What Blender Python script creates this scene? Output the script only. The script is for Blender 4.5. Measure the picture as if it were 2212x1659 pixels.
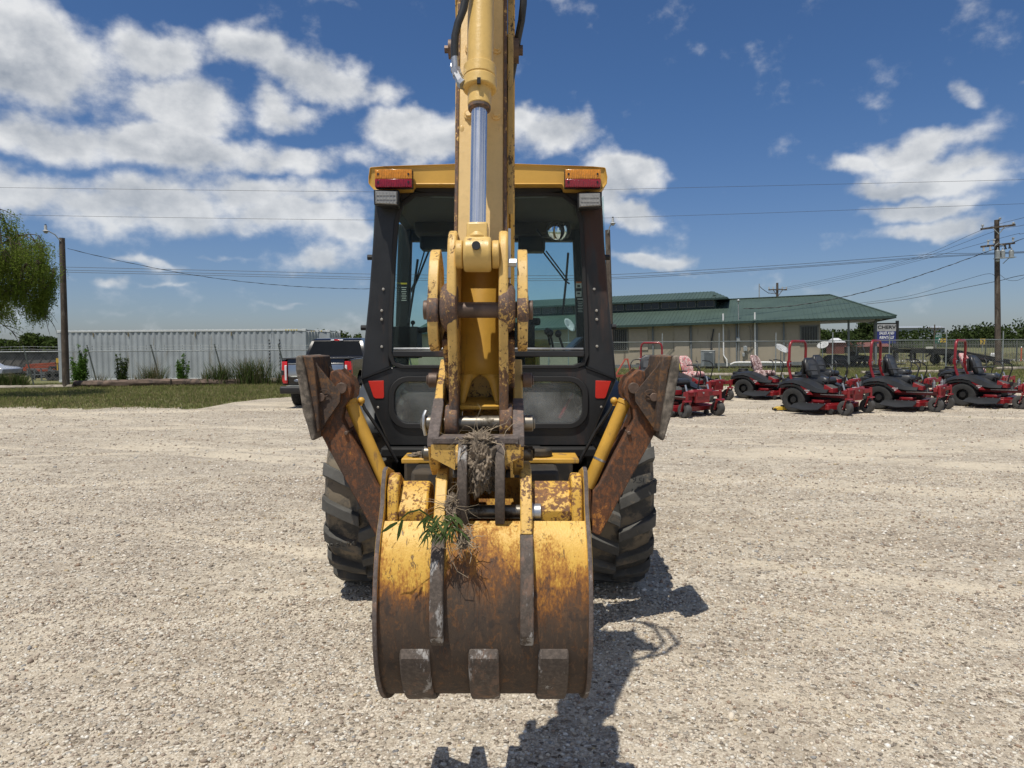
import bpy, bmesh, math, random
import numpy as np
from mathutils import Vector, Matrix

for _o in list(bpy.data.objects):
    bpy.data.objects.remove(_o)
SC = bpy.context.scene
COL = SC.collection
R = math.radians
random.seed(7)
RNG = np.random.default_rng(11)

# ------------------------------------------------------------------ camera
CAM_H = 1.65
PITCH = math.atan((829.5 - 745.0) / 1536.0)
ROLL = R(0.4)
FPX = 1536.0
_c = bpy.data.cameras.new('camera')
_c.sensor_width = 36.0
_c.lens = 25.0
_c.clip_start = 0.05
_c.clip_end = 6000.0
CAM = bpy.data.objects.new('camera', _c)
COL.objects.link(CAM)
FWD = Vector((0, math.cos(PITCH), -math.sin(PITCH)))
UP0 = Vector((0, math.sin(PITCH), math.cos(PITCH)))
RIGHT = Vector((1, 0, 0)) * math.cos(ROLL) - UP0 * math.sin(ROLL)
UPV = UP0 * math.cos(ROLL) + Vector((1, 0, 0)) * math.sin(ROLL)
_m = Matrix((RIGHT, UPV, -FWD)).transposed().to_4x4()
_m.translation = Vector((0, 0, CAM_H))
CAM.matrix_world = _m
SC.camera = CAM

# ------------------------------------------------------------------ light, exposure
SUN_DIR = Vector((-0.20, -0.32, 1.0)).normalized()          # towards the sun
SUN_EL = math.asin(SUN_DIR.z)
SUN_AZ = math.atan2(SUN_DIR.x, SUN_DIR.y)
SUN_STRENGTH = 4.6
SKY_STRENGTH = 0.095
_l = bpy.data.lights.new('sun', 'SUN')
_l.energy = SUN_STRENGTH
_l.angle = R(0.5)
_l.color = (1.0, 0.945, 0.845)
SUN = bpy.data.objects.new('sun', _l)
COL.objects.link(SUN)
SUN.rotation_euler = SUN_DIR.to_track_quat('Z', 'Y').to_euler()
SUN.location = (-4, -6, 20)
SC.view_settings.view_transform = 'Standard'
SC.view_settings.look = 'None'
SC.view_settings.gamma = 1.0
SC.view_settings.exposure = 0.0
SC.view_settings.use_curve_mapping = False
SC.render.engine = 'CYCLES'
SC.cycles.max_bounces = 8
SC.cycles.transparent_max_bounces = 16
SC.cycles.use_denoising = True

# ------------------------------------------------------------------ sky (world)
W = bpy.data.worlds.new('World')
SC.world = W
W.use_nodes = True
_nt = W.node_tree
_nt.nodes.clear()


class NB:
    """small node builder"""
    def __init__(s, nt):
        s.nt = nt

    def n(s, t, **kw):
        nd = s.nt.nodes.new(t)
        for k, v in kw.items():
            setattr(nd, k, v)
        return nd

    def put(s, nd, key, val):
        if hasattr(val, 'is_linked') or hasattr(val, 'links'):
            s.nt.links.new(val, nd.inputs[key])
        else:
            nd.inputs[key].default_value = val

    def math(s, op, a, b=None, c=None, clamp=False):
        nd = s.n('ShaderNodeMath', operation=op, use_clamp=clamp)
        s.put(nd, 0, a)
        if b is not None:
            s.put(nd, 1, b)
        if c is not None:
            s.put(nd, 2, c)
        return nd.outputs[0]

    def vmath(s, op, a, b=None, c=None):
        nd = s.n('ShaderNodeVectorMath', operation=op)
        s.put(nd, 0, a)
        if b is not None:
            s.put(nd, 1, b)
        if c is not None:
            s.put(nd, 2, c)
        return nd.outputs['Value'] if op in ('DOT_PRODUCT', 'LENGTH') else nd.outputs[0]

    def sep(s, v):
        nd = s.n('ShaderNodeSeparateXYZ')
        s.put(nd, 0, v)
        return nd.outputs

    def comb(s, x, y, z=0.0):
        nd = s.n('ShaderNodeCombineXYZ')
        s.put(nd, 0, x)
        s.put(nd, 1, y)
        s.put(nd, 2, z)
        return nd.outputs[0]

    def noise(s, vec, scale, detail=4.0, rough=0.55, dist=0.0, color=False):
        nd = s.n('ShaderNodeTexNoise')
        if vec is not None:
            s.put(nd, 'Vector', vec)
        nd.inputs['Scale'].default_value = scale
        nd.inputs['Detail'].default_value = detail
        nd.inputs['Roughness'].default_value = rough
        nd.inputs['Distortion'].default_value = dist
        return nd.outputs['Color' if color else 'Fac']

    def step(s, x, a, b):
        nd = s.n('ShaderNodeMapRange', interpolation_type='SMOOTHSTEP')
        s.put(nd, 'Value', x)
        s.put(nd, 'From Min', a)
        s.put(nd, 'From Max', b)
        nd.inputs['To Min'].default_value = 0.0
        nd.inputs['To Max'].default_value = 1.0
        return nd.outputs[0]

    def mix(s, f, a, b, mode='MIX'):
        nd = s.n('ShaderNodeMix', data_type='RGBA', blend_type=mode)
        s.put(nd, 'Factor', f)
        for sock, val in ((nd.inputs[6], a), (nd.inputs[7], b)):
            if hasattr(val, 'is_linked'):
                s.nt.links.new(val, sock)
            else:
                sock.default_value = (*val, 1.0) if len(val) == 3 else val
        return nd.outputs[2]

    def ramp(s, f, stops):
        nd = s.n('ShaderNodeValToRGB')
        el = nd.color_ramp.elements
        while len(el) < len(stops):
            el.new(0.5)
        for e, (p, c) in zip(el, stops):
            e.position = p
            e.color = (*c, 1.0)
        s.put(nd, 0, f)
        return nd.outputs[0]


def build_sky():
    b = NB(_nt)
    out = b.n('ShaderNodeOutputWorld')
    sky = b.n('ShaderNodeTexSky', sky_type='NISHITA')
    sky.sun_disc = False
    sky.sun_elevation = SUN_EL
    sky.sun_rotation = SUN_AZ % (2 * math.pi)
    sky.altitude = 100.0
    sky.air_density = 1.0
    sky.dust_density = 0.6
    sky.ozone_density = 1.6
    d = b.vmath('NORMALIZE', b.n('ShaderNodeTexCoord').outputs['Generated'])
    x, y, z = b.sep(d)
    az = b.math('ARCTAN2', x, y)
    el = b.math('ARCSINE', z)
    p = b.comb(az, el)
    # the banks of cumulus that stand in this sky: direction, extent, how dense
    banks = [(50, 100, 170, 95, 1.1), (215, 130, 45, 45, .55), (370, 115, 95, 55, .9), (420, 225, 130, 60, .95),
             (560, 125, 120, 50, .9), (690, 160, 170, 55, 1.0), (840, 190, 80, 40, .75), (620, 240, 100, 45, .9),
             (110, 285, 170, 55, 1.0), (370, 315, 220, 45, 1.0), (620, 330, 190, 40, .9),
             (890, 275, 120, 55, 1.0), (1010, 300, 140, 55, 1.0), (1210, 275, 95, 50, 1.0), (1130, 250, 60, 45, .8),
             (90, 400, 180, 45, .95), (290, 440, 220, 60, 1.0), (560, 410, 160, 50, .95), (640, 460, 200, 45, .9),
             (770, 500, 65, 30, .9), (720, 410, 110, 45, .8),
             (1360, 360, 95, 48, 1.05), (1370, 460, 85, 45, .95), (1300, 420, 60, 70, .7),
             (1985, 300, 112, 36, .93), (2040, 345, 125, 34, .93), (1840, 350, 85, 20, .68), (1985, 392, 165, 30, .93),
             (1960, 452, 135, 28, .9), (2000, 500, 150, 26, .85),
             (1390, 565, 130, 18, .75), (2090, 205, 32, 20, .58), (2195, 172, 22, 10, .5), (2200, 360, 40, 14, .42),
             (340, 560, 110, 11, 0.56), (480, 548, 90, 10, 0.51), (680, 570, 70, 26, 0.61), (620, 634, 70, 9, 0.56), (245, 605, 35, 14, 0.61), (160, 600, 40, 10, 0.46),
             (360, 610, 80, 8, 0.36), (450, 690, 120, 8, 0.31), (250, 655, 120, 8, 0.26),
             (1200, 20, 60, 18, 0.26), (780, 20, 110, 22, 0.41), (560, 60, 40, 20, 0.36), (1270, 75, 30, 10, 0.26), (1500, 590, 60, 8, 0.36),
             (1640, 320, 30, 10, 0.21), (1960, 560, 90, 14, 0.36), (1700, 615, 80, 10, 0.26)]
    # soft warp of the outline of every bank
    wv = b.noise(p, 9.0, 4.0, .55, color=True)
    wsc = b.n('ShaderNodeVectorMath', operation='SCALE')
    b.put(wsc, 0, b.vmath('SUBTRACT', wv, (.5, .5, .5)))
    wsc.inputs['Scale'].default_value = 0.085
    wp = b.vmath('ADD', p, wsc.outputs[0])

    def cover(pv):
        tot = None
        for (px, py, rx, ry, wgt) in banks:
            ca = math.atan((px - 1106) / 1540.0)
            ce = math.atan((745 - py - 0.007 * (px - 1106)) / 1536.0 * math.cos(ca) * .985)
            ia, ie = 1536.0 / rx, 1536.0 / ry
            q = b.vmath('MULTIPLY_ADD', pv, (ia, ie, 0), (-ca * ia, -ce * ie, 0))
            g = b.math('EXPONENT', b.math('MULTIPLY', b.vmath('DOT_PRODUCT', q, q), -1.02))
            g = b.math('MULTIPLY', g, wgt)
            tot = g if tot is None else b.math('SMOOTH_MAX', tot, g, .22)
        return tot
    bank = cover(wp)
    # elsewhere in the dome the same kind of scattered cumulus
    back = b.step(b.math('ABSOLUTE', az), .72, .95)
    wide = b.noise(d, 2.1, 2.0, .5)
    bank = b.math('MULTIPLY_ADD', b.math('MULTIPLY', back, b.step(wide, .48, .62)), .8, bank)

    def fluff(off):
        # finer and flatter towards the horizon
        vv = b.vmath('MULTIPLY_ADD', p, (1.0, 1.3, 0), (off[0], off[1] * 1.3, 0))
        n1 = b.noise(vv, 10.0, 10.0, .57, .0)
        n2 = b.noise(vv, 4.0, 3.0, .5)
        return b.math('MULTIPLY_ADD', n2, .45, n1)
    f0 = fluff((0, 0))
    f1 = fluff((-0.006, 0.03))
    dens = b.math('ADD', b.math('MULTIPLY', bank, .80), b.math('MULTIPLY_ADD', f0, 1.3, -1.255))
    alpha = b.math('MULTIPLY', b.step(dens, -.10, .32), .96)
    core = b.step(dens, .12, .55)
    relief = b.math('SUBTRACT', f0, f1)
    lit = b.math('ADD', b.math('MULTIPLY', relief, 2.6), b.math('SUBTRACT', .80, b.math('MULTIPLY', core, .36)), clamp=True)
    ccol = b.mix(lit, (.31, .35, .41), (.80, .81, .82))
    low = b.step(el, .0, .26)
    ccol = b.mix(low, b.mix(.35, ccol, (.33, .42, .52)), ccol)
    hs = b.n('ShaderNodeHueSaturation')
    hs.inputs['Saturation'].default_value = 1.02
    hs.inputs['Value'].default_value = 1.0
    b.put(hs, 'Color', sky.outputs[0])
    tcol = b.mix(b.step(el, .0, .36), (0.58, 0.65, 0.85), (0.46, 0.645, 0.88))
    tint = b.mix(1.0, hs.outputs[0], tcol, 'MULTIPLY')
    bg1 = b.n('ShaderNodeBackground')
    b.put(bg1, 0, tint)
    bg1.inputs[1].default_value = SKY_STRENGTH
    bg2 = b.n('ShaderNodeBackground')
    b.put(bg2, 0, ccol)
    bg2.inputs[1].default_value = 1.0
    mx = b.n('ShaderNodeMixShader')
    b.put(mx, 0, alpha)
    _nt.links.new(bg1.outputs[0], mx.inputs[1])
    _nt.links.new(bg2.outputs[0], mx.inputs[2])
    _nt.links.new(mx.outputs[0], out.inputs[0])
    W.cycles.sampling_method = 'MANUAL'
    W.cycles.sample_map_resolution = 512


build_sky()


# ------------------------------------------------------------------ placing helpers (photo measured on a 2212 x 1659 grid)
def at(px, py, Y, roll=True):
    u, v = (px - 1106.0) / FPX, (829.5 - py) / FPX
    if roll:
        d = FWD + RIGHT * u + UPV * v
    else:
        d = FWD + Vector((1, 0, 0)) * u + UP0 * v
    return Vector((0, 0, CAM_H)) + d * (Y / d.y)


def ground(px, py):
    u, v = (px - 1106.0) / FPX, (829.5 - py) / FPX
    d = FWD + RIGHT * u + UPV * v
    t = CAM_H / -d.z
    return Vector((d.x * t, d.y * t, 0))


# ------------------------------------------------------------------ mesh builder
class MB:
    def __init__(s):
        s.v, s.f, s.m = [], [], []

    def add(s, vs, fs, m=0):
        o = len(s.v)
        s.v.extend([tuple(v) for v in vs])
        s.f.extend([tuple(i + o for i in f) for f in fs])
        s.m.extend([m] * len(fs))
        return s

    def box(s, c, size, rot=None, m=0):
        c = Vector(c)
        hx, hy, hz = size[0] / 2, size[1] / 2, size[2] / 2
        vs = [Vector((sx * hx, sy * hy, sz * hz)) for sz in (-1, 1) for sy in (-1, 1) for sx in (-1, 1)]
        if rot is not None:
            vs = [rot @ v for v in vs]
        vs = [v + c for v in vs]
        return s.add(vs, [(0, 2, 3, 1), (4, 5, 7, 6), (0, 1, 5, 4), (2, 6, 7, 3), (0, 4, 6, 2), (1, 3, 7, 5)], m)

    def bar(s, p, q, w, h, up=(0, 0, 1), m=0):
        p, q = Vector(p), Vector(q)
        d = (q - p)
        L = d.length
        d.normalize()
        up = Vector(up)
        if abs(d.dot(up)) > .98:
            up = Vector((0, 1, 0)) if abs(d.y) < .9 else Vector((1, 0, 0))
        sx = d.cross(up).normalized()
        sz = sx.cross(d).normalized()
        rot = Matrix((sx, d, sz)).transposed()
        return s.box((p + q) / 2, (w, L, h), rot, m)

    def ring(s, c, ax, r, n, ref=None):
        ax = Vector(ax).normalized()
        if ref is None:
            ref = Vector((0, 0, 1)) if abs(ax.z) < .9 else Vector((1, 0, 0))
        a = ax.cross(ref).normalized()
        b = ax.cross(a).normalized()
        return [Vector(c) + (a * math.cos(2 * math.pi * i / n) + b * math.sin(2 * math.pi * i / n)) * r for i in range(n)]

    def cyl(s, p, q, r, n=16, r2=None, caps=True, m=0):
        p, q = Vector(p), Vector(q)
        if r2 is None:
            r2 = r
        vs = s.ring(p, q - p, r, n) + s.ring(q, q - p, r2, n)
        fs = [(i, (i + 1) % n, n + (i + 1) % n, n + i) for i in range(n)]
        if caps:
            fs += [tuple(range(n - 1, -1, -1)), tuple(range(n, 2 * n))]
        return s.add(vs, fs, m)

    def tube(s, pts, r, n=8, m=0, caps=True):
        pts = [Vector(p) for p in pts]
        rs = r if isinstance(r, (list, tuple)) else [r] * len(pts)
        vs = []
        ref = None
        for i, p in enumerate(pts):
            d = (pts[min(i + 1, len(pts) - 1)] - pts[max(i - 1, 0)])
            if d.length < 1e-9:
                d = Vector((0, 0, 1))
            d.normalize()
            if ref is None or abs(ref.dot(d)) > .97:
                ref = Vector((0, 0, 1)) if abs(d.z) < .8 else Vector((1, 0, 0))
            a = d.cross(ref).normalized()
            ref = a.cross(d).normalized()
            bb = d.cross(a).normalized()
            vs += [p + (a * math.cos(2 * math.pi * k / n) + bb * math.sin(2 * math.pi * k / n)) * rs[i] for k in range(n)]
        fs = []
        for i in range(len(pts) - 1):
            for k in range(n):
                fs.append((i * n + k, i * n + (k + 1) % n, (i + 1) * n + (k + 1) % n, (i + 1) * n + k))
        if caps:
            fs += [tuple(range(n - 1, -1, -1)), tuple(range((len(pts) - 1) * n, len(pts) * n))]
        return s.add(vs, fs, m)

    def prism(s, poly, axis, a, b, m=0, mside=None):
        """extrude a 2D polygon; axis x: poly=(y,z); y: (x,z); z: (x,y)"""
        n = len(poly)

        def P(u, w, t):
            return (t, u, w) if axis == 'x' else ((u, t, w) if axis == 'y' else (u, w, t))
        vs = [P(u, w, a) for u, w in poly] + [P(u, w, b) for u, w in poly]
        s.add(vs, [tuple(range(n - 1, -1, -1)), tuple(range(n, 2 * n))], m)
        o = len(s.v) - 2 * n
        for i in range(n):
            s.f.append((o + i, o + (i + 1) % n, o + n + (i + 1) % n, o + n + i))
            s.m.append(m if mside is None else mside)
        return s

    def strip(s, A, B, m=0, closed=False):
        n = len(A)
        fs = [(i, i + 1, n + i + 1, n + i) for i in range(n - 1)]
        if closed:
            fs.append((n - 1, 0, n, 2 * n - 1))
        return s.add(list(A) + list(B), fs, m)

    def loft(s, rings, m=0, caps=True, closed=True):
        n = len(rings[0])
        vs = [v for r in rings for v in r]
        fs = []
        for i in range(len(rings) - 1):
            for k in range(n if closed else n - 1):
                fs.append((i * n + k, i * n + (k + 1) % n, (i + 1) * n + (k + 1) % n, (i + 1) * n + k))
        if caps:
            fs += [tuple(range(n - 1, -1, -1)), tuple(range((len(rings) - 1) * n, len(rings) * n))]
        return s.add(vs, fs, m)

    def lathe(s, prof, c, axis='x', n=32, m=0):
        """prof: list of (t along axis, radius); closed loop profile"""
        c = Vector(c)
        rings = []
        for k in range(n):
            a = 2 * math.pi * k / n
            ca, sa = math.cos(a), math.sin(a)
            ring = []
            for t, r in prof:
                if axis == 'x':
                    ring.append(c + Vector((t, r * ca, r * sa)))
                elif axis == 'y':
                    ring.append(c + Vector((r * ca, t, r * sa)))
                else:
                    ring.append(c + Vector((r * ca, r * sa, t)))
            rings.append(ring)
        P = len(prof)
        vs = [v for r in rings for v in r]
        fs = []
        for k in range(n):
            k2 = (k + 1) % n
            for i in range(P - 1):
                fs.append((k * P + i, k * P + i + 1, k2 * P + i + 1, k2 * P + i))
        return s.add(vs, fs, m)

    def ball(s, c, r, n=10, k=6, m=0, sc=(1, 1, 1)):
        c = Vector(c)
        vs, fs = [], []
        for j in range(1, k):
            th = math.pi * j / k
            for i in range(n):
                ph = 2 * math.pi * i / n
                vs.append(c + Vector((r * sc[0] * math.sin(th) * math.cos(ph), r * sc[1] * math.sin(th) * math.sin(ph), r * sc[2] * math.cos(th))))
        vs.append(c + Vector((0, 0, r * sc[2])))
        vs.append(c - Vector((0, 0, r * sc[2])))
        for j in range(k - 2):
            for i in range(n):
                fs.append((j * n + i, j * n + (i + 1) % n, (j + 1) * n + (i + 1) % n, (j + 1) * n + i))
        T, B = len(vs) - 2, len(vs) - 1
        for i in range(n):
            fs.append((T, (i + 1) % n, i))
            fs.append((B, (k - 2) * n + i, (k - 2) * n + (i + 1) % n))
        return s.add(vs, fs, m)

    def build(s, name, mats, parent=None, bevel=0.0, seg=2, ang=35, flat=False, loc=None):
        me = bpy.data.meshes.new(name)
        bm = bmesh.new()
        vv = [bm.verts.new(v) for v in s.v]
        for f, m in zip(s.f, s.m):
            try:
                fc = bm.faces.new([vv[i] for i in f])
            except ValueError:
                continue
            fc.material_index = m
            fc.smooth = not flat
        bmesh.ops.recalc_face_normals(bm, faces=bm.faces[:])
        if not flat:
            lim = R(ang)
            for e in bm.edges:
                if len(e.link_faces) == 2:
                    e.smooth = e.calc_face_angle(0.0) < lim
        bm.to_mesh(me)
        bm.free()
        if not isinstance(mats, (list, tuple)):
            mats = [mats]
        for mt in mats:
            me.materials.append(mt)
        o = bpy.data.objects.new(name, me)
        COL.objects.link(o)
        if parent is not None:
            o.parent = parent
        if loc is not None:
            o.location = loc
        if bevel > 0:
            md = o.modifiers.new('bevel', 'BEVEL')
            md.width = bevel
            md.segments = seg
            md.limit_method = 'ANGLE'
            md.angle_limit = R(40)
            md.use_clamp_overlap = True
        return o


def tag(o, label=None, cat=None, group=None, kind=None):
    if label:
        o['label'] = label
    if cat:
        o['category'] = cat
    if group:
        o['group'] = group
    if kind:
        o['kind'] = kind
    return o


def thing(name, label, cat, loc=(0, 0, 0), rz=0.0, group=None):
    o = bpy.data.objects.new(name, None)
    o.empty_display_size = .2
    COL.objects.link(o)
    o.location = loc
    o.rotation_euler = (0, 0, rz)
    return tag(o, label, cat, group)


def copy_tree(o, parent=None):
    c = o.copy()
    COL.objects.link(c)
    c.parent = parent
    for ch in list(o.children):
        copy_tree(ch, c)
    return c


def text(name, body, size, mat, parent, loc, rot, extrude=.001, align='CENTER', shear=0.0, sx=1.0, bold=0.0):
    cu = bpy.data.curves.new(name, 'FONT')
    cu.body = body
    cu.size = size
    cu.extrude = extrude
    cu.offset = bold
    cu.shear = shear
    cu.align_x = align
    cu.align_y = 'CENTER'
    cu.resolution_u = 3
    cu.materials.append(mat)
    tmp = bpy.data.objects.new('tmp_text', cu)
    me = tmp.to_mesh()
    bm = bmesh.new()
    bm.from_mesh(me)
    for v in bm.verts:
        v.co.x *= sx
    out = bpy.data.meshes.new(name)
    bm.to_mesh(out)
    bm.free()
    tmp.to_mesh_clear()
    bpy.data.objects.remove(tmp)
    bpy.data.curves.remove(cu)
    if not out.materials:
        out.materials.append(mat)
    o = bpy.data.objects.new(name, out)
    COL.objects.link(o)
    o.parent = parent
    o.location = loc
    o.rotation_euler = rot
    return o


def np_mesh(name, verts, faces, mats, parent=None, smooth=False, cols=None, midx=None):
    """big meshes straight from arrays; faces (n,k) all the same size"""
    me = bpy.data.meshes.new(name)
    nv, nf, k = len(verts), len(faces), faces.shape[1]
    me.vertices.add(nv)
    me.vertices.foreach_set('co', np.ascontiguousarray(verts, dtype=np.float32).ravel())
    me.loops.add(nf * k)
    me.loops.foreach_set('vertex_index', np.ascontiguousarray(faces, dtype=np.int32).ravel())
    me.polygons.add(nf)
    me.polygons.foreach_set('loop_start', np.arange(0, nf * k, k, dtype=np.int32))
    if midx is not None:
        me.polygons.foreach_set('material_index', midx.astype(np.int32))
    if smooth:
        me.polygons.foreach_set('use_smooth', np.ones(nf, dtype=bool))
    if cols is not None:
        at_ = me.attributes.new('tone', 'FLOAT_COLOR', 'POINT')
        c4 = np.ones((nv, 4), dtype=np.float32)
        c4[:, :3] = cols
        at_.data.foreach_set('color', c4.ravel())
    me.update(calc_edges=True)
    me.validate()
    for m in (mats if isinstance(mats, (list, tuple)) else [mats]):
        me.materials.append(m)
    o = bpy.data.objects.new(name, me)
    COL.objects.link(o)
    if parent is not None:
        o.parent = parent
    return o


# ------------------------------------------------------------------ materials
def new_mat(name):
    m = bpy.data.materials.new(name)
    m.use_nodes = True
    nt = m.node_tree
    bs = nt.nodes['Principled BSDF']
    return m, NB(nt), bs


def M(name, col, rough=.6, metal=0.0, var=.12, scale=6.0, bump=0.0, bscale=60.0, dirt=None, dirt_amt=0.0, dscale=5.0, coat=0.0, spec=.5, streak=False):
    """paint, metal, plastic: a base colour with cloudy tone, optional grime and fine relief"""
    m, b, bs = new_mat(name)
    co = b.n('ShaderNodeTexCoord').outputs['Object']
    n = b.noise(co, scale, 6.0, .6)
    lo = tuple(c * (1 - var) for c in col)
    hi = tuple(min(1, c * (1 + var)) for c in col)
    c = b.mix(b.step(n, .3, .7), lo, hi)
    if dirt is not None:
        dc = co
        if streak:
            dc = b.vmath('MULTIPLY', co, (1.0, 1.0, .18))
        dn = b.noise(dc, dscale, 8.0, .68)
        k = b.step(dn, .62 - dirt_amt * .3, .70 - dirt_amt * .25)
        c = b.mix(k, c, dirt)
        rr = b.math('MULTIPLY_ADD', k, .85 - rough, rough)
        b.put(bs, 'Roughness', rr)
    else:
        b.put(bs, 'Roughness', b.math('MULTIPLY_ADD', n, .16, rough - .08))
    b.put(bs, 'Base Color', c)
    bs.inputs['Metallic'].default_value = metal
    bs.inputs['Specular IOR Level'].default_value = spec
    if coat:
        bs.inputs['Coat Weight'].default_value = coat
        bs.inputs['Coat Roughness'].default_value = .08
    if bump:
        bp = b.n('ShaderNodeBump')
        bp.inputs['Strength'].default_value = bump
        bp.inputs['Distance'].default_value = .004
        b.put(bp, 'Height', b.noise(co, bscale, 5.0, .6))
        b.nt.links.new(bp.outputs[0], bs.inputs['Normal'])
    return m


def worn_paint(name, paint, wear, rust=(.115, .062, .034), steel=(.062, .048, .042), scale=9.0, rough=.5, zfade=None, chalk=0.0, chip=.5, streaky=1.0):
    """paint worn through to rust and dark steel; wear 0..1.  zfade=(z_low, z_high): worn right through below z_low, sound above z_high"""
    m, b, bs = new_mat(name)
    co = b.n('ShaderNodeTexCoord').outputs['Object']
    cl = b.noise(co, scale * .35, 3.0, .5)
    st = b.noise(b.vmath('MULTIPLY', co, (1, 1, 1 - .8 * streaky)), scale * 4.0, 6.0, .65, .3)
    fi = b.noise(co, scale * 9.0, 5.0, .7)
    t = b.math('MULTIPLY_ADD', st, .55, b.math('MULTIPLY_ADD', cl, .35, b.math('MULTIPLY', fi, .32)))   # about .61 in the mean
    w = wear
    if zfade:
        z = b.sep(co)[2]
        f = b.math('SUBTRACT', 1.0, b.step(z, zfade[0], zfade[1]))
        w = b.math('MULTIPLY_ADD', f, 1.0 - wear, wear)
    # threshold slides with wear
    th = b.math('MULTIPLY_ADD', w, -.42, .84) if zfade else .84 - .42 * w
    lo1 = b.math('SUBTRACT', th, .02) if zfade else th - .02
    hi1 = b.math('ADD', th, .03) if zfade else th + .03
    k1 = b.step(t, lo1, hi1)
    lo2 = b.math('ADD', th, .07) if zfade else th + .07
    hi2 = b.math('ADD', th, .17) if zfade else th + .17
    k2 = b.step(t, lo2, hi2)
    pn = b.noise(co, scale * .6, 4.0, .6)
    pc = b.mix(b.step(pn, .3, .7), tuple(c * .88 for c in paint), tuple(min(1, c * 1.1) for c in paint))
    pc = b.mix(b.math('MULTIPLY', b.step(fi, .45, .75), .25), pc, tuple(c * .55 for c in paint))
    rc = b.mix(b.step(st, .4, .65), tuple(c * 1.9 for c in rust), rust)
    c = b.mix(k1, pc, rc)
    c = b.mix(k2, c, b.mix(b.step(fi, .4, .65), steel, tuple(q * 1.7 for q in steel)))
    if chalk > 0:
        sc = b.noise(b.vmath('MULTIPLY', co, (1, 1, .35)), 16.0, 7.0, .72)
        lum = b.step(sc, .66 - chalk * .12, .70 - chalk * .10)
        c = b.mix(b.math('MULTIPLY', lum, .8), c, (.36, .35, .34))
    b.put(bs, 'Base Color', c)
    b.put(bs, 'Roughness', b.math('MULTIPLY_ADD', k1, .78 - rough, rough))
    bp = b.n('ShaderNodeBump')
    bp.inputs['Strength'].default_value = .35
    bp.inputs['Distance'].default_value = .003
    b.put(bp, 'Height', b.math('MULTIPLY_ADD', k1, -.6, fi))
    b.nt.links.new(bp.outputs[0], bs.inputs['Normal'])
    return m


def glass(name, tint=(.75, .85, .83), dust=0.04, dustcol=(.4, .42, .42), rough=.02, refl=1.0):
    m, b, bs = new_mat(name)
    b.nt.nodes.remove(bs)
    out = [n for n in b.nt.nodes if n.type == 'OUTPUT_MATERIAL'][0]
    tr = b.n('ShaderNodeBsdfTransparent')
    tr.inputs[0].default_value = (*tint, 1)
    gl = b.n('ShaderNodeBsdfGlossy')
    gl.inputs['Roughness'].default_value = rough
    fr = b.n('ShaderNodeFresnel')
    fr.inputs[0].default_value = 1.5
    mx = b.n('ShaderNodeMixShader')
    b.put(mx, 0, b.math('MULTIPLY', fr.outputs[0], refl))
    b.nt.links.new(tr.outputs[0], mx.inputs[1])
    b.nt.links.new(gl.outputs[0], mx.inputs[2])
    df = b.n('ShaderNodeBsdfDiffuse')
    df.inputs[0].default_value = (*dustcol, 1)
    m2 = b.n('ShaderNodeMixShader')
    co = b.n('ShaderNodeTexCoord').outputs['Object']
    dn = b.math('MULTIPLY', b.step(b.noise(co, 3.5, 6.0, .6), .2, .8), dust * 2)
    b.put(m2, 0, dn)
    b.nt.links.new(mx.outputs[0], m2.inputs[1])
    b.nt.links.new(df.outputs[0], m2.inputs[2])
    b.nt.links.new(m2.outputs[0], out.inputs[0])
    return m


def leaf(name, col, col2, trans=.35):
    m, b, bs = new_mat(name)
    b.nt.nodes.remove(bs)
    out = [n for n in b.nt.nodes if n.type == 'OUTPUT_MATERIAL'][0]
    co = b.n('ShaderNodeTexCoord').outputs['Object']
    n1 = b.noise(co, 1.1, 3.0, .6)
    n2 = b.noise(co, 14.0, 2.0, .6)
    f = b.step(b.math('MULTIPLY_ADD', n2, .6, b.math('MULTIPLY', n1, .6)), .42, .78)
    c = b.mix(f, col, col2)
    df = b.n('ShaderNodeBsdfDiffuse')
    b.put(df, 0, c)
    tl = b.n('ShaderNodeBsdfTranslucent')
    b.put(tl, 0, c)
    mx = b.n('ShaderNodeMixShader')
    mx.inputs[0].default_value = trans
    b.nt.links.new(df.outputs[0], mx.inputs[1])
    b.nt.links.new(tl.outputs[0], mx.inputs[2])
    b.nt.links.new(mx.outputs[0], out.inputs[0])
    return m


YEL = (.60, .345, .052)
TAN = (.70, .485, .205)
MT = {}
MT['yellow'] = M('yellow_paint', (.54, .305, .045), .48, var=.14, bump=.08, dirt=(.26, .15, .05), dirt_amt=.22, dscale=11, streak=True)
MT['roof_yellow'] = M('roof_yellow_paint', (.62, .36, .07), .45, var=.06, dirt=(.36, .21, .06), dirt_amt=.1, dscale=3)
MT['stick_paint'] = worn_paint('faded_stick_paint', TAN, .10, scale=5, rough=.42, streaky=.2, rust=(.10, .06, .035))
MT['cyl_paint'] = worn_paint('cylinder_paint', (.64, .43, .14), .12, scale=6, rough=.36, streaky=.2)
MT['edge'] = worn_paint('worn_edge', (.58, .36, .10), .70, scale=16, rough=.5, streaky=.4, rust=(.085, .046, .028))
MT['lever'] = worn_paint('worn_lever', (.62, .40, .12), .34, scale=19, rough=.45, streaky=.5, zfade=(1.30, 1.76), rust=(.10, .052, .026))
MT['lever_dark'] = worn_paint('worn_lever_dark', (.55, .34, .10), .92, scale=10, rough=.45, streaky=.3, chalk=.4)
MT['doubler'] = worn_paint('doubler_paint', (.60, .385, .115), .40, scale=22, rough=.45, streaky=.75, rust=(.07, .045, .03))
MT['boss'] = worn_paint('worn_boss', (.58, .36, .10), .74, scale=30, rough=.45, streaky=.4, chalk=.3, rust=(.085, .05, .035), steel=(.07, .055, .05))
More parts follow.
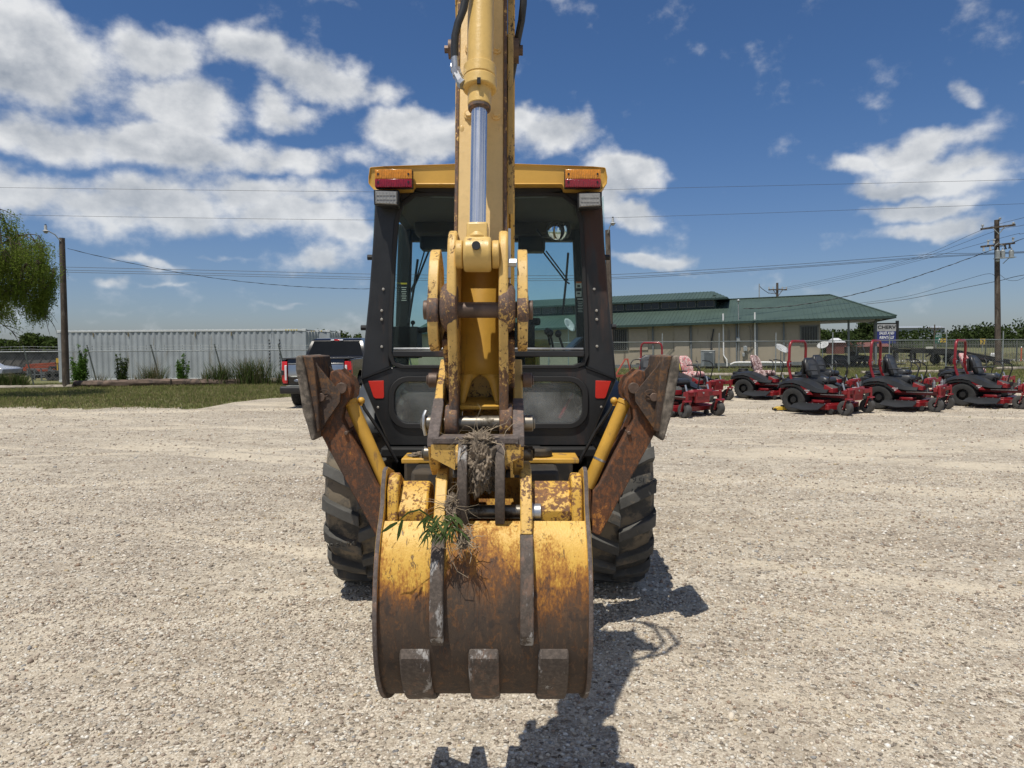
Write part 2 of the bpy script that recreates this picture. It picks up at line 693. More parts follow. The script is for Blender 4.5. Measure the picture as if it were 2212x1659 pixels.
MT['coupler'] = worn_paint('coupler_paint', (.60, .37, .09), .40, scale=14, streaky=.3, rough=.5)
MT['steel'] = worn_paint('bare_rusty_steel', (.30, .17, .06), 1.0, scale=9, streaky=.6, rough=.6, chalk=.3, rust=(.11, .072, .055), steel=(.080, .064, .058))
MT['chalky'] = worn_paint('chalky_steel', (.42, .25, .07), .97, scale=9, streaky=.6, rough=.65, chalk=.85, rust=(.085, .055, .04), steel=(.066, .052, .043))


def bucket_paint():
    """yellow scoured away towards the heel: orange rust, then brown, then bare dark steel"""
    m, b, bs = new_mat('bucket_paint')
    co = b.n('ShaderNodeTexCoord').outputs['Object']
    x, y, z = b.sep(co)
    streak = b.noise(b.vmath('MULTIPLY', co, (1, .5, .10)), 46.0, 6.0, .65, .2)
    cloud = b.noise(b.vmath('MULTIPLY', co, (1, 1, .6)), 9.0, 5.0, .6)
    fine_ = b.noise(b.vmath('MULTIPLY', co, (1, 1, .45)), 150.0, 4.0, .7)
    scr = b.noise(b.vmath('MULTIPLY', co, (1, .6, .25)), 60.0, 8.0, .75, 1.2)
    mid = b.math('SUBTRACT', 1.0, b.step(b.math('ABSOLUTE', b.math('SUBTRACT', x, .062)), .07, .15))
    t = b.math('MULTIPLY_ADD', b.math('SUBTRACT', streak, .5), .55, b.step(z, .74, 1.12))
    t = b.math('MULTIPLY_ADD', b.math('SUBTRACT', cloud, .5), 1.25, t)
    t = b.math('MULTIPLY_ADD', b.math('SUBTRACT', fine_, .5), .75, t)
    t = b.math('MULTIPLY_ADD', mid, -.24, b.math('SUBTRACT', t, .13))
    c = b.ramp(t, [(.0, (.060, .041, .029)), (.20, (.090, .050, .028)), (.34, (.14, .060, .022)), (.46, (.27, .110, .022)), (.60, (.42, .205, .030)), (.70, (.58, .340, .055)), (1.0, (.64, .40, .075))])
    g1 = b.noise(b.vmath('MULTIPLY', co, (1, 1, .22)), 85.0, 6.0, .72)
    g2 = b.noise(co, 22.0, 7.0, .7, .4)
    low_ = b.math('SUBTRACT', 1.0, b.step(t, .25, .55))
    c = b.mix(b.math('MULTIPLY', b.step(g1, .52, .62), b.math('MULTIPLY', low_, .6)), c, (.135, .075, .040))
    c = b.mix(b.math('MULTIPLY', b.step(g2, .54, .64), b.math('MULTIPLY', low_, .75)), c, (.034, .026, .022))
    c = b.mix(b.math('MULTIPLY', b.step(g2, .42, .36), b.math('MULTIPLY', low_, .45)), c, (.20, .085, .025))
    k = b.step(scr, .575, .61)
    c = b.mix(b.math('MULTIPLY', k, .8), c, (.085, .042, .022))
    k3 = b.step(b.noise(b.vmath('MULTIPLY', co, (1, 1, .3)), 30.0, 7.0, .75), .69, .73)
    c = b.mix(b.math('MULTIPLY', k3, b.math('SUBTRACT', .55, b.step(z, .8, 1.0))), c, (.30, .285, .27))
    b.put(bs, 'Base Color', c)
    b.put(bs, 'Roughness', b.math('SUBTRACT', .78, b.math('MULTIPLY', b.step(t, .5, .8), .30)))
    bp = b.n('ShaderNodeBump')
    bp.inputs['Strength'].default_value = .4
    bp.inputs['Distance'].default_value = .003
    b.put(bp, 'Height', b.math('MULTIPLY_ADD', k, -.5, b.math('MULTIPLY_ADD', g2, .9, fine_)))
    b.nt.links.new(bp.outputs[0], bs.inputs['Normal'])
    return m


MT['bucket'] = bucket_paint()
MT['bucket_top'] = worn_paint('bucket_top_paint', (.62, .37, .06), .52, scale=14, rough=.5, streaky=.2, rust=(.14, .065, .025))
MT['rust_arm'] = worn_paint('rusted_arm', (.42, .17, .035), .86, scale=11, streaky=.5, rough=.75, rust=(.095, .037, .015), steel=(.058, .032, .021))
MT['rust_pad'] = worn_paint('rusted_pad', (.34, .17, .04), .90, scale=9, streaky=.4, rough=.75, rust=(.085, .044, .020), steel=(.048, .034, .027))
MT['wood_pad'] = M('cracked_street_pad', (.15, .128, .105), .9, var=.6, scale=18, bump=.9, bscale=24, dirt=(.07, .06, .05), dirt_amt=.35, dscale=11)
MT['chrome'] = M('chrome_rod', (.74, .74, .75), .24, 1.0, var=.03)
MT['steel_pin'] = M('greasy_pin', (.20, .18, .15), .38, .7, var=.3, scale=9, dirt=(.05, .035, .02), dirt_amt=.4)
MT['rust_pin'] = M('rusty_pin', (.125, .085, .065), .55, .3, var=.35, scale=14, bump=.4)
MT['zinc'] = M('zinc_plated', (.46, .47, .48), .35, .85, var=.15, scale=20)
MT['black'] = M('black_cab_paint', (.020, .021, .023), .42, var=.35, scale=3, dirt=(.060, .034, .028), dirt_amt=.22, dscale=2.4, streak=True)
MT['black_trim'] = M('black_trim', (.012, .012, .013), .5, var=.2)
MT['fender'] = M('grey_black_fender', (.045, .05, .055), .5, var=.25, scale=2)
MT['rubber'] = M('rubber_seal', (.016, .016, .017), .7, var=.2)
MT['hose'] = M('hydraulic_hose', (.022, .023, .025), .45, var=.2, scale=30)
MT['tyre'] = M('dusty_tyre', (.062, .060, .055), .85, var=.25, scale=5, bump=.5, bscale=40, dirt=(.19, .155, .11), dirt_amt=.45, dscale=4)
MT['tyre_lug'] = M('tyre_lug_rubber', (.085, .083, .077), .82, var=.25, scale=7, bump=.4, bscale=50, dirt=(.17, .14, .105), dirt_amt=.28, dscale=6)
MT['rim'] = M('wheel_rim', (.55, .52, .44), .5, var=.1)
MT['glass'] = glass('cab_glass', (.92, .97, .97), .010, (.42, .50, .50), refl=.12)
MT['glass_front'] = glass('windshield_glass', (.86, .95, .94), .02, (.45, .52, .52), refl=.15)
MT['glass_dirty'] = glass('dirty_glass', (.84, .88, .88), .27, (.38, .40, .40))
MT['amber'] = M('amber_lens', (.62, .24, .012), .18, var=.2, scale=60, coat=.6)
MT['red_lens'] = M('red_lens', (.24, .006, .014), .18, var=.25, scale=60, coat=.6)
MT['reflector'] = M('red_reflector', (.62, .028, .016), .45, var=.05, bump=.3, bscale=400)
MT['lamp_glass'] = M('lamp_glass', (.30, .30, .29), .25, var=.12, scale=30, coat=.5)
MT['interior'] = M('cab_interior', (.007, .007, .0075), .75, var=.2)
MT['headliner'] = M('cab_headliner', (.045, .034, .024), .85, var=.2)
MT['mirror'] = M('mirror', (.75, .76, .77), .03, 1.0, var=.02)
MT['screw'] = M('screw_head', (.48, .45, .40), .4, .5, var=.1)
MT['dark_metal'] = M('dark_chassis', (.022, .020, .018), .7, var=.4, scale=6, dirt=(.06, .045, .03), dirt_amt=.3)
MT['decal_white'] = M('decal_white', (.55, .54, .48), .5, var=.1)
MT['decal_black'] = M('decal_black', (.012, .012, .012), .5, var=.05)
MT['decal_yellow'] = M('decal_yellow', (.55, .42, .03), .5, var=.05)
MT['decal_orange'] = M('decal_orange', (.55, .13, .02), .5, var=.05)
MT['white'] = M('white_paint', (.75, .75, .74), .5, var=.05)
MT['mud'] = M('dry_mud', (.17, .135, .10), .95, var=.4, scale=22, bump=1.0, bscale=60)
MT['root'] = M('pale_root', (.30, .24, .165), .85, var=.3, scale=30)
MT['grass_green'] = leaf('fresh_grass_blade', (.038, .066, .020), (.080, .115, .042), .25)
# ================================================================== ground
def ground_mat():
    m, b, bs = new_mat('field_ground')
    co = b.n('ShaderNodeTexCoord').outputs['Object']
    n1 = b.noise(co, .05, 5.0, .6)
    n2 = b.noise(co, 2.2, 6.0, .65)
    n3 = b.noise(co, 22.0, 4.0, .7)
    c = b.mix(b.step(n1, .35, .7), (.15, .155, .065), (.21, .185, .10))
    c = b.mix(b.step(n2, .45, .75), c, (.20, .175, .105))
    c = b.mix(b.math('MULTIPLY', b.step(n3, .35, .7), .5), c, (.05, .07, .02))
    b.put(bs, 'Base Color', c)
    bs.inputs['Roughness'].default_value = .95
    bs.inputs['Specular IOR Level'].default_value = .1
    return m


def gravel_mat():
    m, b, bs = new_mat('gravel_surface')
    co = b.n('ShaderNodeTexCoord').outputs['Object']
    big = b.noise(b.vmath('MULTIPLY', co, (.45, 1.0, 1)), .55, 5.0, .6, .8)
    mid = b.noise(b.vmath('MULTIPLY', co, (.6, 1.3, 1)), 2.6, 5.0, .62)
    streak = b.noise(b.vmath('MULTIPLY', co, (.22, 1.5, 1)), 1.1, 4.0, .6, .5)
    dust = b.mix(b.step(big, .35, .7), (.56, .495, .385), (.455, .395, .305))
    dust = b.mix(b.step(streak, .52, .72), dust, (.66, .595, .48))
    v1 = b.n('ShaderNodeTexVoronoi')
    v1.inputs['Scale'].default_value = 42.0
    b.put(v1, 'Vector', b.vmath('ADD', co, b.vmath('MULTIPLY', b.noise(co, 30.0, 2.0, .6, color=True), (.02, .02, .02))))
    h1 = b.sep(v1.outputs['Color'])
    stone = b.ramp(h1[0], [(0.0, (.10, .08, .062)), (.22, (.24, .195, .14)), (.45, (.40, .345, .275)), (.7, (.60, .54, .45)), (.9, (.80, .77, .68)), (1.0, (.18, .18, .185))])
    v2 = b.n('ShaderNodeTexVoronoi')
    v2.inputs['Scale'].default_value = 120.0
    b.put(v2, 'Vector', co)
    h2 = b.sep(v2.outputs['Color'])
    grit = b.ramp(h2[1], [(0.0, (.13, .105, .08)), (.35, (.37, .31, .245)), (.75, (.58, .515, .42)), (1.0, (.82, .77, .69))])
    zone = b.step(b.math('MULTIPLY_ADD', mid, .6, b.math('MULTIPLY', big, .5)), .42, .68)
    c = b.mix(b.math('MULTIPLY_ADD', zone, .35, .30), dust, grit)
    k = b.math('MULTIPLY', b.step(b.math('ADD', h1[1], b.math('MULTIPLY', zone, .55)), .72, .86), b.math('SUBTRACT', 1.0, b.step(v1.outputs['Distance'], .36, .62)))
    c = b.mix(k, c, stone)
    far = b.noise(co, 9.0, 6.0, .75)
    c = b.mix(b.math('MULTIPLY', b.step(far, .46, .70), .65), c, (.215, .18, .14))
    far2 = b.noise(b.vmath('MULTIPLY', co, (.5, 1.2, 1)), 4.3, 7.0, .8)
    c = b.mix(b.math('MULTIPLY', b.step(far2, .44, .68), .55), c, (.21, .17, .13))
    # wheel tracks: long packed pale ribbons with loose stone thrown up beside them
    rot = b.n('ShaderNodeVectorRotate', rotation_type='Z_AXIS')
    b.put(rot, 'Vector', co)
    rot.inputs['Angle'].default_value = .42
    tr1 = b.noise(b.vmath('MULTIPLY', rot.outputs[0], (.07, 1.0, 1)), .85, 4.0, .55, .35)
    rot2 = b.n('ShaderNodeVectorRotate', rotation_type='Z_AXIS')
    b.put(rot2, 'Vector', co)
    rot2.inputs['Angle'].default_value = -.16
    tr2 = b.noise(b.vmath('MULTIPLY', rot2.outputs[0], (.05, 1.0, 1)), .8, 3.0, .5, .3)
    packed = b.math('MULTIPLY', b.math('MAXIMUM', b.step(tr1, .54, .62), b.step(tr2, .56, .63)), b.step(b.noise(co, .6, 4.0, .6), .30, .60))
    loose = b.math('MULTIPLY', b.step(tr1, .40, .30), .75)
    c = b.mix(b.math('MULTIPLY', packed, .80), c, b.mix(far, (.53, .46, .35), (.68, .60, .47)))
    c = b.mix(b.math('MULTIPLY', loose, b.math('MULTIPLY_ADD', b.step(far, .40, .62), .6, .3)), c, (.25, .20, .15))
    b.put(bs, 'Base Color', c)
    bs.inputs['Roughness'].default_value = .95
    bs.inputs['Specular IOR Level'].default_value = .12
    bp = b.n('ShaderNodeBump')
    bp.inputs['Strength'].default_value = .9
    bp.inputs['Distance'].default_value = .014
    hh = b.math('ADD', b.math('MULTIPLY', b.math('SUBTRACT', 1.0, v1.outputs['Distance']), b.math('MULTIPLY', k, 1.0)), b.math('MULTIPLY_ADD', h2[0], .25, b.math('MULTIPLY', far, .9)))
    b.put(bp, 'Height', hh)
    b.nt.links.new(bp.outputs[0], bs.inputs['Normal'])
    return m


MT['ground'] = ground_mat()
MT['gravel'] = gravel_mat()
mb = MB()
mb.add([(-2600, -300, -.02), (2600, -300, -.02), (2600, 3200, -.02), (-2600, 3200, -.02)], [(0, 1, 2, 3)])
tag(mb.build('ground', MT['ground']), 'flat field ground running out to the horizon', kind='structure')

# edge of the gravel lot, measured on the photo, then made ragged
_edge_px = [(-700, 884), (-300, 882.5), (0, 881), (200, 881), (370, 882), (430, 882), (462, 877), (495, 868), (560, 862), (625, 858), (780, 852), (1000, 845), (1320, 838), (1500, 835), (1700, 834), (1900, 833.5), (2212, 831), (2600, 829), (3000, 828)]
EDGE = [ground(px, py) for px, py in _edge_px]
_ex = np.array([p.x for p in EDGE])
_ey = np.array([p.y for p in EDGE])


def edge_y(x):
    return np.interp(x, _ex, _ey)


xs = np.linspace(-38, 42, 900)
jit = np.array([.35 * math.sin(x * 1.7) + .22 * math.sin(x * 4.1 + 1) + .14 * math.sin(x * 9.7 + 2) for x in xs]) + RNG.normal(0, .07, len(xs))
mb = MB()
mb.strip([(x, -14, 0.0) for x in xs], [(x, edge_y(x) + j, 0.0) for x, j in zip(xs, jit)])
tag(mb.build('gravel_lot', MT['gravel'], flat=True), 'pale crushed stone yard with tyre worn streaks', kind='structure')

# loose stones lying on the lot, real pebbles near the camera
def pebbles():
    bm = bmesh.new()
    bmesh.ops.create_icosphere(bm, subdivisions=1, radius=1.0)
    bv = np.array([v.co[:] for v in bm.verts], dtype=np.float32)
    bf = np.array([[v.index for v in f.verts] for f in bm.faces], dtype=np.int32)
    bm.free()
    P, S = [], []
    from mathutils import noise as mn

    def scatter(n, y0, y1, smin, smax, p):
        y = np.sqrt(RNG.uniform(y0 ** 2, y1 ** 2, n))
        x = RNG.uniform(-.80, .80, n) * y
        keep = []
        for i in range(n):
            xr, yr = x[i] * .913 + y[i] * .408, y[i] * .913 - x[i] * .408
            f = .6 * (mn.fractal(Vector((xr * .12, yr * 1.9, 7.0)), .8, 2.0, 3) * .5 + .5) + .4 * mn.fractal(Vector((x[i] * .9, y[i] * 1.6, 3.0)), .8, 2.0, 4) * .5 + .5
            if RNG.random() < .18 + .95 * max(0, f - .28):
                keep.append(i)
        x, y = x[keep], y[keep]
        s = smin + (smax - smin) * RNG.random(len(x)) ** p
        P.append(np.stack([x, y], 1))
        S.append(s)
    scatter(62000, 1.9, 4.6, .0022, .0105, 2.4)
    scatter(46000, 4.4, 9.0, .004, .015, 2.2)
    scatter(20000, 8.5, 19.0, .008, .022, 2.4)
    scatter(900, 1.9, 7.0, .009, .021, 2.2)
    P = np.concatenate(P)
    S = np.concatenate(S)
    n = len(P)
    V = np.repeat(bv[None], n, 0) * (1 + RNG.uniform(-.28, .28, (n, len(bv), 1)))
    V *= np.stack([RNG.uniform(.8, 1.5, n), RNG.uniform(.7, 1.15, n), RNG.uniform(.5, 1.0, n)], 1)[:, None, :]
    a = RNG.uniform(0, 2 * np.pi, n)
    ca, sa = np.cos(a)[:, None], np.sin(a)[:, None]
    X = V[:, :, 0] * ca - V[:, :, 1] * sa
    Y = V[:, :, 0] * sa + V[:, :, 1] * ca
    V = np.stack([X, Y, V[:, :, 2]], 2) * S[:, None, None]
    V[:, :, 0] += P[:, 0, None]
    V[:, :, 1] += P[:, 1, None]
    V[:, :, 2] += (S * RNG.uniform(.0, .38, n))[:, None]
    F = bf[None] + (np.arange(n) * len(bv))[:, None, None]
    pal = np.array([(.52, .445, .355), (.62, .55, .45), (.40, .33, .265), (.27, .21, .17), (.60, .57, .50), (.74, .71, .65), (.17, .145, .125), (.30, .20, .14), (.26, .27, .28), (.46, .36, .22)])
    w = np.array([.20, .22, .13, .11, .13, .08, .06, .03, .02, .02])
    tone = pal[RNG.choice(len(pal), n, p=w / w.sum())] * RNG.uniform(.8, 1.12, (n, 1))
    cols = np.repeat(tone[:, None, :], len(bv), 1).reshape(-1, 3)
    m, b, bs = new_mat('pebble_stone')
    at_ = b.n('ShaderNodeAttribute', attribute_name='tone')
    co = b.n('ShaderNodeTexCoord').outputs['Object']
    c = b.mix(b.math('MULTIPLY', b.step(b.noise(co, 260.0, 3.0, .6), .3, .7), .45), at_.outputs['Color'], (.36, .31, .24))
    b.put(bs, 'Base Color', c)
    bs.inputs['Roughness'].default_value = .85
    bs.inputs['Specular IOR Level'].default_value = .25
    o = np_mesh('gravel', V.reshape(-1, 3), F.reshape(-1, 3), m, cols=cols)
    tag(o, 'loose mixed pebbles scattered over the yard', kind='stuff')


pebbles()


# ---------------------------------------------------------------- grass
def grass_patch(name, n, xr, yr, h, w, mats, label, inside=None, lean=.35, clump=0.5, base=None):
    x = RNG.uniform(*xr, n)
    y = RNG.uniform(*yr, n)
    from mathutils import noise as mn
    ok = np.ones(n, bool)
    if inside is not None:
        ok &= inside(x, y)
    dens = np.array([mn.noise(Vector((a * .8, c * .8, 5.0))) * .5 + .5 for a, c in zip(x, y)])
    ok &= RNG.random(n) < (1 - clump) + clump * np.clip(dens * 1.6, 0, 1)
    x, y, dens = x[ok], y[ok], dens[ok]
    n = len(x)
    hh = h * RNG.uniform(.45, 1.35, n) * (.6 + .8 * dens)
    a = RNG.uniform(0, 2 * np.pi, n)
    lx, ly = RNG.normal(0, lean, n) * hh, RNG.normal(0, lean, n) * hh
    wx, wy = np.cos(a) * w, np.sin(a) * w
    z0 = np.full(n, -.02) if base is None else base(x, y)
    V = np.zeros((n, 5, 3), np.float32)
    V[:, 0] = np.stack([x - wx, y - wy, z0], 1)
    V[:, 1] = np.stack([x + wx, y + wy, z0], 1)
    V[:, 2] = np.stack([x + wx * .75 + lx * .4, y + wy * .75 + ly * .4, z0 + hh * .6], 1)
    V[:, 3] = np.stack([x - wx * .75 + lx * .4, y - wy * .75 + ly * .4, z0 + hh * .6], 1)
    V[:, 4] = np.stack([x + lx, y + ly, z0 + hh], 1)
    o = (np.arange(n) * 5)[:, None]
    F = np.concatenate([o + np.array([[0, 1, 2]]), o + np.array([[0, 2, 3]]), o + np.array([[3, 2, 4]])])
    mi = np.tile(RNG.choice(len(mats), n), 3)
    ob = np_mesh(name, V.reshape(-1, 3), F, mats, midx=mi)
    return tag(ob, label, kind='stuff')


MT['lawn'] = leaf('lawn_blade', (.150, .180, .055), (.235, .24, .095), .45)
MT['lawn_dry'] = leaf('dry_lawn_blade', (.22, .19, .09), (.30, .255, .14), .35)
MT['weed'] = leaf('tall_weed_blade', (.045, .075, .022), (.105, .135, .045), .3)
MT['seed'] = leaf('dry_weed_blade', (.17, .14, .075), (.26, .215, .13), .25)
grass_patch('grass', 130000, (-36, -3), (18.8, 33), .085, .011, [MT['lawn'], MT['lawn'], MT['lawn_dry']], 'short mown grass between the gravel and the left fence', inside=lambda x, y: (y > edge_y(x) + RNG.normal(0, .22, len(x))))
grass_patch('grass', 90000, (1, 40), (26.5, 46), .11, .013, [MT['lawn'], MT['lawn'], MT['lawn'], MT['lawn_dry']], 'mown grass behind the parked mowers', inside=lambda x, y: (y > edge_y(x) + RNG.normal(0, .3, len(x))), clump=.7)
grass_patch('grass', 26000, (-3, 90), (46, 95), .22, .03, [MT['lawn'], MT['lawn_dry'], MT['lawn_dry']], 'rough field grass beyond the wire fence', clump=.8)
# a few weeds along the edge of the yard
grass_patch('grass', 900, (4, 24), (15, 30), .05, .008, [MT['lawn'], MT['lawn_dry']], 'sparse weeds growing through the gravel', clump=.98, inside=lambda x, y: y < edge_y(x), base=lambda x, y: np.zeros(len(x)))

# pale road beyond the fences
mb = MB()
mb.add([(10, 60, -.014), (160, 60, -.014), (160, 67, -.014), (10, 67, -.014)], [(0, 1, 2, 3)])
tag(mb.build('road', M('road_surface', (.40, .39, .37), .9)), 'pale road beyond the picket fence', kind='structure')

# ================================================================== far woods, trees
MT['leaf_far'] = leaf('far_foliage', (.020, .036, .012), (.052, .070, .024), .15)
MT['leaf_mid'] = leaf('mid_foliage', (.034, .060, .016), (.085, .11, .034), .25)
MT['leaf_mesq'] = leaf('feathery_foliage', (.125, .19, .032), (.235, .29, .06), .55)
MT['leaf_bush'] = leaf('bush_foliage', (.06, .13, .022), (.13, .22, .05), .4)
MT['bark'] = M('bark', (.085, .065, .05), .9, var=.4, scale=6, bump=.6, bscale=14)


def leaf_cloud(centres, radii, n, size, aspect=.6, droop=0.0, shell=.55):
    """many small leaf faces spread through lumpy volumes"""
    centres = np.array(centres, np.float32)
    radii = np.array(radii, np.float32)
    if radii.ndim == 1:
        radii = np.repeat(radii[:, None], 3, 1)
    vol = radii.prod(1)
    k = RNG.choice(len(centres), n, p=vol / vol.sum())
    d = RNG.normal(0, 1, (n, 3))
    d /= np.linalg.norm(d, axis=1, keepdims=True)
    r = shell + (1 - shell) * RNG.random((n, 1))
    r = np.where(RNG.random((n, 1)) < .25, RNG.random((n, 1)) ** .5, r) * RNG.uniform(.82, 1.12, (n, 1))
    c = centres[k] + d * r * radii[k]
    s = size * RNG.uniform(.55, 1.4, (n, 1))
    u = RNG.normal(0, 1, (n, 3))
    u[:, 2] -= droop
    u /= np.linalg.norm(u, axis=1, keepdims=True)
    w = np.cross(u, RNG.normal(0, 1, (n, 3)))
    w /= np.linalg.norm(w, axis=1, keepdims=True) + 1e-6
    V = np.stack([c - u * s, c + w * s * aspect, c + u * s, c - w * s * aspect], 1)
    F = np.arange(n * 4, dtype=np.int32).reshape(n, 4)
    return V.reshape(-1, 3), F


def wood(name, x0, x1, y, zlo, zhi, n, size, mat, label, depth=8.0, nb=40, lump=.5):
    cs, rs = [], []
    for i in range(nb):
        x = x0 + (x1 - x0) * (i + RNG.uniform(0, 1)) / nb
        h = zlo + (zhi - zlo) * RNG.uniform(0, 1) ** 1.3
        rx = (x1 - x0) / nb * RNG.uniform(.8, 1.5)
        cs.append((x, y + RNG.uniform(0, depth), h * .5))
        rs.append((rx, rx, h * .55))
        for _ in range(3):
            cs.append((x + RNG.normal(0, rx * .6), y + RNG.uniform(-1, depth), h * RNG.uniform(.7, .95)))
            rs.append((rx * lump, rx * lump, h * .2))
    V, F = leaf_cloud(cs, rs, n, size, .7)
    # a solid dark middle so no light leaks through the far wood
    mbk = MB()
    step_ = 26
    for i in range(step_):
        xa = x0 + (x1 - x0) * i / step_
        xb = x0 + (x1 - x0) * (i + 1) / step_
        mbk.add([(xa, y + depth * .5, -.1), (xb, y + depth * .5, -.1), (xb, y + depth * .7, zlo * .62), (xa, y + depth * .7, zlo * .62)], [(0, 1, 2, 3)])
    ob = np_mesh(name, np.concatenate([V, np.array(mbk.v, np.float32)]), np.concatenate([F, np.array(mbk.f, np.int32) + len(V)]), mat)
    return tag(ob, label, kind='stuff')


wood('treeline', -75, -33, 86, 1.9, 2.6, 22000, .15, MT['leaf_mid'], 'low scrub wood behind the long dark shed', nb=26)
wood('treeline', 30, 330, 205, 4.2, 6.6, 42000, .36, MT['leaf_far'], 'dark wood along the horizon beyond the field', depth=20, nb=60)
wood('treeline', 128, 330, 190, 5.6, 8.2, 26000, .36, MT['leaf_far'], 'taller dark wood behind the utility pole', depth=12, nb=34)
wood('treeline', 26, 60, 110, 2.6, 3.6, 14000, .2, MT['leaf_far'], 'low bushy wood seen under the porch roof', depth=12, nb=14)
wood('treeline', -30, 26, 150, 2.5, 4.2, 12000, .28, MT['leaf_far'], 'distant wood behind the container', depth=16, nb=26)


def tree(name, base, h, crown_r, n, size, mat, label, group=None, trunk_r=.12, lumps=7, droop=0.0, seed=1):
    rnd = random.Random(seed)
    t = thing(name, label, 'tree', base, 0, group)
    mb = MB()
    mb.tube([(0, 0, -.05), (.03, 0, h * .35), (.08, .02, h * .6), (.1, 0, h * .85)], [trunk_r, trunk_r * .8, trunk_r * .5, trunk_r * .15], 8)
    cs, rs = [], []
    for i in range(lumps):
        a = rnd.uniform(0, 6.28)
        rr = crown_r * rnd.uniform(.2, .75)
        c = (rr * math.cos(a), rr * math.sin(a), h * rnd.uniform(.5, .9))
        cs.append(c)
        rs.append(crown_r * rnd.uniform(.35, .55))
        mb.tube([(.03, 0, h * rnd.uniform(.3, .5)), (c[0] * .5, c[1] * .5, c[2] * .8), c], [trunk_r * .4, trunk_r * .25, trunk_r * .08], 6)
    cs.append((0, 0, h * .8))
    rs.append(crown_r * .5)
    mb.build('trunk', MT['bark'], t)
    V, F = leaf_cloud(cs, rs, n, size, .6, droop, shell=.3)
    np_mesh('crown', V, F, mat, t)
    return t


def at_g(px, D):
    p = at(px, 745, D)
    return (p.x, D, -.02)


for px, D, h, r_, sd in ((122, 80, 2.75, 1.5, 3), (98, 84, 2.7, 1.6, 33), (68, 82, 3.15, 1.7, 4), (20, 82, 2.5, 1.6, 5)):
    tree('scrub_tree', at_g(px, D), h, r_, 2400, .15, MT['leaf_mid'],
         {3: 'rounded tree rising beside the container behind the dark shed', 33: 'low bushy crown between the tallest one and the container', 4: 'tallest dark crown above the long dark shed', 5: 'low leftmost crown above the dark shed roof'}[sd], 'trees behind the dark shed', seed=sd)
for px, D, h, r_, sd in ((276, 70, 3.35, .9, 6), (540, 70, 3.4, .9, 7), (710, 62, 3.0, 1.3, 8), (735, 64, 3.2, 1.2, 9), (772, 66, 2.9, .9, 10)):
    tree('distant_tree', at_g(px, D), h, r_, 800, .14, MT['leaf_mid'],
         {6: 'treetop peeking over the left half of the white container', 7: 'treetop peeking over the right half of the white container', 8: 'dark bushy tree just right of the container end', 9: 'round dark tree above the pickup roof', 10: 'small pale tree beside the cab post'}[sd], 'trees beyond the container', seed=sd)
tree('distant_tree', at_g(1871, 118), 5.4, 2.2, 1200, .22, MT['leaf_far'], 'rounded tree standing above the bushes under the porch roof', seed=14)

# the feathery tree at the left edge
MESQ = thing('mesquite_tree', 'feathery drooping mesquite tree reaching in at the left edge', 'tree', (-17.55, 24.2, -.02))


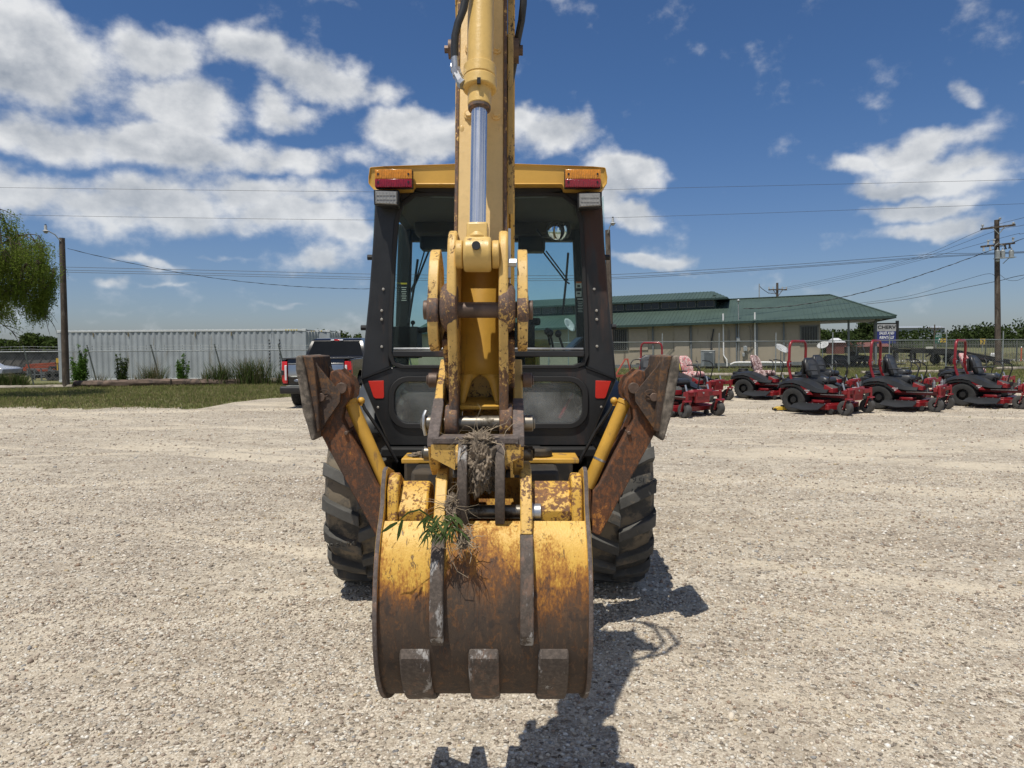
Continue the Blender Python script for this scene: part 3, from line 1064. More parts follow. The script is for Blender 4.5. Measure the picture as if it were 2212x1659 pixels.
def mesquite():
    rnd = random.Random(5)
    mb = MB()
    trunk = [Vector((-.9, .1, 0)), Vector((-.75, .1, 1.1)), Vector((-.45, 0, 2.1)), Vector((-.1, 0, 3.1))]
    mb.tube(trunk, [.20, .16, .13, .10], 10)
    tips = []

    def limb(p, d, L, r, lvl):
        pts = [p]
        dd = d.copy()
        n = 5
        for i in range(n):
            dd = (dd + Vector((rnd.gauss(0, .16), rnd.gauss(0, .16), rnd.gauss(-.03 if lvl < 2 else -.16, .1)))).normalized()
            nx = pts[-1] + dd * L / n
            e = Vector(((nx.x - .15) / 1.9, nx.y / 1.75, (nx.z - 4.7) / 2.3))
            if e.length > .93 and nx.z > 3.2:
                e = e.normalized() * .93
                nx = Vector((e.x * 1.9 + .15, e.y * 1.75, e.z * 2.3 + 4.7))
                dd = (dd + Vector((0, 0, -.8))).normalized()
            pts.append(nx)
        mb.tube(pts, [r * (1 - .16 * i) for i in range(n + 1)], 6 if lvl < 2 else 4)
        if lvl < 3:
            for i in range(2, n + 1):
                for _ in range(2 if lvl < 2 else 2):
                    nd = (dd + Vector((rnd.gauss(0, .75), rnd.gauss(0, .75), rnd.gauss(.05, .5)))).normalized()
                    limb(pts[i], nd, L * rnd.uniform(.42, .62), r * .5, lvl + 1)
        else:
            tips.extend(pts[1:])
    for i in range(9):
        a = rnd.uniform(0, 6.28) if i > 3 else (-.3 + .35 * i)
        limb(trunk[3 if i % 2 else 2], Vector((math.cos(a) * .9, math.sin(a) * .6, rnd.uniform(.6, 2.4))).normalized(), rnd.uniform(2.3, 3.3), .065, 1)
    mb.build('trunk', MT['bark'], MESQ)
    T = np.array([t[:] for t in tips], np.float32)
    # keep the crown inside the outline that the photo shows
    c = np.array((.15, 0, 4.7), np.float32)
    rr = np.array((1.95, 1.8, 2.35), np.float32)
    q_ = (T - c) / rr
    L = np.linalg.norm(q_, axis=1, keepdims=True)
    T = np.where(L > 1, c + q_ / L * rr * RNG.uniform(.82, 1.06, (len(T), 1)), T)
    # hanging sprays: a chain of small leaflets below every twig point
    V = []
    per = 5
    for t in T:
        for _ in range(per):
            p = t + RNG.normal(0, .11, 3)
            L_ = RNG.uniform(.12, .42)
            sway = RNG.normal(0, .16, 3)
            sway[2] = -1
            m_ = int(4 + L_ * 14)
            for k in range(m_):
                f = (k + .5) / m_
                b_ = p + sway * L_ * f + RNG.normal(0, .018, 3)
                u = RNG.normal(0, 1, 3)
                u[2] -= .5
                u /= np.linalg.norm(u)
                w = np.cross(u, RNG.normal(0, 1, 3))
                w /= np.linalg.norm(w) + 1e-6
                s = RNG.uniform(.022, .048)
                V.append((b_ - u * s, b_ + w * s * .33, b_ + u * s, b_ - w * s * .33))
    V = np.array(V, np.float32)
    F = np.arange(len(V) * 4, dtype=np.int32).reshape(-1, 4)
    np_mesh('crown', V.reshape(-1, 3), F, MT['leaf_mesq'], MESQ)
    print('mesquite leaflets', len(V), 'tips', len(T))


mesquite()

# ================================================================== container
MT['cont'] = M('container_paint', (.335, .365, .385), .55, var=.10, scale=1.2, dirt=(.25, .25, .23), dirt_amt=.14, dscale=2.5, streak=True)
MT['cont_rail'] = M('container_rail_paint', (.55, .57, .57), .5, var=.08, scale=2, dirt=(.28, .25, .2), dirt_amt=.1, dscale=4)


def container(loc, label):
    t = thing('shipping_container', label, 'shipping container', loc, 0, 'white shipping containers')
    Lc, Hc, Wc = 12.05, 2.52, 2.44
    mb = MB()
    pitch = .2885
    x = .15
    pr = []
    while x + pitch < Lc - .14:
        pr += [(x, .05), (x + .072, .05), (x + .142, .012), (x + .216, .012)]
        x += pitch
    pr.append((Lc - .14, .05))
    mb.strip([(a, b_, .16) for a, b_ in pr], [(a, b_, Hc - .10) for a, b_ in pr])
    mb.strip([(a, Wc - b_, .16) for a, b_ in pr], [(a, Wc - b_, Hc - .10) for a, b_ in pr])
    mb.build('side_panel', MT['cont'], t, ang=15)
    mb = MB()
    mb.box((Lc / 2, Wc / 2, Hc - .035), (Lc - .3, Wc - .1, .03))
    for k in range(34):
        mb.box((.5 + k * .335, Wc / 2, Hc - .012), (.12, Wc - .14, .03))
    mb.build('roof', MT['cont_rail'], t)
    for z, h in ((Hc - .055, .09), (.085, .15)):
        mb = MB()
        mb.box((Lc / 2, .03, z), (Lc - .3, .06, h))
        mb.build('side_rail', MT['cont_rail'], t, .008)
    for xx in (.075, Lc - .075):
        for yy in (.075, Wc - .075):
            mb = MB()
            mb.box((xx, yy, Hc / 2), (.15, .15, Hc - .24))
            mb.build('corner_post', MT['cont'], t, .01)
            for zz in (.06, Hc - .06):
                mb = MB()
                mb.box((xx, yy, zz), (.178, .178, .12))
                mb.build('corner_casting', MT['cont_rail'], t, .01)
    mb = MB()
    mb.box((Lc - .03, Wc / 2, Hc / 2), (.05, Wc - .3, Hc - .25))
    d_ = mb.build('door', MT['cont'], t)
    for k in range(4):
        mb = MB()
        mb.tube([(Lc + .02, .42 + .53 * k, .15), (Lc + .02, .42 + .53 * k, Hc - .12)], .02, 8)
        mb.build('lock_rod', MT['cont_rail'], t)
    mb = MB()
    mb.box((.03, Wc / 2, Hc / 2), (.05, Wc - .3, Hc - .25))
    mb.build('end_wall', MT['cont'], t)
    # lashing brackets under the top rail, hazard marks and stencilled columns
    for xx in (1.75, 3.45, 6.7, 8.45):
        mb = MB()
        mb.box((xx, -.012, Hc - .22), (.055, .025, .19))
        mb.build('lashing_bracket', M('bracket_rust', (.20, .17, .11), .7) if 'br' not in MT else MT['br'], t)
    for k in range(5):
        mb = MB()
        mb.box((Lc - .95 + k * .13, -.003, Hc - .05), (.07, .004, .05))
        mb.build('hazard_mark', MT['decal_yellow'], t)
    for k, xx in enumerate((Lc - 1.78, Lc - 1.28)):
        for j in range(9):
            mb = MB()
            mb.box((xx, .004 if k else .004, Hc - .55 - j * .17), (.05, .004, .10))
            mb.build('stencil_mark', MT['decal_black'], t)
    return t


MT['br'] = M('bracket_rust', (.20, .17, .11), .7)
container((-22.05, 34.6, -.02), 'long white corrugated shipping container behind the left wire fence')
container((-21.6, 37.4, -.02), 'second white container with only its door end showing behind the first')

# ================================================================== poles and lines
MT['pole'] = M('pole_wood', (.085, .065, .05), .9, var=.35, scale=3, bump=.5, bscale=20, dirt=(.14, .12, .10), dirt_amt=.25, dscale=6, streak=True)
MT['galv'] = M('galvanised', (.36, .38, .38), .5, .5, var=.15)
MT['wire'] = M('cable_black', (.035, .037, .04), .6)
MT['porcelain'] = M('porcelain', (.45, .46, .46), .3)


def yard_light(name, base, top, arm, label):
    t = thing(name, label, 'light pole', base, 0, 'wooden yard light poles')
    mb = MB()
    d = Vector(top) - Vector(base)
    mb.cyl((0, 0, 0), d, .14, 14, r2=.105)
    mb.build('pole', MT['pole'], t)
    mb = MB()
    a = d + Vector((0, -.1, .0))
    e = a + Vector((arm, -.25, .28))
    mb.tube([a + Vector((0, 0, -.15)), a + Vector((arm * .35, -.1, .10)), e], .022, 8)
    mb.build('arm', MT['galv'], t)
    mb = MB()
    mb.cyl(e + Vector((0, 0, -.02)), e + Vector((0, 0, .16)), .055, 12, r2=.05)
    mb.cyl(e + Vector((0, 0, -.06)), e + Vector((0, 0, -.02)), .13, 16, r2=.07)
    mb.build('lamp_head', MT['porcelain'], t, .004)
    mb = MB()
    mb.cyl(e + Vector((0, 0, .16)), e + Vector((0, 0, .21)), .035, 10)
    mb.build('photocell', MT['decal_black'], t)
    mb = MB()
    mb.ball(e + Vector((0, 0, -.09)), .085, 12, 6, sc=(1, 1, .8))
    mb.build('lens', MT['lamp_glass'], t)
    return t


yard_light('light_pole', tuple(ground(143, 838)), tuple(at(134, 514, 29.2)), -.42, 'wooden yard light pole standing by the left log row')
yard_light('light_pole', at_g(1321, 30.5), tuple(at(1312.5, 497, 30.5)), .17, 'wooden yard light pole half hidden behind the cab')

UP = thing('utility_pole', 'tall utility pole with two crossarms and transformers', 'utility pole', at_g(2157.5, 47))
UB = Vector(UP.location)


def u_at(px, py, D=47.0):
    return at(px, py, D) - UB


mb = MB()
mb.cyl((0, 0, 0), u_at(2153, 475), .19, 14, r2=.14)
mb.build('pole', MT['pole'], UP)
for (a, b_) in (((2114.5, 496), (2188, 487)), ((2114.5, 534), (2187, 526))):
    mb = MB()
    mb.bar(u_at(*a) + Vector((0, -.2, 0)), u_at(*b_) + Vector((0, -.2, 0)), .12, .12)
    mb.build('crossarm', MT['pole'], UP, .008)
for (a, b_) in (((2152, 507), (2139, 494)), ((2153, 505), (2165, 491)), ((2153, 527), (2165, 534)), ((2152, 525), (2140, 534))):
    mb = MB()
    mb.bar(u_at(*a) + Vector((0, -.26, 0)), u_at(*b_) + Vector((0, -.26, 0)), .03, .05)
    mb.build('brace', MT['galv'], UP)
for (px, py) in ((2118, 489), (2155.5, 474), (2184.5, 484)):
    mb = MB()
    p = u_at(px, py) + Vector((0, -.2, 0))
    mb.lathe([(-.16, .0), (-.16, .03), (-.04, .03), (-.03, .09), (.0, .06), (.02, .10), (.05, .06), (.07, .08), (.11, .0)], p, 'z', 12)
    mb.build('insulator', MT['porcelain'], UP)
for (px, py, px2, py2, mt) in ((2127.5, 530, 2128.5, 520, 'porcelain'), (2140, 527, 2141, 518, 'porcelain'), (2181, 523, 2181.5, 514.5, 'porcelain'), (2118, 536, 2118.5, 544, 'porcelain'), (2132, 534, 2132.5, 542, 'porcelain'), (2164, 530, 2165.5, 540, 'wire'), (2174, 529, 2174, 538, 'wire')):
    mb = MB()
    a, b_ = u_at(px, py) + Vector((0, -.3, 0)), u_at(px2, py2) + Vector((0, -.3, 0))
    mb.cyl(a, b_, .055, 10)
    mb.cyl(a.lerp(b_, .75), b_, .085, 10)
    mb.build('cutout_fuse', MT[mt], UP)
for (px, ytop, ybot, hw) in ((2147, 543, 559, .14), (2158, 543, 559, .14), (2176.5, 543, 559, .145)):
    mb = MB()
    a, b_ = u_at(px, ybot) + Vector((0, -.35, 0)), u_at(px, ytop) + Vector((0, -.35, 0))
    mb.cyl(a, b_, hw, 16)
    mb.cyl(b_, b_ + Vector((0, 0, .05)), hw * .9, 16, r2=hw * .5)
    mb.cyl(b_ + Vector((0, 0, .04)), b_ + Vector((0, 0, .2)), .035, 8)
    mb.build('transformer', MT['galv'], UP, .01)
mb = MB()
mb.bar(u_at(2141, 560) + Vector((0, -.35, 0)), u_at(2184, 557) + Vector((0, -.35, 0)), .3, .05)
mb.bar(u_at(2172, 559) + Vector((0, -.3, 0)), u_at(2164, 570) + Vector((0, -.1, 0)), .04, .04)
mb.build('platform', MT['galv'], UP)
mb = MB()
mb.ball(u_at(2148, 564) + Vector((0, -.3, 0)), .10, 10, 6, sc=(1.2, 1, 1))
mb.build('lamp_head', MT['porcelain'], UP)


def wire(label, pts, r=.011, twist=False, name='power_line', D0=None, grp='overhead lines'):
    """pts: (px, py, D); smooth curve through them"""
    P = [at(*p) for p in pts]
    fine_ = []
    n = len(P)
    for i in range(n - 1):
        p0, p1, p2, p3 = P[max(i - 1, 0)], P[i], P[i + 1], P[min(i + 2, n - 1)]
        for s in range(8):
            t = s / 8
            fine_.append(.5 * ((2 * p1) + (p2 - p0) * t + (2 * p0 - 5 * p1 + 4 * p2 - p3) * t * t + (3 * p1 - p0 - 3 * p2 + p3) * t ** 3))
    fine_.append(P[-1])
    mb = MB()
    mb.tube(fine_, r, 5)
    if twist:
        for ph in (0, 2.1):
            tw = []
            L = 0
            for i, p in enumerate(fine_):
                if i:
                    L += (fine_[i] - fine_[i - 1]).length
                for k in range(4):
                    if i + 1 < len(fine_):
                        f = k / 4
                        pp = p.lerp(fine_[i + 1], f)
                        ll = L + (fine_[i + 1] - p).length * f
                        tw.append(pp + Vector((0, math.cos(ll * 5 + ph), math.sin(ll * 5 + ph))) * r * 1.9)
            mb.tube(tw, r * .8, 4)
    return tag(mb.build(name, MT['wire']), label, 'power line', grp)


wire('uppermost overhead line crossing the whole sky', [(-200, 402, 46), (300, 409, 46), (1000, 415, 46), (1500, 405, 46), (2212, 388, 46), (2500, 380, 46)], .010)
wire('second overhead line from the top crossing the whole sky', [(-200, 459, 46), (300, 469, 46), (1000, 476, 46), (1500, 465, 46), (2212, 440, 46), (2500, 430, 46)], .010)
for k, (a, b_, lab) in enumerate(((577, 592, 'top'), (583.5, 599, 'middle'), (588, 603.5, 'bottom'))):
    wire(lab + ' one of the three close lines running behind the cab to the utility pole', [(-100, a - 4, 47), (142, a, 47), (500, a + 8, 47), (800, b_, 47), (1060, b_ + 3, 47), (1325, b_ + 1 - k, 47), (1700, b_ - 20 - k * 2, 47), (2000, b_ - 42 - k * 2, 47), (2150, 546 + k * 1.5, 47), (2400, 535 + k * 2, 47)], .014)
wire('twisted service drop sagging from the left light pole towards the cab', [(146, 537, 29.2), (230, 557, 30), (330, 578, 31), (430, 596, 32), (560, 612, 34), (680, 621, 36), (800, 624, 38), (900, 620, 40)], .006, True)
wire('service drop from the roof mast up to the utility pole', [(1606, 667, 46), (1690, 663, 46), (1790, 648, 46), (1900, 622, 46.5), (2020, 584, 47), (2110, 552, 47), (2150, 537, 47), (2212, 515, 46)], .013, True)
wire('thick cable passing low across the utility pole', [(1870, 657, 52), (1960, 646, 51), (2060, 626, 49), (2156, 607, 47), (2212, 594, 45), (2400, 565, 42)], .018)
wire('thinner cable just above the thick one left of the utility pole', [(1850, 656, 56), (1960, 640, 53), (2060, 612, 50), (2130, 592, 47.4), (2150, 596, 47)], .012)
wire('slack cable looping off the right side of the utility pole', [(2156, 590, 47), (2175, 604, 46), (2195, 606, 45), (2212, 600, 44), (2260, 580, 43)], .012)
for k, (a, b_, lab) in enumerate(((478, 462, 'topmost'), (488, 478, 'second'), (506, 496, 'third'))):
    wire(lab + ' line fanning from the utility pole to the far poles', [(1660, 628 + 3 * k, 78), (1800, 600 + 4 * k, 70), (1980, 556 + 4 * k, 58), (2118 + 30 * k, a + 20 - 8 * k, 47), (2212, b_ + 8, 44), (2350, b_ - 24, 40)], .012)

# far poles behind the building
for nm, px, ytop, D, arm, lab in (('utility_pole', 1679, 611, 78, True, 'far utility pole with a crossarm showing above the green roof'), ('antenna_mast', 1640, 613, 70, False, 'thin grey mast showing above the green roof'),
                                  ('utility_pole', 2019, 701, 150, True, 'tiny utility pole far beyond the picket fence')):
    b0 = at_g(px, D)
    t = thing(nm, lab, 'utility pole' if arm else 'mast', b0)
    top = at(px, ytop, D) - Vector(b0)
    mb = MB()
    mb.cyl((0, 0, 0), top, .16 if arm else .05, 10, r2=.12 if arm else .05)
    mb.build('pole', MT['pole'] if arm else MT['galv'], t)
    if arm:
        w = 2.0 if D < 100 else 2.9
        mb = MB()
        mb.bar(top + Vector((-w / 2, -.15, -.75)), top + Vector((w / 2, -.15, -.75)), .12, .12)
        mb.bar(top + Vector((-w * .25, -.2, -.8)), top + Vector((0, -.2, -1.5)), .04, .06)
        mb.bar(top + Vector((w * .25, -.2, -.8)), top + Vector((0, -.2, -1.5)), .04, .06)
        mb.build('crossarm', MT['pole'], t)
        for s in (-.95, -.5, .5, .95):
            mb = MB()
            mb.cyl(top + Vector((s * w / 2, -.15, -.7)), top + Vector((s * w / 2, -.15, -.45)), .07, 8)
            mb.build('insulator', MT['porcelain'], t)
    else:
        mb = MB()
        mb.tube([top + Vector((0, 0, -.2)), top + Vector((.3, 0, -.5)), top + Vector((.9, 0, -.9)), top + Vector((1.7, 0, -1.0))], .03, 6)
        mb.build('cable', MT['wire'], t)

# ================================================================== building with the green roof
MT['wall_tan'] = M('tan_wall_paint', (.33, .285, .215), .85, var=.06, scale=1.0, bump=.15, bscale=30, dirt=(.17, .145, .11), dirt_amt=.12, dscale=2, streak=True)
MT['roof_green'] = M('green_metal_roof', (.054, .083, .067), .5, .0, var=.10, scale=.6, spec=.35)
MT['fascia'] = M('dark_green_fascia', (.022, .045, .038), .5)
MT['post_grey'] = M('grey_post', (.13, .145, .15), .6)
MT['win_dark'] = M('dark_pane', (.018, .02, .022), .12)
MT['frame_grey'] = M('grey_frame', (.16, .16, .14), .6)
MT['panel_tan'] = M('tan_panel', (.335, .29, .225), .8, var=.05)
BO = Vector((7.13, 50.0, -.02))
UX = Vector((.9397, -.342, 0))
WX = Vector((.342, .9397, 0))
BLD = thing('green_roof_building', 'long tan building with green metal roof and raised clerestory', 'building')
BLD.matrix_world = Matrix.Translation(BO) @ Matrix((UX, WX, Vector((0, 0, 1)))).transposed().to_4x4() @ Matrix.Rotation(R(-1.1), 4, 'Y')
# local: x along the wall (t), y into the building (w), z up
T0, T1, TE = -15.3, 13.4, 17.6
EZ, RZ, RW = 2.95, 4.78, 6.0


def bpart(mb, name, mat, parent=None, bevel=0.0, **k):
    return mb.build(name, mat, parent or BLD, bevel, **k)


mb = MB()
mb.box(((T0 + T1) / 2, .1, 1.4), (T1 - T0, .2, 2.9))
mb.box((T1 - .1, 6, 1.4), (.2, 11.6, 2.9))
mb.box((T0 + .1, 6, 1.4), (.2, 11.6, 2.9))
mb.box(((T0 + T1) / 2, 12, 1.4), (T1 - T0, .2, 2.9))
bpart(mb, 'wall', MT['wall_tan'])
mb = MB()
mb.box(((T0 + T1) / 2, -.02, .11), (T1 - T0 + .1, .1, .22))
bpart(mb, 'foundation', MT['post_grey'])
# main roof: hip at the right end; standing ribs are real
ov = .55


def roof_z(w):
    return EZ + (RZ - EZ) * (w + ov) / (RW + ov)


mb = MB()
tr = 14.4
th = .05
mb.add([(T0 - .4, -ov, EZ), (TE, -ov, EZ), (tr, RW, RZ), (T0 - .4, RW, RZ)], [(0, 1, 2, 3)])
mb.add([(TE, -ov, EZ), (TE, 2 * RW + ov, EZ), (tr, RW, RZ)], [(0, 1, 2)])
mb.add([(T0 - .4, 2 * RW + ov, EZ), (TE, 2 * RW + ov, EZ), (tr, RW, RZ), (T0 - .4, RW, RZ)], [(0, 3, 2, 1)])
mb.add([(T0 - .4, -ov, EZ - th), (TE, -ov, EZ - th), (TE, 2 * RW + ov, EZ - th), (T0 - .4, 2 * RW + ov, EZ - th)], [(0, 1, 2, 3)])
ROOFB = bpart(mb, 'roof', MT['roof_green'], flat=True)
mb = MB()
x = T0 - .3
while x < TE:
    f = 1.0
    if x > tr:
        f = (TE - x) / (TE - tr)
    w1 = -ov + (RW + ov) * f
    z1 = EZ + (RZ - EZ) * f
    if f > .02:
        mb.bar((x, -ov - .01, EZ + .012), (x, w1, z1 + .012), .045, .02)
    x += .26
mb.bar((tr, RW, RZ + .03), (T0 - .4, RW, RZ + .03), .3, .05)
mb.bar((tr, RW, RZ + .02), (TE, -ov, EZ + .02), .16, .05)
o = bpart(mb, 'roof_rib', MT['roof_green'], ROOFB)
o['kind'] = 'stuff'
mb = MB()
mb.box(((T0 + TE) / 2 - .2, -ov - .012, EZ - .075), (TE - T0 + .4, .03, .15))
mb.box((TE + .012, RW, EZ - .075), (.03, 2 * RW + 2 * ov, .15))
bpart(mb, 'fascia', MT['fascia'])
# clerestory
CW, CE = 3.5, 6.75
mz = roof_z(CW)
mb = MB()
mb.box(((T0 + CE) / 2, CW + .1, mz + .30), (CE - T0, .2, .74))
mb.box((CE - .1, 6.2, mz + .45), (.2, 5.2, .95))
bpart(mb, 'clerestory_wall', MT['fascia'])
mb = MB()
ce, cz0, cz1, cw0, cre = 7.6, mz + .68, mz + 1.36, CW - .55, 6.4
mb.add([(T0 - .4, cw0, cz0), (ce, cw0, cz0), (cre, RW, cz1), (T0 - .4, RW, cz1)], [(0, 1, 2, 3)])
mb.add([(ce, cw0, cz0), (ce, 2 * RW - cw0, cz0), (cre, RW, cz1)], [(0, 1, 2)])
mb.add([(T0 - .4, 2 * RW - cw0, cz0), (ce, 2 * RW - cw0, cz0), (cre, RW, cz1), (T0 - .4, RW, cz1)], [(0, 3, 2, 1)])
mb.add([(T0 - .4, cw0, cz0 - .05), (ce, cw0, cz0 - .05), (ce, 2 * RW - cw0, cz0 - .05), (T0 - .4, 2 * RW - cw0, cz0 - .05)], [(0, 1, 2, 3)])
CR = bpart(mb, 'clerestory_roof', MT['roof_green'], flat=True)
mb = MB()
x = T0 - .3
while x < ce:
    f = 1.0 if x < cre else (ce - x) / (ce - cre)
    if f > .03:
        mb.bar((x, cw0 - .01, cz0 + .012), (x, cw0 + (RW - cw0) * f, cz0 + (cz1 - cz0) * f + .012), .045, .035)
    x += .26
o = bpart(mb, 'roof_rib', MT['roof_green'], CR)
o['kind'] = 'stuff'
mb = MB()
mb.box(((T0 + ce) / 2 - .2, cw0 - .012, cz0 - .06), (ce - T0 + .4, .03, .12))
bpart(mb, 'fascia', MT['fascia'])
for k in range(14):
    xr_ = CE - .1 - k * 1.30
    fo = None
    mb = MB()
    zc, hh = mz + .33, .44
    for xx in (xr_, xr_ - .56, xr_ - 1.12):
        mb.box((xx - .02, CW - .03, zc), (.05, .06, hh))
    mb.box((xr_ - .58, CW - .03, zc + hh / 2), (1.17, .06, .045))
    mb.box((xr_ - .58, CW - .03, zc - hh / 2), (1.17, .06, .045))
    fo = bpart(mb, 'clerestory_window', MT['frame_grey'])
    for j in (0, 1):
        mb = MB()
        mb.box((xr_ - .30 - .56 * j, CW - .012, zc), (.50, .012, hh - .05))
        bpart(mb, 'pane', MT['win_dark'], fo)
# wall furniture


def tp(px, w=0.0):
    k = (px - 1106) / FPX
    return (k * (BO.y + WX.y * w) - (BO.x + WX.x * w)) / (UX.x - k * UX.y)


for x in (tp(1412), tp(1494), tp(1592), tp(1636), tp(1694)):
    mb = MB()
    mb.box((x, -.05, 1.4), (.10, .10, 2.8))
    bpart(mb, 'wall_post', MT['post_grey'])
for (x0, x1, z0, z1, n) in ((tp(1320), tp(1357), 1.2, 2.72, 9), (tp(1730), tp(1768), 1.35, 2.5, 11), (-10.0, -8.8, 1.25, 2.6, 9)):
    mb = MB()
    mb.box(((x0 + x1) / 2, -.02, z1), (x1 - x0 + .1, .08, .07))
    mb.box(((x0 + x1) / 2, -.02, z0), (x1 - x0 + .1, .08, .07))
    mb.box((x0, -.02, (z0 + z1) / 2), (.07, .08, z1 - z0))
    mb.box((x1, -.02, (z0 + z1) / 2), (.07, .08, z1 - z0))
    wn = bpart(mb, 'window', MT['frame_grey'])
    mb = MB()
    mb.box(((x0 + x1) / 2, -.006, (z0 + z1) / 2), (x1 - x0, .012, z1 - z0))
    bpart(mb, 'pane', MT['win_dark'], wn)
    for i in range(n):
        mb = MB()
        xx = x0 + (x1 - x0) * (i + .5) / n
        mb.cyl((xx, -.09, z0), (xx, -.09, z1), .012, 6)
        bpart(mb, 'window_bar', MT['frame_grey'], wn)
for (x0, x1, z0, z1) in ((tp(1360), tp(1401), 1.2, 2.70), (tp(1458), tp(1490), .15, 2.75)):
    mb = MB()
    mb.box(((x0 + x1) / 2, -.03, (z0 + z1) / 2), (x1 - x0, .06, z1 - z0))
    bpart(mb, 'wall_panel', MT['panel_tan'], bevel=.01)
for x, kink in ((tp(1564), True), (tp(1632), True)):
    mb = MB()
    mb.tube([(x, -.12, 2.1), (x, -.12, EZ + .12)], .045, 8)
    mb.tube([(x, -.12, 2.1), (x, -.12, .75), (x + .08, -.14, .6), (x + .2, -.2, .45), (x + .22, -.2, 0.0)], .045, 8)
    mb.tube([(x, -.18, EZ + .0), (x, -.18, EZ + .55)], .05, 8)
    bpart(mb, 'vent_pipe', MT['white'])
mb = MB()
mb.tube([(tp(1597), -.1, 0), (tp(1597), -.1, 3.0), (tp(1597), -.2, roof_z(.0) + 1.15)], .035, 8)
mb.ball((tp(1597), -.2, roof_z(0) + 1.2), .10, 10, 6)
bpart(mb, 'service_mast', MT['galv'])
for (x, z, w, h) in ((tp(1596), 1.75, .22, .30), (tp(1611), 1.15, .24, .34), (tp(1607), .75, .16, .24)):
    mb = MB()
    mb.box((x, -.14, z), (w, .16, h))
    bpart(mb, 'meter_box', MT['galv'], bevel=.015)
mb = MB()
mb.tube([(tp(1577), -.06, .2), (tp(1577), -.06, 2.4)], .015, 6)
mb.tube([(tp(1573), -.06, .2), (tp(1574), -.06, 2.6)], .012, 6)
mb.tube([(tp(1622), -.06, .3), (tp(1623), -.06, 2.2), (tp(1619), -.06, 2.7)], .015, 6)
bpart(mb, 'conduit', MT['post_grey'])
mb = MB()
mb.tube([(tp(1535), -.12, .45), (tp(1538), -.12, 1.6), (tp(1543), -.12, 2.5)], .05, 6)
bpart(mb, 'drain_hose', MT['wire'])
# porch posts and eave lamp
for x in (tp(1834), tp(1893)):
    mb = MB()
    mb.box((x, .1, 1.42), (.12, .12, 2.84))
    bpart(mb, 'porch_post', MT['post_grey'])
mb = MB()
mb.cyl((TE - .8, -.35, EZ - .22), (TE - .8, -.35, EZ - .1), .07, 10)
bpart(mb, 'eave_lamp', MT['lamp_glass'])
BM = BLD.matrix_world


# things standing by the wall
def W_(t, w, z):
    return BM @ Vector((t, w, z))


AC = thing('air_conditioner', 'grey air conditioning unit standing by the tan wall', 'air conditioner', W_(tp(1532), -.8, .02), math.atan2(UX.y, UX.x))
mb = MB()
mb.box((0, 0, .52), (.86, .86, 1.0))
mb.build('casing', M('ac_casing', (.20, .22, .23), .6, var=.1), AC, .03)
for s in range(14):
    mb = MB()
    mb.box((.08, -.435, .12 + s * .062), (.60, .02, .018))
    mb.build('grille_slat', MT['post_grey'], AC)
mb = MB()
mb.box((0, 0, 1.04), (.9, .9, .05))
mb.build('top_cover', MT['galv'], AC, .015)
mb = MB()
mb.box((.2, -.437, .93), (.2, .008, .05))
mb.build('badge', MT['white'], AC)
o = MB()
o.tube([(0, 0, .22), (.25, -.05, .34), (.5, -.05, .36), (2.2, 0, .36), (3.4, 0, .34)], .06, 8)
pp = o.build('drain_pipe', MT['white'])
pp.location = W_(tp(1580), -1.0, -.08)
pp.rotation_euler = (0, 0, math.atan2(UX.y, UX.x))
tag(pp, 'white plastic pipe lying on the grass below the wall', 'pipe')


def dish(loc, az, size, label, pole_h, tilt=.6):
    t = thing('satellite_dish', label, 'satellite dish', loc, 0, 'satellite dishes')
    mb = MB()
    mb.tube([(0, 0, 0), (0, 0, pole_h)], .03, 8)
    mb.build('pole', MT['galv'], t)
    mb = MB()
    rot = Matrix.Rotation(az, 3, 'Z') @ Matrix.Rotation(-tilt, 3, 'X')
    rings = []
    for r, d in ((.02, 0), (.35, -.03), (.7, -.11), (1, -.22)):
        rings.append([rot @ Vector((math.cos(2 * math.pi * k / 20) * r * size, d * size, math.sin(2 * math.pi * k / 20) * r * size * .9)) + Vector((0, -.06, pole_h)) for k in range(20)])
    mb.loft(rings, caps=False)
    o = mb.build('reflector', M('dish_paint', (.40, .41, .41), .6), t)
    md = o.modifiers.new('solid', 'SOLIDIFY')
    md.thickness = .012
    mb = MB()
    tip = rot @ Vector((0, -.95 * size, -.35 * size)) + Vector((0, -.06, pole_h))
    mb.tube([rot @ Vector((0, -.22 * size, -.9 * size)) + Vector((0, -.06, pole_h)), tip], .014, 6)
    mb.ball(tip, .05, 8, 5)
    mb.build('feed_arm', MT['post_grey'], t)
    return t


dish(at_g(1687, 42), .55, .47, 'white satellite dish on a pole in front of the tan wall', at(1687, 755, 42).z + .02, .9)
dish(at_g(1777, 45), -.9, .36, 'half hidden satellite dish beside the right corner of the building', at(1777, 746, 45).z, .8)
dish(at_g(1228, 43), .95, .50, 'satellite dish seen through the cab window', at(1228, 703, 43).z, .5)

# ================================================================== fences
MT['fence'] = M('fence_galv', (.29, .31, .31), .55, .4, var=.15)
MT['fence_dark'] = M('fence_post_dark', (.085, .10, .09), .7, .2, var=.3)


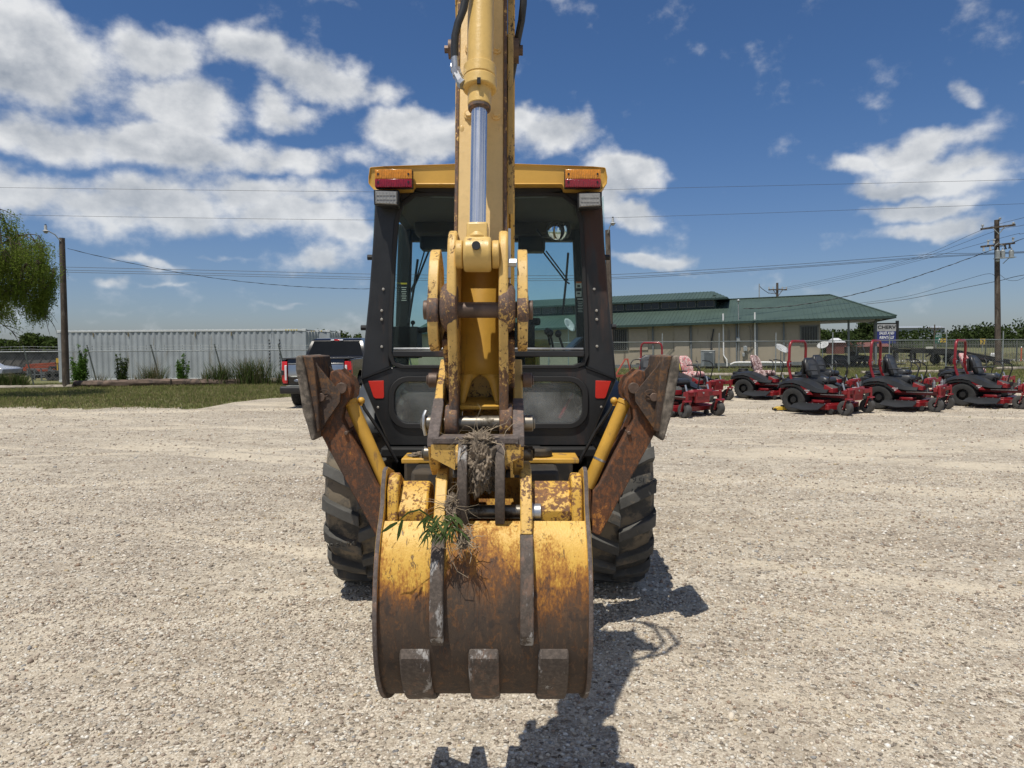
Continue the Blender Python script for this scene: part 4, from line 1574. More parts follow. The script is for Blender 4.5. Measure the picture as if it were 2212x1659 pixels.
def chain_fence(label, xs, D, h, lean, post_mat, barbs, group, zrail=None, pitch=.13, roll_fn=None, wire_r=.0028, top_extra=.35):
    t = thing('chain_link_fence', label, 'fence', (0, D, 0), 0, group)
    for x in xs:
        mb = MB()
        mb.cyl((x + lean, 0, -.05), (x, -.0, h + top_extra), .032, 10)
        mb.build('post', post_mat, t)
    mb = MB()
    mb.cyl((xs[0], 0, h), (xs[-1], 0, h), .024, 10)
    mb.build('top_rail', MT['fence'], t)
    for k, z in enumerate(barbs):
        mb = MB()
        mb.tube([(x, -.03, h + z + .02 * math.sin(i * 1.3)) for i, x in enumerate(np.linspace(xs[0], xs[-1], 40))], .005, 4)
        if barbs and z > 0:
            for x in np.arange(xs[0], xs[-1], .4):
                mb.box((x, -.03, h + z), (.012, .03, .06))
        mb.build('barbed_wire', MT['fence'], t)
    mb = MB()
    x = xs[0] - h
    while x < xs[-1]:
        for sgn in (1, -1):
            a, b_ = (x, .02 * 0, 0.0), (x + h, 0, h)
            if sgn < 0:
                a, b_ = (x, 0, h), (x + h, 0, 0)
            ax, bx = max(a[0], xs[0]), min(b_[0], xs[-1])
            if bx - ax > .05:
                f0, f1 = (ax - a[0]) / h, (bx - a[0]) / h
                za, zb2 = a[2] + (b_[2] - a[2]) * f0, a[2] + (b_[2] - a[2]) * f1
                yo = .006 * sgn
                mb.add([(ax, yo, za - wire_r), (bx, yo, zb2 - wire_r), (bx, yo, zb2 + wire_r), (ax, yo, za + wire_r), (ax, yo + wire_r * 1.6, za), (bx, yo + wire_r * 1.6, zb2)], [(0, 1, 2, 3), (3, 2, 5, 4), (0, 4, 5, 1)])
        x += pitch
    o = mb.build('wire_mesh', MT['fence'], t, flat=True)
    o['kind'] = 'stuff'
    return t


fz_l = 1.49
chain_fence('leaning chain link fence in front of the white container', [(-33.0 + 2.83 * k) for k in range(11)], 31.6, fz_l, .42, MT['fence_dark'], (.10, .22), 'chain link fences', top_extra=.28)
fxs = [5.4 - 3.27 * 2 + 3.27 * k for k in range(12)]
chain_fence('upright chain link fence between the mowers and the tan building', fxs, 41.0, 1.75, 0.0, MT['fence'], (.03,), 'chain link fences', top_extra=.5)

PF = thing('picket_fence', 'dark steel picket fence beyond the flatbed trailer', 'fence', (30.5, 57, -.02))
pk = MB()
pk.box((0, 0, .83), (.028, .028, 1.66))
pk.prism([(-.014, 1.66), (.014, 1.66), (0, 1.72)], 'y', -.014, .014)
p0 = pk.build('picket', M('picket_steel', (.15, .155, .14), .6), PF)
for k in range(1, 260):
    o = p0.copy()
    o.location = (k * .125, 0, 0)
    COL.objects.link(o)
    o.parent = PF
for z in (.25, 1.45):
    mb = MB()
    mb.box((16.2, .03, z), (32.4, .035, .04))
    mb.build('fence_rail', p0.data.materials[0], PF)
for k in range(14):
    mb = MB()
    mb.box((k * 2.5, .05, .88), (.075, .075, 1.76))
    mb.build('post', MT['fence_dark'], PF)

# ================================================================== logs
MT['log_dark'] = M('dark_timber', (.12, .085, .065), .9, var=.35, scale=2.5, bump=.8, bscale=18, dirt=(.055, .04, .032), dirt_amt=.4, dscale=3)
MT['log_pale'] = M('weathered_timber', (.30, .265, .215), .9, var=.25, scale=2.5, bump=.7, bscale=20, dirt=(.14, .115, .09), dirt_amt=.3, dscale=4)
MT['log_end'] = M('timber_end', (.20, .16, .12), .95, var=.35, scale=20)


def log(a, b_, r, mat, label):
    a, b_ = Vector(a), Vector(b_)
    L = (b_ - a).length
    n, k = 14, 16
    mb = MB()
    rings = []
    rnd = random.Random(int(a.x * 31))
    ph = rnd.uniform(0, 6)
    d = (b_ - a) / L
    sd = Vector((-d.y, d.x, 0))
    for i in range(k + 1):
        f = i / k
        c = d * (L * f) + Vector((0, 0, r * (1 + .10 * math.sin(f * 5 + ph)) * .95)) + sd * (.05 * math.sin(f * 4 + ph))
        rings.append([c + (sd * math.cos(2 * math.pi * j / n) + Vector((0, 0, 1)) * math.sin(2 * math.pi * j / n)) * r * (1 + .07 * math.sin(3 * j + f * 11 + ph) + .05 * math.sin(f * 23 + j)) for j in range(n)])
    mb.loft(rings, caps=False)
    t = mb.build('timber_log', mat)
    t.location = a
    tag(t, label, 'log', 'logs laid along the fences')
    for ring in (rings[0], rings[-1]):
        mb = MB()
        c = sum(ring, Vector()) / n
        mb.add([c] + ring, [(0, i + 1, (i + 1) % n + 1) for i in range(n)])
        mb.build('cut_end', MT['log_end'], t)
    return t


def gl(px, py):
    g = ground(px, py)
    return (g.x, g.y, -.03)


log(gl(-60, 840), gl(157, 838), .085, MT['log_pale'], 'pale thin log at the far left by the light pole')
log(gl(162, 836.5), gl(369, 833.5), .165, MT['log_dark'], 'thick dark log just right of the light pole')
log(gl(371, 833), gl(580, 830), .155, MT['log_dark'], 'thick dark log ending by the pickup')
log(gl(583, 827), gl(650, 826), .13, MT['log_pale'], 'short pale log half hidden behind the pickup')
log(gl(1395, 814), gl(1733, 812), .11, MT['log_pale'], 'weathered log on the grass behind the camouflage mowers')
log(gl(1735, 811), gl(1790, 810.5), .10, MT['log_pale'], 'short weathered log behind the first roll bar mower')
log(gl(1860, 808), gl(2043, 805.5), .10, MT['log_pale'], 'weathered log behind the second roll bar mower')
log(gl(2152, 800), gl(2300, 797), .11, MT['log_pale'], 'weathered log at the right edge of the yard')

# ================================================================== plants along the left fence
def leafy_bush(px0, px1, ytop, D, n, label, mat, stems=6, size=.035, seed=1):
    rnd = random.Random(seed)
    c = at((px0 + px1) / 2, 800, D)
    top = at((px0 + px1) / 2, ytop, D).z
    w = (px1 - px0) / FPX * D / 2
    t = thing('leafy_bush', label, 'bush', (c.x, D, -.02), 0, 'plants along the left fence')
    mb = MB()
    cs, rs = [], []
    for i in range(stems):
        a = rnd.uniform(-1, 1)
        h = top * rnd.uniform(.55, 1.0) if i else top
        x1 = a * w * .8 if i else w * .1
        pts = [Vector((x1 * .2, 0, 0)), Vector((x1 * .6, rnd.uniform(-.1, .1), h * .5)), Vector((x1, rnd.uniform(-.15, .15), h * .95))]
        mb.tube(pts, [.016, .012, .004], 5)
        for f in np.linspace(.25, 1, 6):
            p = pts[0].lerp(pts[1], f * 2) if f < .5 else pts[1].lerp(pts[2], f * 2 - 1)
            cs.append(p[:])
            k = w * rnd.uniform(.22, .5) * (1.25 - .75 * f)
            rs.append((k, k, k * 1.2))
    mb.build('stem', MT['bark'], t)
    V, F = leaf_cloud(cs, rs, n, size, .55, .3, shell=.2)
    V[:, 2] = np.maximum(V[:, 2], .03)
    np_mesh('foliage', V, F, mat, t)
    return t


leafy_bush(150, 196, 742, 30.6, 5200, 'tall bright green bush right beside the light pole', MT['leaf_bush'], 7, seed=2)
leafy_bush(240, 280, 762, 31.0, 3200, 'dull green vine bush climbing the second fence post', MT['leaf_mid'], 7, .03, seed=3)
leafy_bush(374, 418, 764, 31.0, 3000, 'bright green sapling leaning right at the third fence post', MT['leaf_bush'], 5, seed=4)


def grass_clump(px0, px1, ytop, D, n, label, dry=.3, seed=1, name='tall_grass_clump', grp='plants along the left fence', wid=.011):
    c = at((px0 + px1) / 2, 800, D)
    top = at((px0 + px1) / 2, ytop, D).z
    w = (px1 - px0) / FPX * D / 2
    t = thing(name, label, 'grass clump', (c.x, D, -.02), 0, grp)
    rs = np.random.default_rng(seed)
    for nm, m_, k in (('blades', MT['weed'], int(n * (1 - dry))), ('dry_stalks', MT['seed'], int(n * dry))):
        x = np.clip(rs.normal(0, .5, k), -1.1, 1.1) * w
        y = rs.normal(0, .12, k)
        h = top * rs.uniform(.35, 1.0, k) * (1.08 if nm == 'dry_stalks' else .92)
        lx = rs.normal(0, .22, k) * h + x * .25
        ly = rs.normal(0, .18, k) * h
        a = rs.uniform(0, 6.28, k)
        V = []
        for f, ww in ((0, 1), (.35, .95), (.7, .7), (1.0, .08)):
            bx, by, bz = x + lx * f ** 1.8, y + ly * f ** 1.8, h * (f - .12 * f ** 3)
            hw = wid * ww * (.5 if nm == 'dry_stalks' else 1)
            V += [np.stack([bx - np.cos(a) * hw, by - np.sin(a) * hw, bz], 1), np.stack([bx + np.cos(a) * hw, by + np.sin(a) * hw, bz], 1)]
        V = np.stack(V, 1)
        o = (np.arange(k) * 8)[:, None]
        F = np.concatenate([o + np.array([[j, j + 1, j + 3, j + 2]]) for j in (0, 2, 4)])
        np_mesh(nm, V.reshape(-1, 3), F, m_, t)
    return t


grass_clump(304, 358, 772, 30.9, 420, 'silvery grass clump between the second and third fence posts', .55, 5)
grass_clump(434, 460, 786, 30.9, 160, 'small grass clump right of the bright green sapling', .4, 6)
grass_clump(454, 500, 764, 30.9, 420, 'tall dark green grass clump left of the fourth fence post', .3, 7)
grass_clump(503, 582, 754, 30.9, 760, 'broad tall grass clump right of the fourth fence post', .3, 8)
grass_clump(590, 622, 785, 31.0, 160, 'thin grass clump behind the pickup tail', .5, 9)
grass_clump(-20, 54, 797, 30.5, 1500, 'weedy grass clump at the far left behind the thin log', .2, 10)
grass_clump(198, 236, 800, 31.0, 140, 'low dry grass clump between the bright bush and the vine bush', .7, 11)
grass_clump(283, 304, 800, 31.0, 110, 'low dry grass clump right of the vine bush', .7, 12)
grass_clump(2110, 2150, 783, 43, 260, 'dark weed clump right of the last roll bar mower', .2, 13, 'weed_clump', 'weeds by the right fence', .02)
grass_clump(2165, 2205, 781, 43, 260, 'dark weed clump at the right edge behind the log', .2, 14, 'weed_clump', 'weeds by the right fence', .02)
# ================================================================== backhoe loader
X0 = -0.14
_camT = Matrix.Translation((0, 0, CAM_H))
BH = thing('backhoe_loader', 'yellow and black backhoe loader seen from behind with its rusty digging bucket hanging up front', 'backhoe loader')
BH.matrix_world = _camT @ Matrix.Rotation(ROLL, 4, 'Y') @ _camT.inverted() @ Matrix.Translation((X0, 0, 0))


def q(px, py, D):
    p = at(px, py, D, roll=False)
    return Vector((p.x - X0, p.y, p.z))


def qx(px, D):
    return (px - 1106) / FPX * D - X0


def part(mb, name, mats, parent=None, bevel=0.0, label=None, **kw):
    o = mb.build(name, mats, parent if parent is not None else BH, bevel, **kw)
    if label:
        o['label'] = label
    return o


def rrect(w, h, r, n=5, cx=0.0, cy=0.0):
    pts = []
    for (sx, sy, a0) in ((1, 1, 0), (-1, 1, 90), (-1, -1, 180), (1, -1, 270)):
        for i in range(n + 1):
            a = R(a0 + 90 * i / n)
            pts.append((cx + sx * (w / 2 - r) + r * math.cos(a), cy + sy * (h / 2 - r) + r * math.sin(a)))
    return pts


def resample(poly, n):
    """closed outline -> n points evenly by angle index (keeps corners roughly)"""
    L = [0]
    for i in range(len(poly)):
        a, b = Vector(poly[i]), Vector(poly[(i + 1) % len(poly)])
        L.append(L[-1] + (b - a).length)
    out = []
    for k in range(n):
        s = L[-1] * k / n
        for i in range(len(poly)):
            if L[i + 1] >= s - 1e-9:
                t = (s - L[i]) / max(1e-9, L[i + 1] - L[i])
                out.append(tuple(Vector(poly[i]).lerp(Vector(poly[(i + 1) % len(poly)]), t)))
                break
    return out


# ---------------------------------------------------------------- rear wheels
def tyre_profile(w, R_, rim):
    h = w / 2
    return [(-h * .62, rim), (-h * .93, rim + .05), (-h, rim + (R_ - rim) * .5), (-h * .97, R_ - .085), (-h * .86, R_ - .055), (-h * .5, R_ - .038),
            (0, R_ - .034), (h * .5, R_ - .038), (h * .86, R_ - .055), (h * .97, R_ - .085), (h, rim + (R_ - rim) * .5), (h * .93, rim + .05), (h * .62, rim)]


def rear_wheel(sx):
    Rr, w = .675, .462
    cx, cy, cz = sx * .812, 5.02, .665
    mb = MB()
    mb.lathe(tyre_profile(w, Rr, .33), (cx, cy, cz), 'x', 56)
    wh = part(mb, 'rear_wheel', MT['tyre'], label=None)
    # chevron lugs, two staggered rows
    nl = 19
    for row in (-1, 1):
        for k in range(nl):
            a0 = 2 * math.pi * (k + (.5 if row > 0 else 0)) / nl
            lm = MB()
            inner, outer = [], []
            # a bar from near the centre line out over the shoulder, trailing
            st = [(-.02, 0.0), (.45, .055), (.8, .10), (.98, .125), (1.02, .14)]
            for (u, lag) in st:
                t = row * u * w / 2
                rb = Rr - .045 - (.0 if u < .6 else .035 * ((u - .6) / .42) ** 2)
                ro = Rr + .004 - (.0 if u < .75 else .032 * ((u - .75) / .27) ** 2)
                if u > 1.0:
                    rb -= .08
                    ro -= .045
                hw = (.036 if u < .9 else .042)
                a = a0 - lag * 1.35
                pts = []
                for (rr, s) in ((rb, -1.25), (ro, -1), (ro, 1), (rb, 1.25)):
                    aa = a + s * hw / Rr
                    pts.append((cx + t, cy + rr * math.cos(aa), cz + rr * math.sin(aa)))
                inner.append(pts)
            lm.loft(inner, closed=True)
            part(lm, 'tread_lug', MT['tyre_lug'], wh, bevel=.006, seg=1)
    rm = MB()
    rm.lathe([(-.14, .335), (-.12, .30), (sx * .02, .28), (sx * .05, .10), (sx * .05, .0)], (cx, cy, cz), 'x', 32)
    rm.cyl((cx - sx * .15, cy, cz), (cx + sx * .10, cy, cz), .085, 16)
    part(rm, 'rim', MT['rim'], wh)
    return wh


for _s in (-1, 1):
    rear_wheel(_s)
for _s in (-1, 1):
    mb = MB()
    mb.lathe(tyre_profile(.30, .46, .24), (_s * .82, 7.15, .46), 'x', 32)
    fw = part(mb, 'front_wheel', MT['tyre'])
    mb = MB()
    mb.lathe([(-.10, .24), (0, .2), (_s * .04, .08), (_s * .04, 0)], (_s * .82, 7.15, .46), 'x', 20)
    part(mb, 'rim', MT['rim'], fw)

# ---------------------------------------------------------------- chassis, hood, loader arms
mb = MB()
mb.box((0, 5.4, .78), (.78, 3.4, .42))
mb.box((0, 5.02, .66), (1.3, .3, .3))
mb.box((0, 7.15, .5), (1.35, .16, .16))
mb.box((0, 4.36, .70), (1.02, .22, .56))
part(mb, 'chassis', MT['dark_metal'], bevel=.02)
mb = MB()
hp = [(5.75, 1.0), (5.75, 1.60), (7.4, 1.44), (7.62, 1.30), (7.62, .85), (7.3, .8)]
mb.prism(hp, 'x', -.37, .37)
part(mb, 'hood', MT['yellow'], bevel=.04)
for _s in (-1, 1):
    mb = MB()
    mb.bar((_s * .62, 5.95, 1.36), (_s * .62, 7.2, 1.30), .09, .22)
    mb.bar((_s * .62, 7.15, 1.32), (_s * .62, 8.35, .55), .09, .2)
    mb.cyl((_s * .47, 5.95, 1.38), (_s * .72, 5.95, 1.38), .07, 16)
    part(mb, 'loader_arm', MT['yellow'], bevel=.015)
mb = MB()
lp = [(8.3, .95), (8.25, .45), (8.4, .2), (9.2, .12), (9.2, .15), (8.45, .24), (8.31, .47), (8.36, .95)]
mb.prism(lp, 'x', -1.12, 1.12)
for _s in (-1, 1):
    mb.prism([(8.3, .95), (8.25, .45), (8.4, .2), (9.2, .12), (8.75, .9)], 'x', _s * 1.12, _s * 1.14)
part(mb, 'loader_bucket', MT['coupler'])

# ---------------------------------------------------------------- cab
CABD = 4.30


def Z(py, D):
    return q(1106, py, D).z


cab_mb = MB()
# rear posts: sloped outlines measured at the rear plane, real depth forward
CX = 0.0
PY0 = 4.32                                     # rear plane of the cab


def Q2(px, py, D=PY0):
    p = q(px, py, D)
    return (p.x, p.z)


def sym(poly, c=1056.0):
    return [(2 * c - px, py) for px, py in poly]


post = [(810, 440), (806, 520), (797, 640), (785, 760), (779, 822), (846, 794), (843, 775), (845, 690), (849, 600), (853, 520), (856, 478), (868, 440), (895, 418), (895, 404), (812, 404)]
for pl in (post, sym(post)):
    cab_mb.prism([Q2(*p) for p in pl], 'y', PY0, PY0 + .11)
# header above the rear window
hd = [(893, 400), (1219, 400), (1219, 414), (1180, 420), (1056, 424), (932, 420), (893, 414)]
cab_mb.prism([Q2(*p) for p in hd], 'y', PY0 + .012, PY0 + .10)
# lower rear panel: outer hexagon with a rounded window opening, built as a ring
outer = [(846, 792.5), (1266, 792.5), (1333, 818.5), (1271, 962), (841, 962), (779, 818.5)]
c_low = (1056, 869)
hole = [(c_low[0] + x, c_low[1] - y) for x, y in rrect(424, 106, 38, 6)]
angs = sorted(set([math.atan2(p[1] - c_low[1], p[0] - c_low[0]) for p in outer] + [math.atan2(p[1] - c_low[1], p[0] - c_low[0]) for p in hole]))


def ray_hit(poly, c, a):
    dx, dy = math.cos(a), math.sin(a)
    best = None
    for i in range(len(poly)):
        x1, y1 = poly[i][0] - c[0], poly[i][1] - c[1]
        x2, y2 = poly[(i + 1) % len(poly)][0] - c[0], poly[(i + 1) % len(poly)][1] - c[1]
        ex, ey = x2 - x1, y2 - y1
        den = dx * ey - dy * ex
        if abs(den) < 1e-12:
            continue
        t = (x1 * ey - y1 * ex) / den
        u = (x1 * dy - y1 * dx) / den
        if t > 0 and -1e-6 <= u <= 1 + 1e-6:
            if best is None or t < best:
                best = t
    return (c[0] + dx * best, c[1] + dy * best)


def ring_plate(mb, outer, hole, c, d0, d1, conv, m=0):
    aa = sorted([math.atan2(p[1] - c[1], p[0] - c[0]) for p in list(outer) + list(hole)])
    A = []
    for a in aa:
        if not A or a - A[-1] > 1e-4:
            A.append(a)
    O = [conv(*ray_hit(outer, c, a)) for a in A]
    H = [conv(*ray_hit(hole, c, a)) for a in A]
    n = len(A)
    vs = [(x, d0, z) for x, z in O] + [(x, d0, z) for x, z in H] + [(x, d1, z) for x, z in O] + [(x, d1, z) for x, z in H]
    fs = []
    for i in range(n):
        j = (i + 1) % n
        fs += [(i, j, n + j, n + i), (2 * n + i, 3 * n + i, 3 * n + j, 2 * n + j), (i, 2 * n + i, 2 * n + j, j), (n + i, n + j, 3 * n + j, 3 * n + i)]
    mb.add(vs, fs, m)
    return H, O


ring_plate(cab_mb, outer, hole, c_low, PY0 - .006, PY0 + .07, Q2)
# side sills, floor, front frame of the cab
xl, zl = Q2(790, 760)
xr, _ = Q2(1322, 760)
FD = 5.72
ff_mb = MB()
for sx in (-1, 1):
    ff_mb.bar((sx * .72, PY0 + .08, Z(800, PY0) - .04), (sx * .74, FD, 1.24), .08, .14)
    ff_mb.bar((sx * .655, PY0 + .10, Z(402, PY0) - .01), (sx * .655, FD, Z(404, PY0)), .08, .08)
    # front pillar
    ff_mb.bar(((-.755, .738)[sx > 0], FD, 1.2), ((-.70, .672)[sx > 0], FD - .02, Z(402, PY0)), .105, .09, up=(0, 1, 0))
    # door pillar half way
    ff_mb.bar((sx * .735, 4.98, 1.35), (sx * .69, 4.98, Z(402, PY0)), .05, .06, up=(0, 1, 0))
ff_mb.box((0, FD, 1.24), (1.45, .10, .20))
ff_mb.box((0, FD, Z(402, PY0) - .06), (1.36, .10, .14))
ff_mb.box((0, 5.0, 1.00), (1.30, 1.5, .06))
CAB = part(cab_mb, 'cab', MT['black'], bevel=.012)
part(ff_mb, 'front_frame', MT['interior'], CAB, bevel=.012)

# panel joints stand proud as thin lips
for sg in (-1, 1):
    mb = MB()
    a = Q2(1056 + sg * 277, 818.5)
    b_ = Q2(1056 + sg * 210, 793)
    mb.bar((a[0], PY0 - .010, a[1]), (b_[0], PY0 - .010, b_[1]), .012, .010)
    part(mb, 'panel_lip', MT['black_trim'], CAB)

# roof, moulded, with lamp boxes
rd = 4.22
roof_out = [(796, 382), (799, 361), (830, 358.5), (985, 353.5), (1056, 352.5), (1127, 353.5), (1282, 359), (1309, 361.5), (1313, 382)]
roof_low = [(1312, 396), (1300, 410), (1221, 409), (1216, 397), (893, 397), (888, 409), (808, 410), (796, 396)]
rp = [Q2(px, py, rd) for px, py in roof_out + roof_low]
rc = Vector((sum(p[0] for p in rp) / len(rp), sum(p[1] for p in rp) / len(rp)))
mb = MB()
rings = []
zt = Z(352.5, rd)
for (d, s, dz) in ((rd + .015, .985, -.004), (rd, 1.0, 0), (rd + .10, 1.0, .014), (rd + .7, 1.0, .035), (rd + 1.5, .97, .02), (rd + 1.62, .95, -.02)):
    rings.append([(rc.x + (x - rc.x) * s, d, (rc.y + (z - rc.y) * s + (dz if z > zt - .09 else 0)) if d < rd + .08 or z > zt - .17 else max(rc.y + (z - rc.y) * s, zt - .17)) for x, z in rp])
mb.loft(rings)
ROOF = part(mb, 'roof', MT['roof_yellow'], CAB, bevel=.014, seg=3)
# tail lights: amber over red
for sg, (a0, a1) in ((-1, (811, 892.5)), (1, (1220, 1298))):
    x0, z1 = Q2(a0, 367, rd - .03)
    x1, z0 = Q2(a1, 407, rd - .03)
    zm = z0 + (z1 - z0) * .46
    mb = MB()
    mb.box(((x0 + x1) / 2, rd - .012, (z0 + z1) / 2), (x1 - x0, .03, z1 - z0))
    tl = part(mb, 'tail_light', MT['black_trim'], CAB, bevel=.005)
    mb = MB()
    for nm, za, zb, mt in (('amber', zm + .001, z1 - .003, 'amber'), ('red', z0 + .003, zm - .001, 'red_lens')):
        mb = MB()
        mb.box(((x0 + x1) / 2, rd - .040, (za + zb) / 2), (x1 - x0 - .006, .034, zb - za))
        n_r = 15
        for i in range(n_r):
            xx = x0 + (x1 - x0) * (i + 1) / (n_r + 1)
            mb.box((xx, rd - .0575, (za + zb) / 2), (.006, .003, (zb - za) * .82))
        part(mb, 'lens', MT[mt], CAB, bevel=.003, label=nm + ' lens of the tail light')
    for xx in (x0 + .022, x1 - .022):
        for zz in (z0 + .03, z1 - .03):
            mb = MB()
            mb.cyl((xx, rd - .055, zz), (xx, rd - .061, zz), .006, 8)
            part(mb, 'screw', MT['black_trim'], CAB)
# work lamps
for pts in (((810, 412), (866, 414), (865, 449), (811, 446)), ((1246, 418.5), (1299, 417), (1300, 451), (1247, 454))):
    c = [Q2(px, py, rd) for px, py in pts]
    mb = MB()
    fr = [(x, rd - .04, z) for x, z in c]
    cc = (sum(p[0] for p in c) / 4, sum(p[1] for p in c) / 4)
    bk = [(cc[0] + (x - cc[0]) * .8, rd + .09, cc[1] + (z - cc[1]) * .8) for x, z in c]
    mb.loft([fr, bk])
    wl = part(mb, 'work_lamp', MT['black_trim'], CAB, bevel=.006)
    mb = MB()
    k1 = [(cc[0] + (x - cc[0]) * .86, rd - .043, cc[1] + (z - cc[1]) * .82) for x, z in c]
    k2 = [(cc[0] + (x - cc[0]) * .8, rd - .055, cc[1] + (z - cc[1]) * .74) for x, z in c]
    mb.loft([k1, k2])
    w_ = (c[1][0] - c[0][0])
    for i in range(1, 8):
        mb.box((c[0][0] + w_ * i / 8, rd - .056, cc[1]), (.004, .003, .06))
    for i in (-1, 1):
        mb.box((cc[0], rd - .0565, cc[1] + i * .012), (w_ * .72, .003, .004))
    part(mb, 'lamp_glass', MT['lamp_glass'], CAB)
    mb = MB()
    mb.cyl((cc[0], rd + .06, cc[1]), (cc[0], rd + .06, cc[1] + .1), .012, 8)
    part(mb, 'lamp_bracket', MT['black_trim'], CAB)
# rear window: rubber seal, pane and lower rail
win = [(856, 478), (866, 443), (895, 421), (932, 419), (1056, 423), (1180, 419), (1219, 421), (1248, 443), (1257, 478), (1262, 560), (1268, 690), (1270, 765), (1262, 786), (1244, 793),
       (868, 793), (850, 786), (842, 765), (844, 690), (850, 560)]
cw = (1056, 610)
mb = MB()
big = [(cw[0] + (x - cw[0]) * 1.012, cw[1] + (y - cw[1]) * 1.015) for x, y in win]
sml = [(cw[0] + (x - cw[0]) * .972, cw[1] + (y - cw[1]) * .975) for x, y in win]
Hh, _ = ring_plate(mb, big, sml, cw, PY0 - .014, PY0 + .02, Q2)
part(mb, 'window_seal', MT['rubber'], CAB, bevel=.004)
mb = MB()
gp = [Q2(*p) for p in sml]
mb.prism([(x * 1.002, z) for x, z in gp], 'y', PY0 + .004, PY0 + .008)
part(mb, 'rear_window', MT['glass'], CAB, flat=True)
mb = MB()
za, zb = Z(771, PY0), Z(757, PY0)
mb.box((Q2(1056, 764)[0], PY0 - .002, (za + zb) / 2), (Q2(1262, 764)[0] - Q2(850, 764)[0], .05, zb - za))
part(mb, 'window_rail', MT['black'], CAB, bevel=.006)
mb = MB()
mb.box((Q2(1056, 754)[0], PY0 - .004, zb + .010), (Q2(1260, 764)[0] - Q2(852, 764)[0], .045, .012))
part(mb, 'window_channel', MT['zinc'], CAB, bevel=.003)
# lower window
mb = MB()
bigl = [(c_low[0] + x, c_low[1] - y) for x, y in rrect(430, 112, 40, 6)]
smll = [(c_low[0] + x, c_low[1] - y) for x, y in rrect(404, 90, 32, 6)]
ring_plate(mb, bigl, smll, c_low, PY0 - .022, PY0 + .02, Q2)
part(mb, 'window_seal', MT['rubber'], CAB, bevel=.005)
mb = MB()
mb.prism([Q2(*p) for p in smll], 'y', PY0 + .0, PY0 + .004)
part(mb, 'lower_window', MT['glass_dirty'], CAB, flat=True)
# red reflectors
for sg in (-1, 1):
    pl = [(797, 823), (830, 822), (831, 858), (828, 860.5), (812, 860.5), (808, 857)]
    if sg > 0:
        pl = sym(pl, 1058.5)
    mb = MB()
    mb.prism([Q2(*p) for p in pl], 'y', PY0 - .0105, PY0 - .0065)
    part(mb, 'reflector', MT['reflector'], CAB, bevel=.0015)
# screws
for (px, py) in ((829, 625), (825.5, 671), (825.5, 690), (825.5, 749), (817.5, 880), (1284, 624.5), (1289, 671), (1289.5, 690), (1290, 748), (1299, 879)):
    p = q(px, py, PY0)
    mb = MB()
    mb.cyl((p.x, PY0 - .006, p.z), (p.x, PY0 + .01, p.z), .0085, 10)
    mb.ball((p.x, PY0 - .006, p.z), .008, 8, 4, sc=(1, .5, 1))
    part(mb, 'screw', MT['screw'], CAB)
# hinge knobs on the outside of the posts
for (px, py) in ((801, 556), (787, 708), (1311, 556), (1325, 706)):
    p = q(px, py, PY0 + .06)
    mb = MB()
    mb.cyl((p.x - .018, p.y, p.z), (p.x + .018, p.y, p.z), .017, 10)
    part(mb, 'hinge', MT['black_trim'], CAB)
# windshield and side glass
mb = MB()
mb.prism([(-.70, 1.33), (.70, 1.33), (.65, Z(402, PY0) - .12), (-.65, Z(402, PY0) - .12)], 'y', FD + .03, FD + .034)
part(mb, 'windshield', MT['glass_front'], CAB, flat=True)
for sx in (-1, 1):
    mb = MB()
    o_ = sx * .012
    mb.add([(sx * .742 + o_, PY0 + .12, 1.45), (sx * .76 + o_, FD - .06, 1.40), (sx * .70 + o_, FD - .06, Z(414, PY0)), (sx * .69 + o_, PY0 + .12, Z(414, PY0))], [(0, 1, 2, 3)])
    o = part(mb, 'side_window', MT['glass_front'], CAB, flat=True)
    md = o.modifiers.new('solid', 'SOLIDIFY')
    md.thickness = .004
# headliner and black overhead boxes
mb = MB()
mb.box((0, 5.04, Z(402, PY0) - .02), (1.30, 1.30, .05))
mb.box((0, FD - .30, Z(402, PY0) - .085), (1.16, .22, .10))
part(mb, 'headliner', MT['headliner'], CAB, bevel=.02)
for (a, b_, c_, d_) in ((909, 975, 495, 541), (1120, 1178, 495, 545)):
    p0, p1 = q(a, d_, 5.45), q(b_, c_, 5.45)
    mb = MB()
    mb.box(((p0.x + p1.x) / 2, 5.47, (p0.z + p1.z) / 2 + .02), (p1.x - p0.x, .16, p1.z - p0.z + .04))
    part(mb, 'speaker_box', MT['interior'], CAB, bevel=.02, seg=3)
# round mirror on its arm
p = q(1204.5, 498, 4.60)
mb = MB()
mb.ball((p.x, p.y, p.z), .062, 20, 10, sc=(1, .35, 1.06))
part(mb, 'mirror', MT['mirror'], CAB)
mb = MB()
mb.lathe([(-.01, .055), (-.012, .066), (.006, .07), (.012, .06)], (p.x, p.y + .012, p.z), 'y', 20)
mb.tube([(p.x, p.y + .02, p.z), (p.x - .03, p.y + .08, p.z - .02), (p.x - .09, p.y + .12, p.z - .02), (p.x - .12, p.y + .3, p.z + .05)], .008, 6)
part(mb, 'mirror_bracket', MT['black_trim'], CAB)


# wipers
def px_tube(name, pts, D, r, mat, parent, n=6):
    mb = MB()
    mb.tube([q(a, b_, D) for a, b_ in pts], r, n)
    return part(mb, name, mat, parent)


